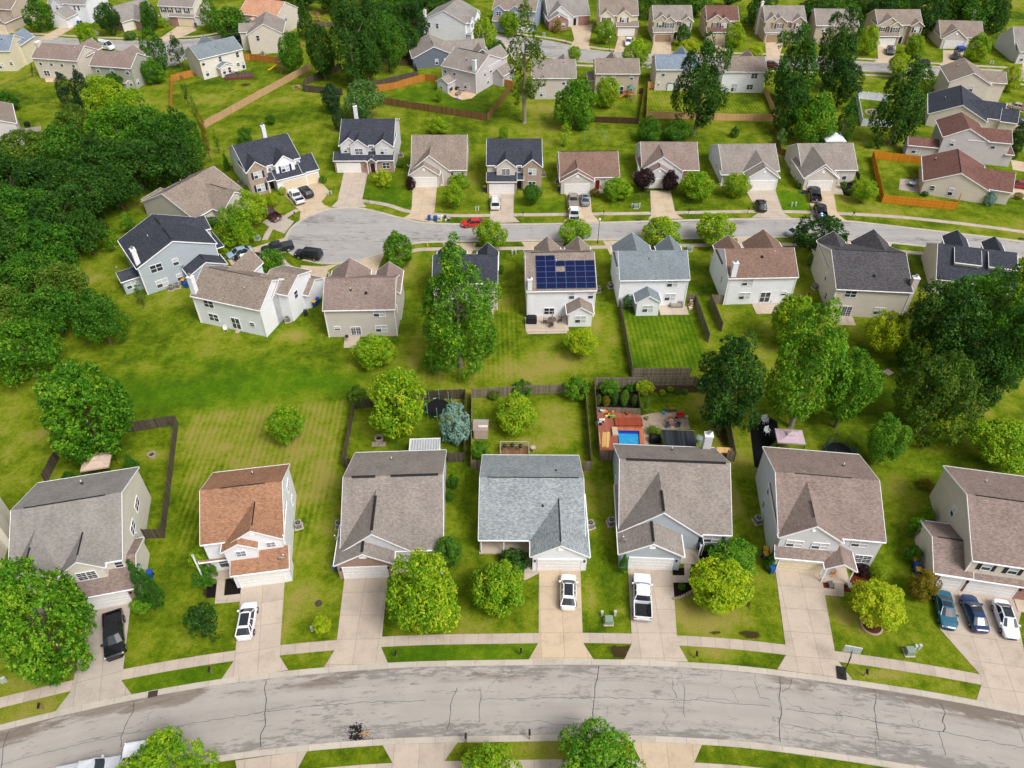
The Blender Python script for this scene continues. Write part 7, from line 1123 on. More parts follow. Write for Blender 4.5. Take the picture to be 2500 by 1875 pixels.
# --- wheeled bins
def bin_(body, lid):
    b, l = plain('bin_' + body, body, .5, .35), plain('binlid_' + lid, lid, .5, .35); m = MB(); m.rings([[(x * s, y * s * 1.1, z) for x, y in ((-.25, -.3), (.25, -.3), (.25, .3), (-.25, .3))] for s, z in ((.85, .08), (1.05, .95), (1.12, 1.0))], b, True, False); m.box(-.2, .2, .33, .38, .9, .98, b)
    t = MB(); t.box(-.3, .3, -.37, .36, 1.0, 1.05, l); t.box(-.26, .26, -.3, .3, 1.05, 1.09, l); w = MB(); w.bar((-.3, .26, .13), (-.22, .26, .13), .13, TYRE, 10); w.bar((.22, .26, .13), (.3, .26, .13), .13, TYRE, 10); return [('bin_body', m.mesh('bin_body')), ('lid', t.mesh('lid')), ('wheels', w.mesh('wheels'))]
BB, BY, BK = bin_('1f4f9c', '1f4f9c'), bin_('1f4f9c', 'd9a51e'), bin_('2a2c30', '2a2c30')
for k, p, l in ((BB, (9, 695, 1625), 'blue bin at the taupe-roofed house\'s garage corner'), (BY, (10, 2165, 1490), 'upper yellow-lidded bin beside the pinkish-roofed grey house'), (BY, (10, 2165, 1535), 'lower yellow-lidded bin beside the pinkish-roofed grey house'), (BB, (11, 75, 1650), 'blue bin below the upright evergreen by the rear-left of the garage'), (BY, (11, 1275, 1580), 'top yellow-lidded bin of three west of the beige house'), (BB, (11, 1290, 1625), 'all-blue middle bin of three west of the beige house'), (BY, (11, 1300, 1665), 'bottom yellow-lidded bin of three west of the beige house'), (BB, (12, 1280, 45), 'blue bin behind the arborvitae by the cream house'), (BY, (5, 515, 995), 'yellow-lidded bin right of the askew white house'), (BB, (5, 545, 968), 'blue bin right of the askew white house'), (BY, (17, 790, 610), 'upper yellow-lidded bin against the bluish-grey house'), (BB, (17, 815, 640), 'blue bin beside the bluish-grey house\'s yellow-lidded one'), (BY, (7, 1408, 730), 'yellow-lidded bin west of the navy dormered house'), (BY, (2, 1210, 300), 'yellow-lidded bin left of the teal-shuttered house'), (BY, (2, 1657, 328), 'yellow-lidded bin left of the small dark-red-roofed house'), (BY, (2, 430, 1605), 'yellow-lidded bin west of the crimson-door house'), (BY, (22, 668, 955), 'yellow-lidded bin left of the nearer-garage black pickup'), (BB, (5, 1480, 270), 'left blue bin on the kerb near the red sedan'), (BB, (5, 1530, 275), 'second blue bin on the kerb near the red sedan'), (BY, (2, 1228, 650), 'yellow-lidded bin west of the pale blue-grey roof'), (BK, (2, 1222, 680), 'dark bin west of the pale blue-grey roof'), (BB, (18, 1065, 330), 'blue bin left of a dark one by the front garage gable'), (BK, (18, 1105, 330), 'dark bin by the front garage gable'), (BB, (19, 655, 360), 'blue bin at the red-brick garage corner'), (BY, (1, 1948, 1610), 'yellow-lidded bin west of the brick-fronted house'), (BK, (5, 440, 1075), 'black tub at the askew house\'s east end')): put('wheeled_bin', l, 'bin', p, k, random.uniform(-.3, .3))
# --- mailboxes
def mbox():
    wd = plain('post_wood', '8a7760', .9); m = MB(); m.box(-.05, .05, -.05, .05, 0, 1.15, wd); m.box(-.04, .04, -.35, .3, .95, 1.03, wd); b = MB(); n = 10
    ring = [(-.1, 1.03), (.1, 1.03), (.1, 1.17)] + [(.1 * math.cos(math.pi * k / 6), 1.17 + .09 * math.sin(math.pi * k / 6)) for k in range(1, 6)] + [(-.1, 1.17)]
    b.rings([[(x, -.42, z) for x, z in ring], [(x, .12, z) for x, z in ring]], DRK, True, False, (True, True)); f = MB(); f.box(.105, .12, -.1, 0, 1.15, 1.35, plain('mail_flag', 'a32020', .5)); return [('post', m.mesh('post')), ('letter_box', b.mesh('letter_box')), ('flag', f.mesh('flag'))]
MBX = mbox()
for p, a_, l in (((12, 365, 1165), 15, 'mailbox on the verge left of the black pickup\'s drive'), ((12, 1790, 860), 12, 'mailbox on the verge above the storm drain, near the white hatchback\'s drive'), ((13, 1205, 725), 0, 'mailbox on the verge right of the empty taupe-house drive'), ((14, 110, 705), 0, 'mailbox on the verge left of the mottled-roof house\'s drive'), ((14, 1580, 730), -6, 'mailbox on the verge right of the white pickup\'s drive'), ((15, 860, 880), -12, 'mailbox beside the basketball hoop'), ((12, 1840, 1605), 190, 'mailbox by the lower kerb left of the bottom driveway'), ((13, 1790, 1445), 180, 'mailbox by the lower kerb, centre left'), ((14, 182, 1415), 180, 'mailbox by the lower kerb, just left of the bushy bottom tree'), ((14, 985, 1445), 180, 'mailbox by the lower kerb right of the bushy bottom tree'), ((5, 970, 125), 0, 'mailbox at the turning circle\'s upper verge'), ((16, 1800, 1065), 30, 'mailbox on the wedge of grass at the circle\'s left'), ((6, 127, 245), 0, 'mailbox on the verge left of the white and tan-grey pickups'), ((6, 805, 232), 0, 'mailbox on the verge right of the white and tan-grey pickups'), ((6, 1522, 222), 0, 'mailbox right of the purple-treed house\'s drive'), ((6, 2022, 208), 0, 'mailbox left of the black hatchback\'s drive'), ((7, 763, 245), 0, 'mailbox right of the black pickups\' drive'), ((2, 497, 358), 10, 'mailbox left of the far brick house\'s drive')): put('mailbox', l, 'mailbox', p, MBX, R(a_))
# --- utility boxes and pedestals
def ubox():
    g = plain('utility_green', '7d8f82', .5, .3); m = MB(); m.box(-.42, .42, -.36, .36, .08, .72, g); m.rings([[(x * s, y * s, z) for x, y in ((-.46, -.4), (.46, -.4), (.46, .4), (-.46, .4))] for s, z in ((1, .7), (1, .76), (.9, .84))], g, True, False, (False, True)); s_ = MB(); s_.box(-.55, .55, -.5, .5, 0, .08, PCON, 'B'); return [('cabinet', m.mesh('cabinet')), ('pad', s_.mesh('pad'))]
def ped():
    g = plain('pedestal_grey', 'b3b9b0', .5, .3); m = MB(); m.box(-.12, .12, -.12, .12, 0, .75, g); m.box(-.14, .14, -.14, .14, .75, .84, g); return [('cabinet', m.mesh('cabinet'))]
UB, PD = ubox(), ped()
for p, l in (((14, 848, 430), 'green utility cabinet on the lawn between two white vehicles'), ((15, 1238, 690), 'green utility cabinet on the lower right lawn'), ((16, 1378, 1310), 'green utility cabinet under the turning circle\'s lime tree'), ((6, 1078, 165), 'green utility cabinet left of the purple-treed house\'s drive'), ((6, 1525, 525), 'green utility cabinet right of the blue-grey gables'), ((20, 2035, 480), 'green utility cabinet by the far street bend'), ((2, 1178, 570), 'green utility cabinet above the pale-fenced side gate'), ((18, 305, 410), 'green utility cabinet on the top-left verge')): put('utility_cabinet', l, 'utility box', p, UB)
for p, l in (((14, 792, 372), 'left grey pedestal by the green cabinet between white vehicles'), ((14, 902, 370), 'right grey pedestal by the green cabinet between white vehicles'), ((15, 1285, 660), 'left pedestal beside the lower right green cabinet'), ((15, 1320, 655), 'right pedestal beside the lower right green cabinet'), ((12, 25, 940), 'left pedestal of the pair at the bottom left lawn'), ((12, 52, 930), 'right pedestal of the pair at the bottom left lawn'), ((5, 630, 55), 'left pedestal at the angled house\'s drive'), ((5, 655, 50), 'right pedestal at the angled house\'s drive'), ((5, 1872, 185), 'left pedestal on the lawn above the red sedan'), ((5, 1895, 185), 'right pedestal on the lawn above the red sedan'), ((6, 1047, 160), 'left pedestal by the cabinet near the purple trees'), ((6, 1110, 160), 'right pedestal by the cabinet near the purple trees'), ((7, 250, 150), 'small left pedestal on the bright verge lawn'), ((7, 282, 148), 'taller right pedestal on the bright verge lawn'), ((16, 1345, 1325), 'white pedestal left of the lime tree\'s utility cabinet'), ((6, 38, 555), 'left pedestal west of the solar-panelled house'), ((6, 68, 555), 'right pedestal west of the solar-panelled house'), ((6, 1552, 525), 'white pedestal beside the cabinet by the blue-grey gables'), ((13, 495, 500), 'white pedestal against the lime-yellow globe shrub'), ((3, 1925, 540), 'left pedestal on the far right lawn'), ((3, 1945, 540), 'right pedestal on the far right lawn'), ((5, 635, 745), 'white pedestal left of the greige house\'s gable')): put('utility_pedestal', l, 'utility post', p, PD)
# --- street lamp, hydrant, hoop, drains
def lamp_():
    m = MB(); m.cyl(0, 0, 0, .4, .14, DRK, 10, .09); m.cyl(0, 0, .4, 4.6, .06, DRK, 8, .045); l = MB(); l.lathe([(.05, 4.6), (.2, 4.75), (.24, 4.95), (.2, 5.15), (.08, 5.25), (.0, 5.27)], plain('lamp_globe', 'd7d9dc', .3, .4, var=.03), n=12); return [('pole', m.mesh('pole')), ('globe', l.mesh('globe'))]
LM = lamp_(); put('street_lamp', 'black street lamp with a white globe by the middle street', 'street lamp', (6, 757, 462), LM); put('street_lamp', 'white-topped post lamp by the blue-backed pickup\'s drive', 'street lamp', (2, 856, 425), LM, sc_=.75)
m = MB(); yel = plain('hydrant_yellow', 'c9a227', .5); m.cyl(0, 0, 0, .1, .16, yel, 10); m.cyl(0, 0, .1, .6, .11, yel, 10); m.lathe([(.13, .6), (.1, .7), (.0, .76)], yel, n=10); m.bar((-.2, 0, .42), (.2, 0, .42), .06, yel, 8); put('fire_hydrant', 'yellow fire hydrant on the verge below the turning circle', 'hydrant', (5, 1465, 492), [('barrel', m.mesh('barrel'))])
b = MB(); b.box(-.45, .45, -.7, .7, 0, .18, BUMP); p_ = MB(); p_.bar((0, -.4, .15), (.15, .25, 3.0), .05, DRK, 6); p_.bar((.15, .25, 3.0), (.3, .9, 3.25), .035, DRK, 5); p_.bar((.1, .1, 2.2), (.3, .9, 2.9), .03, DRK, 5)
bd = MB(); bd.box(-.5, 1.1, .9, .95, 2.75, 3.8, plain('clear_backboard', 'a9b3b4', .2, .5)); [bd.box(x0, x1, .94, .97, z0, z1, WHT) for x0, x1, z0, z1 in ((-.55, 1.15, 2.7, 2.78), (-.55, 1.15, 3.77, 3.85), (-.55, -.47, 2.78, 3.77), (1.07, 1.15, 2.78, 3.77), (.0, .6, 2.95, 3.0), (.0, .6, 3.4, 3.45))]
hp = MB(); n = 14; [hp.bar((.3 + .23 * math.cos(2 * math.pi * k / n), 1.22 + .23 * math.sin(2 * math.pi * k / n), 3.05), (.3 + .23 * math.cos(2 * math.pi * (k + 1) / n), 1.22 + .23 * math.sin(2 * math.pi * (k + 1) / n), 3.05), .02, plain('hoop_orange', 'd8481c', .5), 5) for k in range(n)]
put('basketball_hoop', 'portable basketball hoop with a black base at the drive\'s kerb end', 'basketball hoop', (15, 670, 862), [('base', b.mesh('base')), ('pole', p_.mesh('pole')), ('backboard', bd.mesh('backboard')), ('rim', hp.mesh('rim'))], R(-12))
grt = plain('iron_grate', '4a443f', .8, .2, .4)
for p, l in (((12, 1290, 1035), 'iron storm grate in the kerb of the nearest road'), ((6, 1098, 268), 'brown storm grate in the middle street\'s upper kerb'), ((7, 2185, 425), 'brown storm grate in the kerb at the right edge')):
    m = MB(); [m.box(-.42 + k * .12, -.36 + k * .12, -.3, .3, .052, .075, grt) for k in range(8)]; m.box(-.46, .46, -.33, .33, .045, .06, grt); put('storm_drain', l, 'drain', p, [('grate', m.mesh('grate'))], R(12) if p[0] == 12 else 0)
m = MB(); m.cyl(0, 0, 0, .06, .42, plain('manhole_iron', '4a3f38', .8, .2), 18); put('manhole_cover', 'round rusty manhole cover on the lawn by the yellow globe shrub', 'manhole', (13, 545, 270), [('cover', m.mesh('cover'))])
m = MB(); m.box(-.6, .6, -.55, .55, 0, .16, PCON); put('concrete_lid', 'pale square concrete lid alone on the dark lawn right of the tall maple', 'lid', (7, 1063, 1555), [('slab', m.mesh('slab'))], .5)
# --- fire pits
stone = brick('pit_stone', '9a8672', '7d6a5a')
def pit(): m = MB(); m.lathe([(.42, .02), (.42, .38), (.62, .38), (.66, .02)], stone, n=18); a = MB(); a.cyl(0, 0, .01, .1, .43, plain('ash', '2c2926', .95), 14); return [('stone_ring', m.mesh('stone_ring')), ('ashes', a.mesh('ashes'))]
PT = pit(); put('fire_pit', 'round stone fire pit in the trampoline garden', 'fire pit', (9, 1055, 528), PT); put('fire_pit', 'pale ringed fire pit in the cream house\'s side yard', 'fire pit', (8, 1283, 665), PT, sc_=.9)
m = MB(); [m.box(-.95 + (k % 4) * .48, -.52 + (k % 4) * .48, -.4 + (k // 4) * .45, (k // 4) * .45, .01, .07, stone, 'B') for k in range(8)]; put('paver_pad', 'small paver pad below the trampoline garden\'s fire pit', 'paving', (9, 1055, 572), [('pavers', m.mesh('pavers'))])
m = MB(); m.lathe([(.62, .02), (.62, .3), (.82, .3), (.85, .02)], brick('red_pit_brick', '8e4a35', '6d3527'), n=20); l_ = MB(); [l_.bar((.45 * math.cos(k), .45 * math.sin(k), .1), (.1 * math.cos(k), .1 * math.sin(k), .55), .06, plain('split_log', 'c9b28c', .9), 5) for k in (0, 1, 2, 3, 4, 5)]; put('fire_pit', 'red brick fire pit stacked with pale logs in the pool yard', 'fire pit', (25, 1095, 718), [('brick_ring', m.mesh('brick_ring')), ('logs', l_.mesh('logs'))])
m = MB(); m.lathe([(1.6, .02), (1.6, .2), (1.9, .2), (1.95, .02)], stone, n=24); a = MB(); [a.box(-1.0 + k * .35, -.75 + k * .35, -.6 + (k % 3) * .4, -.2 + (k % 3) * .4, 0, .5 + .3 * (k % 2), plain('pit_stones_grey', '8b8d92', .8)) for k in range(6)]; put('rock_ring', 'grey stone ring with boulders inside the white vinyl fence', 'rock garden', (3, 945, 955), [('stone_ring', m.mesh('stone_ring')), ('boulders', a.mesh('boulders'))], sc_=1.15)
# --- canopies, patio roofs, sheds
def canopy(label, c, w, d, h, mat, ang=0, peak=.7, name='canopy', cat='canopy', legs=True, vent=True, postm=None):
    o = thing(name, label, cat, pos(c), R(ang)); m = MB(); n = 6; pts = []
    E = [(-w / 2, -d / 2), (w / 2, -d / 2), (w / 2, d / 2), (-w / 2, d / 2)]
    rg = [[(x * s, y * s, h + peak * (1 - s) - .12 * math.sin(math.pi * s) + 0) for x, y in [(E[i][0] + (E[(i + 1) % 4][0] - E[i][0]) * k / n, E[i][1] + (E[(i + 1) % 4][1] - E[i][1]) * k / n) for i in range(4) for k in range(n)]] for s in (1, .75, .5, .25)]
    m.rings([[(x, y, z - .22) for x, y, z in rg[0]]] + rg, mat, True, True); m.poly(rg[-1][::1], mat); m.build('fabric_roof', o)
    if vent: v = MB(); v.rings([[(x * s, y * s, h + peak * .8 + z) for x, y in E] for s, z in ((.3, 0), (.02, .3))], mat, True, False); v.build('vent_cap', o)
    lg = MB(); lg.box(-.04, .04, -.04, .04, 0, h - .1, postm or DRK); lm = lg.mesh('leg')
    for x, y in E: link('leg', lm, o, (x * .96, y * .96, 0))
    return o
canopy('beige fabric canopy behind the cream house', (8, 870, 820), 3.4, 2.8, 2.5, plain('beige_fabric', 'bfa899', .8), 13); canopy('pinkish fabric canopy behind the light grey house', (11, 200, 610), 3.6, 2.6, 2.5, plain('mauve_fabric', 'b5a0aa', .8), -6); canopy('white dome tent with a green rim behind the steep-gabled house', (22, 1040, 330), 4.6, 4, 2.3, plain('tent_white', 'ccd2dc', .6), 0, 1.2)
h_ = thing('patio_roof', 'white corrugated patio roof behind the taupe-roofed house', 'patio roof', tuple(at(9, 1440, 585, 2.2).xy) + (0,), R(2.5)); m = MB(); cw = plain('corrugated_white', 'c6c8cc', .4, .4, .2); n = 11
for k in range(n): x = -1.95 + k * .355; m.poly([(x, -1.1, 2.3), (x + .2, -1.1, 2.3), (x + .2, 1.4, 2.15), (x, 1.4, 2.15)], cw); m.poly([(x + .2, -1.1, 2.3), (x + .355, -1.1, 2.24), (x + .355, 1.4, 2.09), (x + .2, 1.4, 2.15)], plain('corrugated_valley', 'a5a8ae', .4, .4, .2))
m.build('roof_sheet', h_); m = MB(); m.box(-2.0, 2.0, 1.38, 1.46, 2.0, 2.2, WHT); m.box(-2.02, -1.94, -1.1, 1.4, 2.02, 2.3, WHT); m.box(1.94, 2.02, -1.1, 1.4, 2.02, 2.3, WHT); m.build('frame', h_)
for x in (-1.9, 1.9): m = MB(); m.box(x - .05, x + .05, 1.36, 1.46, 0, 2.05, WHT); m.build('post', h_)
sh = thing('garden_shed', 'small plastic shed with a grey-and-tan roof inside the fence', 'shed', pos((27, 1605, 730)), R(-1)); m = MB(); tn = plain('shed_tan', 'a9978b', .7); m.box(-.95, .95, .0, 2.0, 0, 1.75, tn, 'BT'); m.build('shed_wall', sh)
m = MB(); m.poly([(-1.05, -.1, 1.7), (1.05, -.1, 1.7), (1.05, 1.0, 2.25), (-1.05, 1.0, 2.25)], plain('shed_roof_tan', '8f8079', .7)); m.poly([(1.05, 2.1, 1.7), (-1.05, 2.1, 1.7), (-1.05, 1.0, 2.25), (1.05, 1.0, 2.25)], plain('shed_roof_grey', 'b3b2b4', .7)); m.poly([(-1.05, -.1, 1.7), (-1.05, 1, 2.25), (-1.05, 2.1, 1.7)], tn); m.poly([(1.05, -.1, 1.7), (1.05, 2.1, 1.7), (1.05, 1, 2.25)], tn); m.box(-.3, .95, .25, .8, 1.98, 2.06, plain('shed_skylight', 'd9cdbf', .4)); m.build('roof', sh); m = MB(); [m.box(x0, x1, -.04, 0, .05, 1.6, plain('shed_door', 'b4a296', .7)) for x0, x1 in ((-.85, -.02), (.02, .85))]; m.build('door', sh)
m = MB(); m.box(-.7, .7, -.35, .35, 0, 1.9, plain('shed_white', 'd0d2d6', .6)); m.box(-.75, .75, -.42, .42, 1.9, 2.0, plain('shed_cap', '4a4c58', .6)); put('storage_locker', 'tall white storage locker against the pale blue-grey-roofed house', 'storage box', (2, 1362, 762), [('locker_body', m.mesh('locker_body'))])
# --- trampolines
def tramp(label, c, r, pole, nb=8, ang=0):
    o = thing('trampoline', label, 'trampoline', pos(c), ang); m = MB(); m.cyl(0, 0, .86, .88, r * .86, plain('tramp_mat', '0e0f12', .7), 28); m.build('jumping_mat', o); m = MB(); n = 28; pts = [(r * math.cos(2 * math.pi * k / n), r * math.sin(2 * math.pi * k / n), .9) for k in range(n)]
    for k in range(n): m.bar(pts[k], pts[(k + 1) % n], .06, (plain('rim_dark', '2c3a34', .6) if k % 4 else pole), 6, None, False)
    m.build('rim_frame', o); net = MB(); g = plain('net_black', '15161a', .8)
    for k in range(nb): a = 2 * math.pi * k / nb; p = MB(); p.bar((r * math.cos(a), r * math.sin(a), 0), (r * math.cos(a), r * math.sin(a), 2.6), .035, pole, 6); p.build('pole', o)
    for k in range(48): a = 2 * math.pi * k / 48; net.bar((r * .97 * math.cos(a), r * .97 * math.sin(a), .9), (r * .97 * math.cos(a), r * .97 * math.sin(a), 2.3), .008, g, 3, None, False)
    for z in (1.3, 1.7, 2.1, 2.35): [net.bar((r * .97 * math.cos(2 * math.pi * k / 24), r * .97 * math.sin(2 * math.pi * k / 24), z), (r * .97 * math.cos(2 * math.pi * (k + 1) / 24), r * .97 * math.sin(2 * math.pi * (k + 1) / 24), z), .012, g, 3, None, False) for k in range(24)]
    net.build('net', o); return o
tramp('black trampoline with pale green poles beside the blue spruce', (27, 1110, 410), 1.95, plain('tramp_green', '8fc9a4', .5)); tramp('black netted trampoline with a blue rim behind the light grey house', (11, 640, 665), 1.9, plain('tramp_blue', '1e5a86', .5))
# --- railed deck with barbecues
o = thing('railed_deck', 'small railed deck behind the mottled-roof house', 'deck', pos((27, 2000, 905)), 0); dk = wood('deck_boards', '6e4f38', '8d6a4c'); m = MB(); m.box(-1.9, 1.9, -1.2, 1.1, .2, .32, dk, 'B'); m.build('deck_floor', o); lt = plain('rail_wood', 'a39a84', .8)
for a, b in (((-1.9, -1.2), (-1.9, 1.1)), ((-1.9, 1.1), (1.9, 1.1)), ((1.9, 1.1), (1.9, -1.2))):
    m = MB(); m.bar((*a, 1.25), (*b, 1.25), .07, lt, 4); m.bar((*a, .45), (*b, .45), .04, lt, 4); n = int(math.dist(a, b) / .16); [m.bar((a[0] + (b[0] - a[0]) * k / n, a[1] + (b[1] - a[1]) * k / n, .45), (a[0] + (b[0] - a[0]) * k / n, a[1] + (b[1] - a[1]) * k / n, 1.25), .022, lt, 4, None, False) for k in range(n)]; m.build('railing', o)
def grill(): m = MB(); m.lathe([(.05, .75), (.25, .8), (.3, .95)], DRK, n=14); l = MB(); l.lathe([(.3, .96), (.26, 1.1), (.1, 1.2), (0, 1.22)], DRK, n=14); g = MB(); [g.bar((0, 0, .8), (.3 * math.cos(k), .3 * math.sin(k), 0), .02, METAL, 4) for k in (0, 2.1, 4.2)]; return [('bowl', m.mesh('bowl')), ('lid', l.mesh('lid')), ('legs', g.mesh('legs'))]
GR = grill()
for p, l, z in (((27, 1885, 885), 'left kettle barbecue on the small railed deck', .32), ((27, 1975, 880), 'middle kettle barbecue on the small railed deck', .32), ((27, 2070, 890), 'right dark barbecue on the small railed deck', .32), ((5, 790, 1290), 'small dark barbecue on the greige house\'s patio', .05)): put('kettle_barbecue', l, 'barbecue', p, GR, z=z)
m = MB(); bl = plain('grill_cover', '1b1d21', .75); m.rings([[(x * s, y * s, z) for x, y in ((-.75, -.35), (-.6, -.42), (.6, -.42), (.75, -.35), (.75, .35), (.6, .42), (-.6, .42), (-.75, .35))] for s, z in ((1.0, .02), (1.02, .6), (.98, .95), (.75, 1.15), (.4, 1.2))], bl, True, True, (False, True)); GC = [('fitted_cover', m.mesh('fitted_cover'))]
put('covered_barbecue', 'barbecue under a black cover on the solar-panelled house\'s patio', 'barbecue', (6, 198, 1140), GC, z=.2, sc_=1.15); put('covered_barbecue', 'barbecue under a black cover beside the dark pergola', 'barbecue', (25, 875, 985), GC); put('covered_barbecue', 'black-covered item beside the playset\'s orange slide', 'barbecue', (21, 490, 265), GC, sc_=.8); put('covered_barbecue', 'black barbecue at the sunroom patio wall', 'barbecue', (20, 865, 1215), GC, sc_=.7)
# --- patio furniture
def chair(col='4a3f38'):
    c = plain('chair_' + col, col, .6); s = MB(); s.box(-.26, .26, -.25, .25, .4, .45, c); b = MB(); b.box(-.26, .26, .22, .27, .45, 1.0, c); a = MB(); [a.box(x - .03, x + .03, -.25, .25, .62, .66, c) for x in (-.28, .28)]; l = MB(); l.box(-.02, .02, -.02, .02, 0, .42, c); lm = l.mesh('leg'); return s.mesh('seat'), b.mesh('backrest'), a.mesh('armrest'), lm
def put_chair(label, p, rz, ch, z=0, sc_=1):
    o = thing('patio_chair', label, 'chair', pos(p), rz); o.location.z = z; o.scale = (sc_,) * 3; link('seat', ch[0], o); link('backrest', ch[1], o); link('armrest', ch[2], o); [link('leg', ch[3], o, (x, y, 0)) for x in (-.24, .24) for y in (-.23, .23)]
CH1, CH2 = chair(), chair('d5d7dc'); put_chair('patio chair left of the glass table behind the solar-panelled house', (6, 312, 1148), 1.5, CH1, .2, 1.1); put_chair('patio chair right of the glass table behind the solar-panelled house', (6, 437, 1140), -1.5, CH1, .2, 1.1); put_chair('patio chair below the glass table behind the solar-panelled house', (6, 366, 1180), 3.2, CH1, .2, 1.1); put_chair('white plastic chair against the askew white house', (17, 1192, 1060), .3, CH2, 0, 1.1); put_chair('grey chair on the brown-roofed house\'s patio', (7, 75, 965), .2, chair('6c6e72'), .1); put_chair('blue-grey chair below the red brick fire pit, left', (25, 1050, 800), .4, chair('3c4754'), .02); put_chair('blue-grey chair below the red brick fire pit, right', (25, 1185, 800), -.4, chair('3c4754'), .02)
def table(r=.6, c='5a4f46'): m = MB(); m.cyl(0, 0, .7, .74, r, plain('table_' + c, c, .25, .5), 20); l = MB(); l.cyl(0, 0, .0, .7, .05, DRK, 8); l.cyl(0, 0, .0, .05, .25, DRK, 12); return [('tabletop', m.mesh('tabletop')), ('pedestal', l.mesh('pedestal'))]
put('patio_table', 'round table with a folded parasol behind the solar-panelled house', 'table', (6, 370, 1150), table(), z=.2, sc_=1.2)
m = MB(); m.bar((0, 0, .1), (0, 0, 2.3), .025, METAL, 6); f = MB(); f.lathe([(.1, .95), (.13, 1.3), (.08, 2.0), (.0, 2.3)], plain('parasol_tan', '9c8570', .8), n=8); put('parasol', 'closed tan parasol through the round patio table', 'parasol', (6, 371, 1148), [('pole', m.mesh('pole')), ('fabric', f.mesh('fabric'))], z=.2); f = MB(); f.lathe([(.1, .95), (.13, 1.3), (.08, 2.0), (.0, 2.3)], plain('parasol_blue', '202f6a', .8), n=8); put('parasol', 'closed navy parasol on the paved yard by the red-brown roof', 'parasol', (24, 320, 640), [('pole', m.mesh('pole')), ('fabric', f.mesh('fabric'))]); put('parasol', 'closed blue parasol at the iron-fenced patio', 'parasol', (18, 750, 1030), [('pole', m.mesh('pole')), ('fabric', f.mesh('fabric'))])
put('patio_table', 'pale glass table on the paved yard by the red-brown roof', 'table', (24, 315, 650), table(.75, 'b4c0cc')); put('patio_table', 'pale table on the iron-fenced patio', 'table', (18, 735, 1050), table(.6, '5a5f66'))
def slab_(label, name, pts, mat, z=.05, cat='patio'): P_ = [at(*p) for p in pts]; e = P_[1] - P_[0]; o = sheet(name, P_, z, mat, math.atan2(e.y, e.x), P_[0], z, kind='structure'); return o
PAV = concrete('paving_slabs', 'a89c92', .6, .6, .6, .3); SAND = concrete('sandy_patio', 'cdb294', 2.4, 2.4, .8)
slab_('', 'patio', [(24, 120, 530), (24, 500, 545), (24, 475, 770), (24, 95, 715)], PAV); slab_('', 'patio', [(20, 700, 1240), (20, 860, 1195), (20, 1130, 1270), (20, 1060, 1330), (20, 930, 1350), (20, 800, 1310)], SAND); slab_('', 'patio', [(18, 600, 1040), (18, 760, 1040), (18, 780, 1110), (18, 620, 1110)], SAND); slab_('', 'patio', [(5, 768, 1240), (5, 900, 1240), (5, 870, 1345), (5, 757, 1345)], PCON); slab_('', 'patio', [(5, 1955, 1005), (5, 2022, 1005), (5, 2020, 1092), (5, 1960, 1090)], PCON); slab_('', 'patio', [(17, 1305, 1040), (17, 1340, 1050), (17, 1310, 1083), (17, 1275, 1075)], PCON)
# sofas on the sunroom patio
def sofa(c, w=1.8): g = plain('sofa_' + c, c, .8); m = MB(); m.box(-w / 2, w / 2, -.4, .4, .15, .42, g); b = MB(); b.box(-w / 2, w / 2, .28, .42, .42, .8, g); b.box(-w / 2, -w / 2 + .14, -.4, .28, .42, .6, g); b.box(w / 2 - .14, w / 2, -.4, .28, .42, .6, g); return [('seat', m.mesh('seat')), ('backrest', b.mesh('backrest'))]
put('garden_sofa', 'beige garden sofa against the sunroom house', 'sofa', (20, 920, 1225), sofa('a59a94', 2.4), R(-31), z=.05); put('garden_sofa', 'grey-brown garden sofa on the sandy sunroom patio', 'sofa', (20, 880, 1285), sofa('8d7f79'), R(59), z=.05); put('kettle_barbecue', 'round barbecue left on the sandy sunroom patio', 'barbecue', (20, 780, 1255), GR, z=.05)
# --- cream house deck
o = thing('timber_deck', 'raised dark deck behind the cream grey-roofed house', 'deck', pos((19, 1240, 1050)), R(13)); m = MB(); m.box(-3.6, 3.6, -1.2, 2.2, .3, .55, wood('dark_deck', '4a3a3a', '6e5650')); m.box(-3.7, 3.7, -1.3, -1.2, 0, .55, plain('deck_skirt', '6a3a30', .8)); m.build('deck_floor', o); m = MB(); [m.bar((-3.6 + k * .9, -1.15, .55), (-3.6 + k * .9, -1.15, 1.4), .03, DRK, 4) for k in range(9)]; m.bar((-3.6, -1.15, 1.4), (3.6, -1.15, 1.4), .04, DRK, 4); m.build('railing', o)
put('patio_table', 'pale table on the cream house\'s raised deck', 'table', (19, 1205, 1010), table(.8, 'c9bcb4'), z=.55); put_chair('pale chair left on the cream house\'s raised deck', (19, 1165, 1020), 1.5, CH2, .55); put_chair('pale chair right on the cream house\'s raised deck', (19, 1255, 1000), -1.5, CH2, .55)
o = thing('timber_deck', 'small grey deck with covered items by the mauve wall at left', 'deck', pos((0, 265, 1110)), R(25)); m = MB(); m.box(-2.2, 2.2, -1.4, 1.6, .2, .4, wood('grey_deck', '7d766e', '9b948a')); m.build('deck_floor', o); put('covered_barbecue', 'black-covered grill on the small grey deck', 'barbecue', (0, 240, 1075), GC, z=.4, sc_=.8)
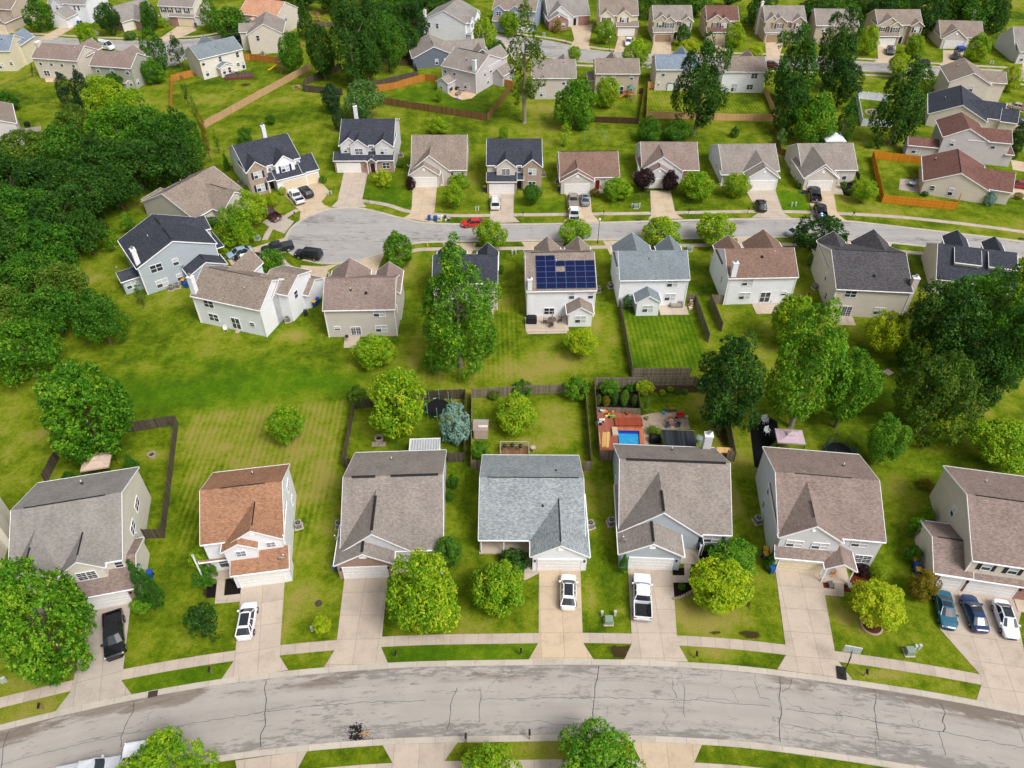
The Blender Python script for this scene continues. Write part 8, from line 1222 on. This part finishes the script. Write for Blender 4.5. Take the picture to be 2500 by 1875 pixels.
# --- playsets
pw = wood('play_timber', 'a9794a', 'cfa06c')
def playset(label, p, rz, slide, roofc, sc_=1):
    o = thing('playset', label, 'playset', pos(p), rz); o.scale = (sc_,) * 3; f = MB(); [f.bar((x, y, 0), (x, y, 2.5), .06, pw, 4) for x in (-.75, .75) for y in (-.75, .75)]; [f.box(-.8, .8, y - .03, y + .03, z, z + .1, pw) for y in (-.78, .78) for z in (1.3, 1.9)]; [f.box(x - .03, x + .03, -.8, .8, z, z + .1, pw) for x in (-.78,) for z in (1.3, 1.9)]; f.build('tower_frame', o)
    m = MB(); m.box(-.75, .75, -.75, .75, 1.2, 1.3, pw); m.build('platform', o); m = MB(); g = plain('play_roof_' + roofc, roofc, .7); m.rings([[(x * s, y * s, z) for x, y in ((-.95, -.95), (.95, -.95), (.95, .95), (-.95, .95))] for s, z in ((1, 2.5), (.03, 3.3))], g, True, False); m.build('roof', o)
    m = MB(); s = plain('slide_' + slide, slide, .35); pr = [(.8, 1.28), (1.5, .95), (2.3, .45), (2.9, .2), (3.3, .18)]
    for (x0, z0), (x1, z1) in zip(pr, pr[1:]): m.poly([(x0, -.25, z0), (x1, -.25, z1), (x1, .25, z1), (x0, .25, z0)], s); [m.poly([(x0, y, z0 - .04), (x1, y, z1 - .04), (x1, y, z1 + .16), (x0, y, z0 + .16)], s) for y in (-.25, .25)]
    m.build('slide', o); b = MB(); b.bar((0, .8, 2.3), (0, 3.8, 2.3), .06, pw, 4); [b.bar((0, 3.7, 2.3), (x, 3.9, 0), .05, pw, 4) for x in (-.8, .8)]; b.build('swing_beam', o)
    for y in (1.6, 2.7): w_ = MB(); [w_.bar((x, y, 2.3), (x, y, .5), .012, METAL, 3) for x in (-.2, .2)]; w_.box(-.25, .25, y - .1, y + .1, .47, .52, plain('swing_seat_blue', '2a6fa8', .5)); w_.build('swing', o)
    return o
playset('wooden playset with a yellow slide by the long tan fence', (19, 1800, 930), R(205), 'e0c21c', '6f5a40', 1.05); playset('wooden playset with an orange slide and green-edged roof', (21, 545, 320), R(190), 'e07a3c', '4f7a6c'); playset('dark wooden climbing tower on the distant field', (1, 545, 185), R(20), '7a4a34', '6a4634', .9)
m = MB(); tg = plain('teal_tube', '5f8f84', .4); [m.bar((x, 0, 2.0), (x + dx, dy, 0), .04, tg, 5) for x in (-2.3, 2.3) for dx, dy in ((0, -.7), (0, .7))]; m.bar((-2.3, 0, 2), (2.3, 0, 2), .04, tg, 5); s = MB(); [(s.bar((x, 0, 2), (x, 0, .5), .012, METAL, 3), s.box(x - .02, x + .4, -.1, .1, .47, .5, DRK)) for x in (-1.2, -.1, 1.0)]; put('swing_frame', 'teal metal swing frame alone on the grass', 'swing set', (2, 727, 1180), [('frame', m.mesh('frame')), ('swings', s.mesh('swings'))])
# small outdoor things
def heap(name, label, cat, p, cols, n, r, h, z=0): 
    o = thing(name, label, cat, pos(p), 0); o.location.z = z; m = MB(); g = random.Random(hash_(label))
    for k in range(n): x, y = g.uniform(-r, r), g.uniform(-r, r); w_ = g.uniform(.12, .3); c = cols[k % len(cols)]; m.box(x - w_, x + w_, y - w_ * .7, y + w_ * .7, 0, g.uniform(.15, h), plain('heap_' + c, c, .7))
    m.build('pile', o); return o
heap('junk_pile', 'pile of white boards and boxes at the kerb by the blue bins', 'pile', (5, 1600, 255), ['d5d6da', 'b8a58c', 'dcdde0', '2b3a5c'], 12, 1.1, .7); heap('junk_pile', 'leaning boards and boxes on the blue-grey-roofed house\'s patio corner', 'pile', (6, 1535, 995), ['c9b79c', 'a5623c', 'dcdcd8'], 7, .7, .9); heap('junk_pile', 'tyres and clutter right of the pinkish-beige house', 'pile', (19, 2060, 600), ['8c4a3c', '20201f', 'b06a58', '3c3c3c'], 12, 2.2, .8); heap('wood_stack', 'stack of old timber outside the grey fence corner', 'pile', (1, 385, 735), ['9c8468', 'b49a7c', '7c664e'], 10, 1.4, .6); heap('junk_pile', 'red and blue tubs by the slate-blue house', 'pile', (20, 220, 850), ['8a2c20', '24385c', '222'+'a2c'], 5, .8, .9); heap('toy_pile', 'blue and white toys at the sandy patio\'s edge', 'pile', (20, 875, 1335), ['4c5fa8', 'd8dbe6', '7a6fc0'], 6, .6, .25)
# wicker loveseat on the blue-grey roof's patio
put('garden_sofa', 'covered grey loveseat on the blue-grey-roofed house\'s patio', 'sofa', (6, 1420, 1000), sofa('8f8b84', 1.9), R(0), z=.1, sc_=1.1)
o = thing('brick_planter', 'two-ring brick edging around the yellow-tipped tree', 'planter', pos((15, 925, 460))); m = MB(); er = brick('edging_brick', 'b08a74', '946e5c'); m.lathe([(1.0, .0), (1.0, .16), (1.18, .16), (1.2, 0)], er, n=22); m.build('brick_ring', o); m = MB(); m.cyl(0, 0, 0, .06, 1.0, plain('red_mulch', '4e2a1e', .95), 18); m.build('mulch', o)
MUL = plain('black_mulch', '1f1a19', .95, .05, var=.5, scale=9); RMUL = plain('red_mulch_bed', '5e2a1c', .95, .05, var=.4, scale=9)
def bed(name, pts, mat, z=.03): P_ = [at(*p) for p in pts]; tag(sheet(name, P_, z, mat, th=z), kind='structure')
bed('mulch_bed', [(14, 1378, 95), (14, 1530, 95), (14, 1560, 160), (14, 1480, 205), (14, 1400, 225)], MUL); bed('mulch_bed', [(10, 1555, 1450), (10, 1800, 1440), (10, 1760, 1560), (14, 1530, 90), (14, 1530, 30), (10, 1550, 1600)], MUL); bed('mulch_bed', [(12, 1912, 40), (12, 2030, 130), (12, 2030, 188), (12, 1892, 205)], MUL); bed('mulch_bed', [(12, 1745, 130), (12, 1840, 100), (12, 1815, 220), (12, 1740, 225)], MUL)
bed('mulch_bed', [(22, 1155, 780), (22, 1380, 775), (22, 1390, 840), (22, 1300, 990), (22, 1215, 970)], MUL); bed('mulch_bed', [(22, 1390, 640), (22, 1440, 700), (22, 1420, 800), (22, 1375, 700)], MUL); bed('mulch_bed', [(15, 515, 85), (15, 610, 90), (15, 615, 150), (15, 515, 140)], RMUL); bed('mulch_bed', [(15, 690, 100), (15, 790, 0), (11, 1010, 1600), (15, 960, 60), (15, 800, 180), (15, 690, 170)], RMUL); bed('mulch_bed', [(14, 1380, -20), (14, 1490, -30), (14, 1490, 30), (14, 1375, 30)], MUL)
bed('black_ground_sheet', [(10, 2035, 380), (11, 60, 340), (11, 130, 380), (11, 145, 520), (11, 20, 620), (10, 2110, 770), (10, 2080, 760)], plain('black_weed_sheet', '0d0d10', .8, .1, var=.3), .02)
for p, l in (((10, 2155, 385), 'white chair at the top of the black mulch yard'), ((11, 25, 385), 'white chair against the black yard\'s edge'), ((11, 35, 480), 'white lounger low in the black mulch yard')): put_chair(l, p, .3, CH2, .02, 1.2)
# retaining edge stones of the mulch bed
m = MB(); [m.box(-.18, .18, -.12, .12, 0, .18, stone) for _ in (0,)]; sm_ = m.mesh('edging_stone'); o = thing('stone_edging', 'curved row of pale stones edging the black mulch bed', 'edging', pos((14, 1400, 232)))
for k in range(9): t_ = k / 8; q = at(14, 1400 + 175 * t_, 232 - 75 * t_ ** 1.6); link('edging_stone', sm_, o, q - Vector(o.location), (0, 0, .5 + k * .2))
# --- pool yard
DK = wood('red_deck_boards', '82493a', 'a3634e', .14, .4); DK2 = wood('new_orange_boards', 'a55c3c', 'c0754f', .14, .4)
def P25(x, y, z=0): return at(25, x, y, z)
o = thing('timber_deck', 'red-brown timber deck around the small blue pool', 'deck', P25(340, 900)); 
def dpoly(nm, pts, z, mat, par=o):
    P_ = [P25(x, y) for x, y in pts]; m = MB(); org = Vector(o.location)
    for tri in geometry.tessellate_polygon([[Vector((p.x, p.y, 0)) for p in P_]]):
        t = [P_[i] for i in tri]
        if (t[1] - t[0]).cross(t[2] - t[0]).z < 0: t.reverse()
        m.poly([(p.x - org.x, p.y - org.y, z) for p in t], mat, [(p.x, p.y) for p in t])
    n = len(P_)
    for i in range(n): a, b = P_[i] - org, P_[(i + 1) % n] - org; m.poly([(a.x, a.y, 0), (b.x, b.y, 0), (b.x, b.y, z), (a.x, a.y, z)], mat)
    m.build(nm, par)
dpoly('deck_boards', [(100, 600), (350, 610), (680, 640), (700, 820), (375, 850), (385, 1045), (330, 1120), (120, 1125), (90, 800)], .3, DK); dpoly('pool_surround', [(372, 822), (720, 835), (735, 1045), (672, 1045), (662, 868), (375, 860)], .42, DK2)
m = MB(); a, b = P25(330, 740) - Vector(o.location), P25(705, 745) - Vector(o.location); m.box(a.x, b.x, a.y - .9, a.y + .6, .3, .55, DK2 if False else wood('stained_cover', '7a3626', '9c4c34', .14, .3)); m.build('bench_platform', o)
pl = thing('swimming_pool', 'small rectangular blue pool sunk in the red deck', 'pool', P25(520, 955)); a, b, c_, d_ = [P25(*q) - Vector(pl.location) for q in ((372, 862), (662, 870), (672, 1060), (395, 1060))]
wt = NT('pool_water', .03, .5); wt.b.inputs['Transmission Weight'].default_value = .0; WTR = wt.out(wt.ramp(wt.noise(wt.pos(), 2, 3, .5), [(.3, lin('1f83b4')), (.7, lin('2f9acb'))]), wt.noise(wt.pos(), 5, 3, .5), .1); m = MB(); m.poly([(p.x, p.y, .16) for p in (d_, c_, b, a)], WTR); m.build('water', pl); m = MB(); lin_ = plain('pool_liner', '1a3fa0', .3)
for p, q in ((a, b), (b, c_), (c_, d_), (d_, a)): m.poly([(p.x, p.y, .0), (q.x, q.y, .0), (q.x, q.y, .44), (p.x, p.y, .44)], lin_)
m.poly([(a.x, a.y - .0, .17), (a.x, a.y - .35, .165), (b.x, b.y - .35, .165), (b.x, b.y, .17)], lin_); m.build('liner', pl)
PVR = concrete('yard_pavers', 'a89684', .4, .4, .7, .35); bed('paved_terrace', [(25, 680, 640), (25, 860, 600), (25, 1180, 590), (25, 1320, 660), (25, 1350, 820), (25, 990, 820), (25, 800, 780), (25, 790, 1040), (25, 720, 1040), (25, 700, 820)], PVR, .06)
bed('vegetable_bed', [(10, 740, 110), (10, 1085, 95), (10, 1105, 265), (10, 735, 262)], MUL, .05)
pg = thing('pergola', 'black slatted pergola roof beside the pool yard\'s terrace', 'pergola', tuple(P25(1205, 960, 2.3).xy) + (0,), R(-3)); m = MB(); BS = wood('black_stained_boards', '1d2024', '3a3f46', .2, .6); [m.box(-2.15 + k * .205, -1.96 + k * .205, -1.6, 1.75, 2.3, 2.36, BS) for k in range(21)]; m.build('roof_boards', pg); m = MB(); m.box(-2.2, 2.2, 1.7, 1.85, 2.15, 2.3, lt); m.box(-2.2, 2.2, -1.6, -1.45, 2.15, 2.3, lt); m.build('beam', pg)
for x in (-2.1, 2.1):
    for y in (-1.5, 1.75): m = MB(); m.box(x - .06, x + .06, y - .06, y + .06, 0, 2.15, lt); m.build('post', pg)
wb = MB(); wb.rings([[(x * s, y * s, z) for x, y in ((-.45, -.3), (.45, -.35), (.45, .35), (-.45, .3))] for s, z in ((.7, .35), (1.15, .65))], plain('barrow_red', 'c62418', .4), True, False, (True, False)); hd = MB(); [hd.bar((-.9, s, .6), (.5, s * .5, .35), .025, DRK, 5) for s in (-.3, .3)]; hd.bar((.6, -.04, .2), (.6, .04, .2), .2, TYRE, 12); put('wheelbarrow', 'bright red wheelbarrow beside the log-filled fire pit', 'wheelbarrow', (25, 1215, 665), [('tray', wb.mesh('tray')), ('handles', hd.mesh('handles'))], R(200), sc_=1.1)
lb = MB(); pk = wood('fresh_planks', 'c49a5c', 'ddb877', .1, .5); g_ = random.Random(3); [lb.box(-.5 + k * .14 + g_.uniform(-.03, .03), -.38 + k * .14, -1.5 + g_.uniform(-.2, .2), 1.5 + g_.uniform(-.2, .1), .0, .1, pk) for k in range(7)]; put('plank_stack', 'fresh yellow planks lying on the red deck', 'planks', (25, 215, 985), [('planks', lb.mesh('planks'))], R(-8), z=.3)
lb = MB(); [lb.box(-.2 + k * .13, -.09 + k * .13, -1.1, 1.1, 0, .1, pk) for k in range(2)]; put('plank_stack', 'short pale planks at the red deck\'s left edge', 'planks', (25, 130, 960), [('planks', lb.mesh('planks'))], 0, z=.3)
for p, l, c1, r in (((25, 997, 615), 'turquoise flower pot at the terrace\'s top edge', '2f9fb4', .26), ((25, 1205, 605), 'teal pot behind the red wheelbarrow', '2a7f86', .22), ((25, 1298, 668), 'white planter right of the red wheelbarrow', 'bdb6a8', .26), ((25, 500, 640), 'terracotta pot on the red deck', '8f3f28', .24), ((25, 765, 690), 'planter with a dark plant on the terrace\'s left', '6c6a48', .28), ((25, 165, 600), 'pale round table-like basin in the deck corner', 'b9bfc6', .4)):
    m = MB(); m.lathe([(r * .7, 0), (r, .4), (r * .9, .42), (r * .85, .34), (0, .33)], plain('pot_' + c1, c1, .5), n=14); put('plant_pot', l, 'plant pot', p, [('pot', m.mesh('pot'))], z=.3 if p[1] < 700 and p[1] != 997 else .06)
sp = MB(); sp.box(-.38, .38, -.75, .75, 0, .3, plain('spa_filter_tan', 'b7a48a', .6)); put('pool_filter', 'tan filter box at the pool\'s left edge', 'pool filter', (25, 335, 880), [('filter_case', sp.mesh('filter_case'))], z=.3)
heap('toy_pile', 'green, yellow and orange toys in the deck\'s upper corner', 'pile', (25, 265, 640), ['5fae3c', 'd9c93c', 'e07a30', '20242c'], 8, .7, .3, .3); heap('junk_pile', 'folded striped loungers and dark bags on the deck\'s left side', 'pile', (25, 135, 760), ['c9ccd6', '15161a', '1c2a4a', 'd8dadd'], 9, .55, .5, .3)
bx = MB(); bx.box(-1.15, 1.15, -.45, .45, 0, .9, wood('raised_bed_side', '5c4030', '7c5a42')); bx.box(-1.2, 1.2, -.5, .5, .9, .97, pk); put('wooden_bench_box', 'long new timber box in the pool yard\'s lower right corner', 'timber box', (10, 1830, 660), [('box_body', bx.mesh('box_body'))], R(-4)); cv = MB(); cv.lathe([(.5, 0), (.55, .8), (.35, 1.0), (0, 1.05)], plain('cover_sage', '7c8a82', .7), n=12); put('covered_heater', 'sage-covered garden item in a red frame beside the chimney', 'covered item', (25, 1465, 985), [('fitted_cover', cv.mesh('fitted_cover'))])
m = MB(); m.box(-.7, .7, -.25, .25, 0, .45, wood('planter_trough', '5c4a34', '7c6a48')); fo = plain('trough_plants', '7d8f14', .8, var=.4, scale=9); [m.lathe([(.0, .45), (.2, .55), (.0, .78)], fo, -.1 + k * .2, .0, 8) for k in range(4)]; put('planter_trough', 'timber trough of yellow-green plants above the terrace', 'planter', (25, 1090, 570), [('trough', m.mesh('trough'))])
m = MB(); m.box(-.25, .25, -.35, .35, 0, .45, CHR); put('flower_urn', 'white square planter left of the porch path', 'planter', (15, 575, 120), [('urn', m.mesh('urn'))]); put('flower_urn', 'white square planter right of the porch path', 'planter', (15, 735, 135), [('urn', m.mesh('urn'))])
ow = chair('d0701c'); put_chair('orange chair on the light grey house\'s porch', (15, 585, 30), .5, ow, .12, 1.1)
m = MB(); m.cyl(0, 0, .0, .7, .1, PCON, 8); m.lathe([(.1, .7), (.38, .8), (.4, .85), (.3, .82), (0, .8)], PCON, n=16); put('bird_bath', 'pale bird bath right of the small railed deck', 'bird bath', (10, 215, 632), [('basin', m.mesh('basin'))])
lad = MB(); [lad.box(s - .03, s + .03, -1.6, 1.6, 0, .06, WHT) for s in (-.25, .25)]; [lad.box(-.22, .22, -1.5 + k * .35, -1.44 + k * .35, 0, .05, WHT) for k in range(9)]; put('ladder', 'white ladder lying beside the askew white house', 'ladder', (17, 1985, 835), [('rungs', lad.mesh('rungs'))], R(-40), z=.05)
tr_ = MB(); tr_.box(-1.2, 1.2, -2, 2, .6, 1.3, plain('trailer_blue', '1c3f8c', .5)); [tr_.bar((s, 0, .35), (s * 1.15, 0, .35), .35, TYRE, 12) for s in (-1.2, 1.2)]; put('utility_trailer', 'blue trailer behind the dark SUV on the far drive', 'trailer', (3, 1675, 425), [('trailer_body', tr_.mesh('trailer_body'))], R(-15), sc_=.8)
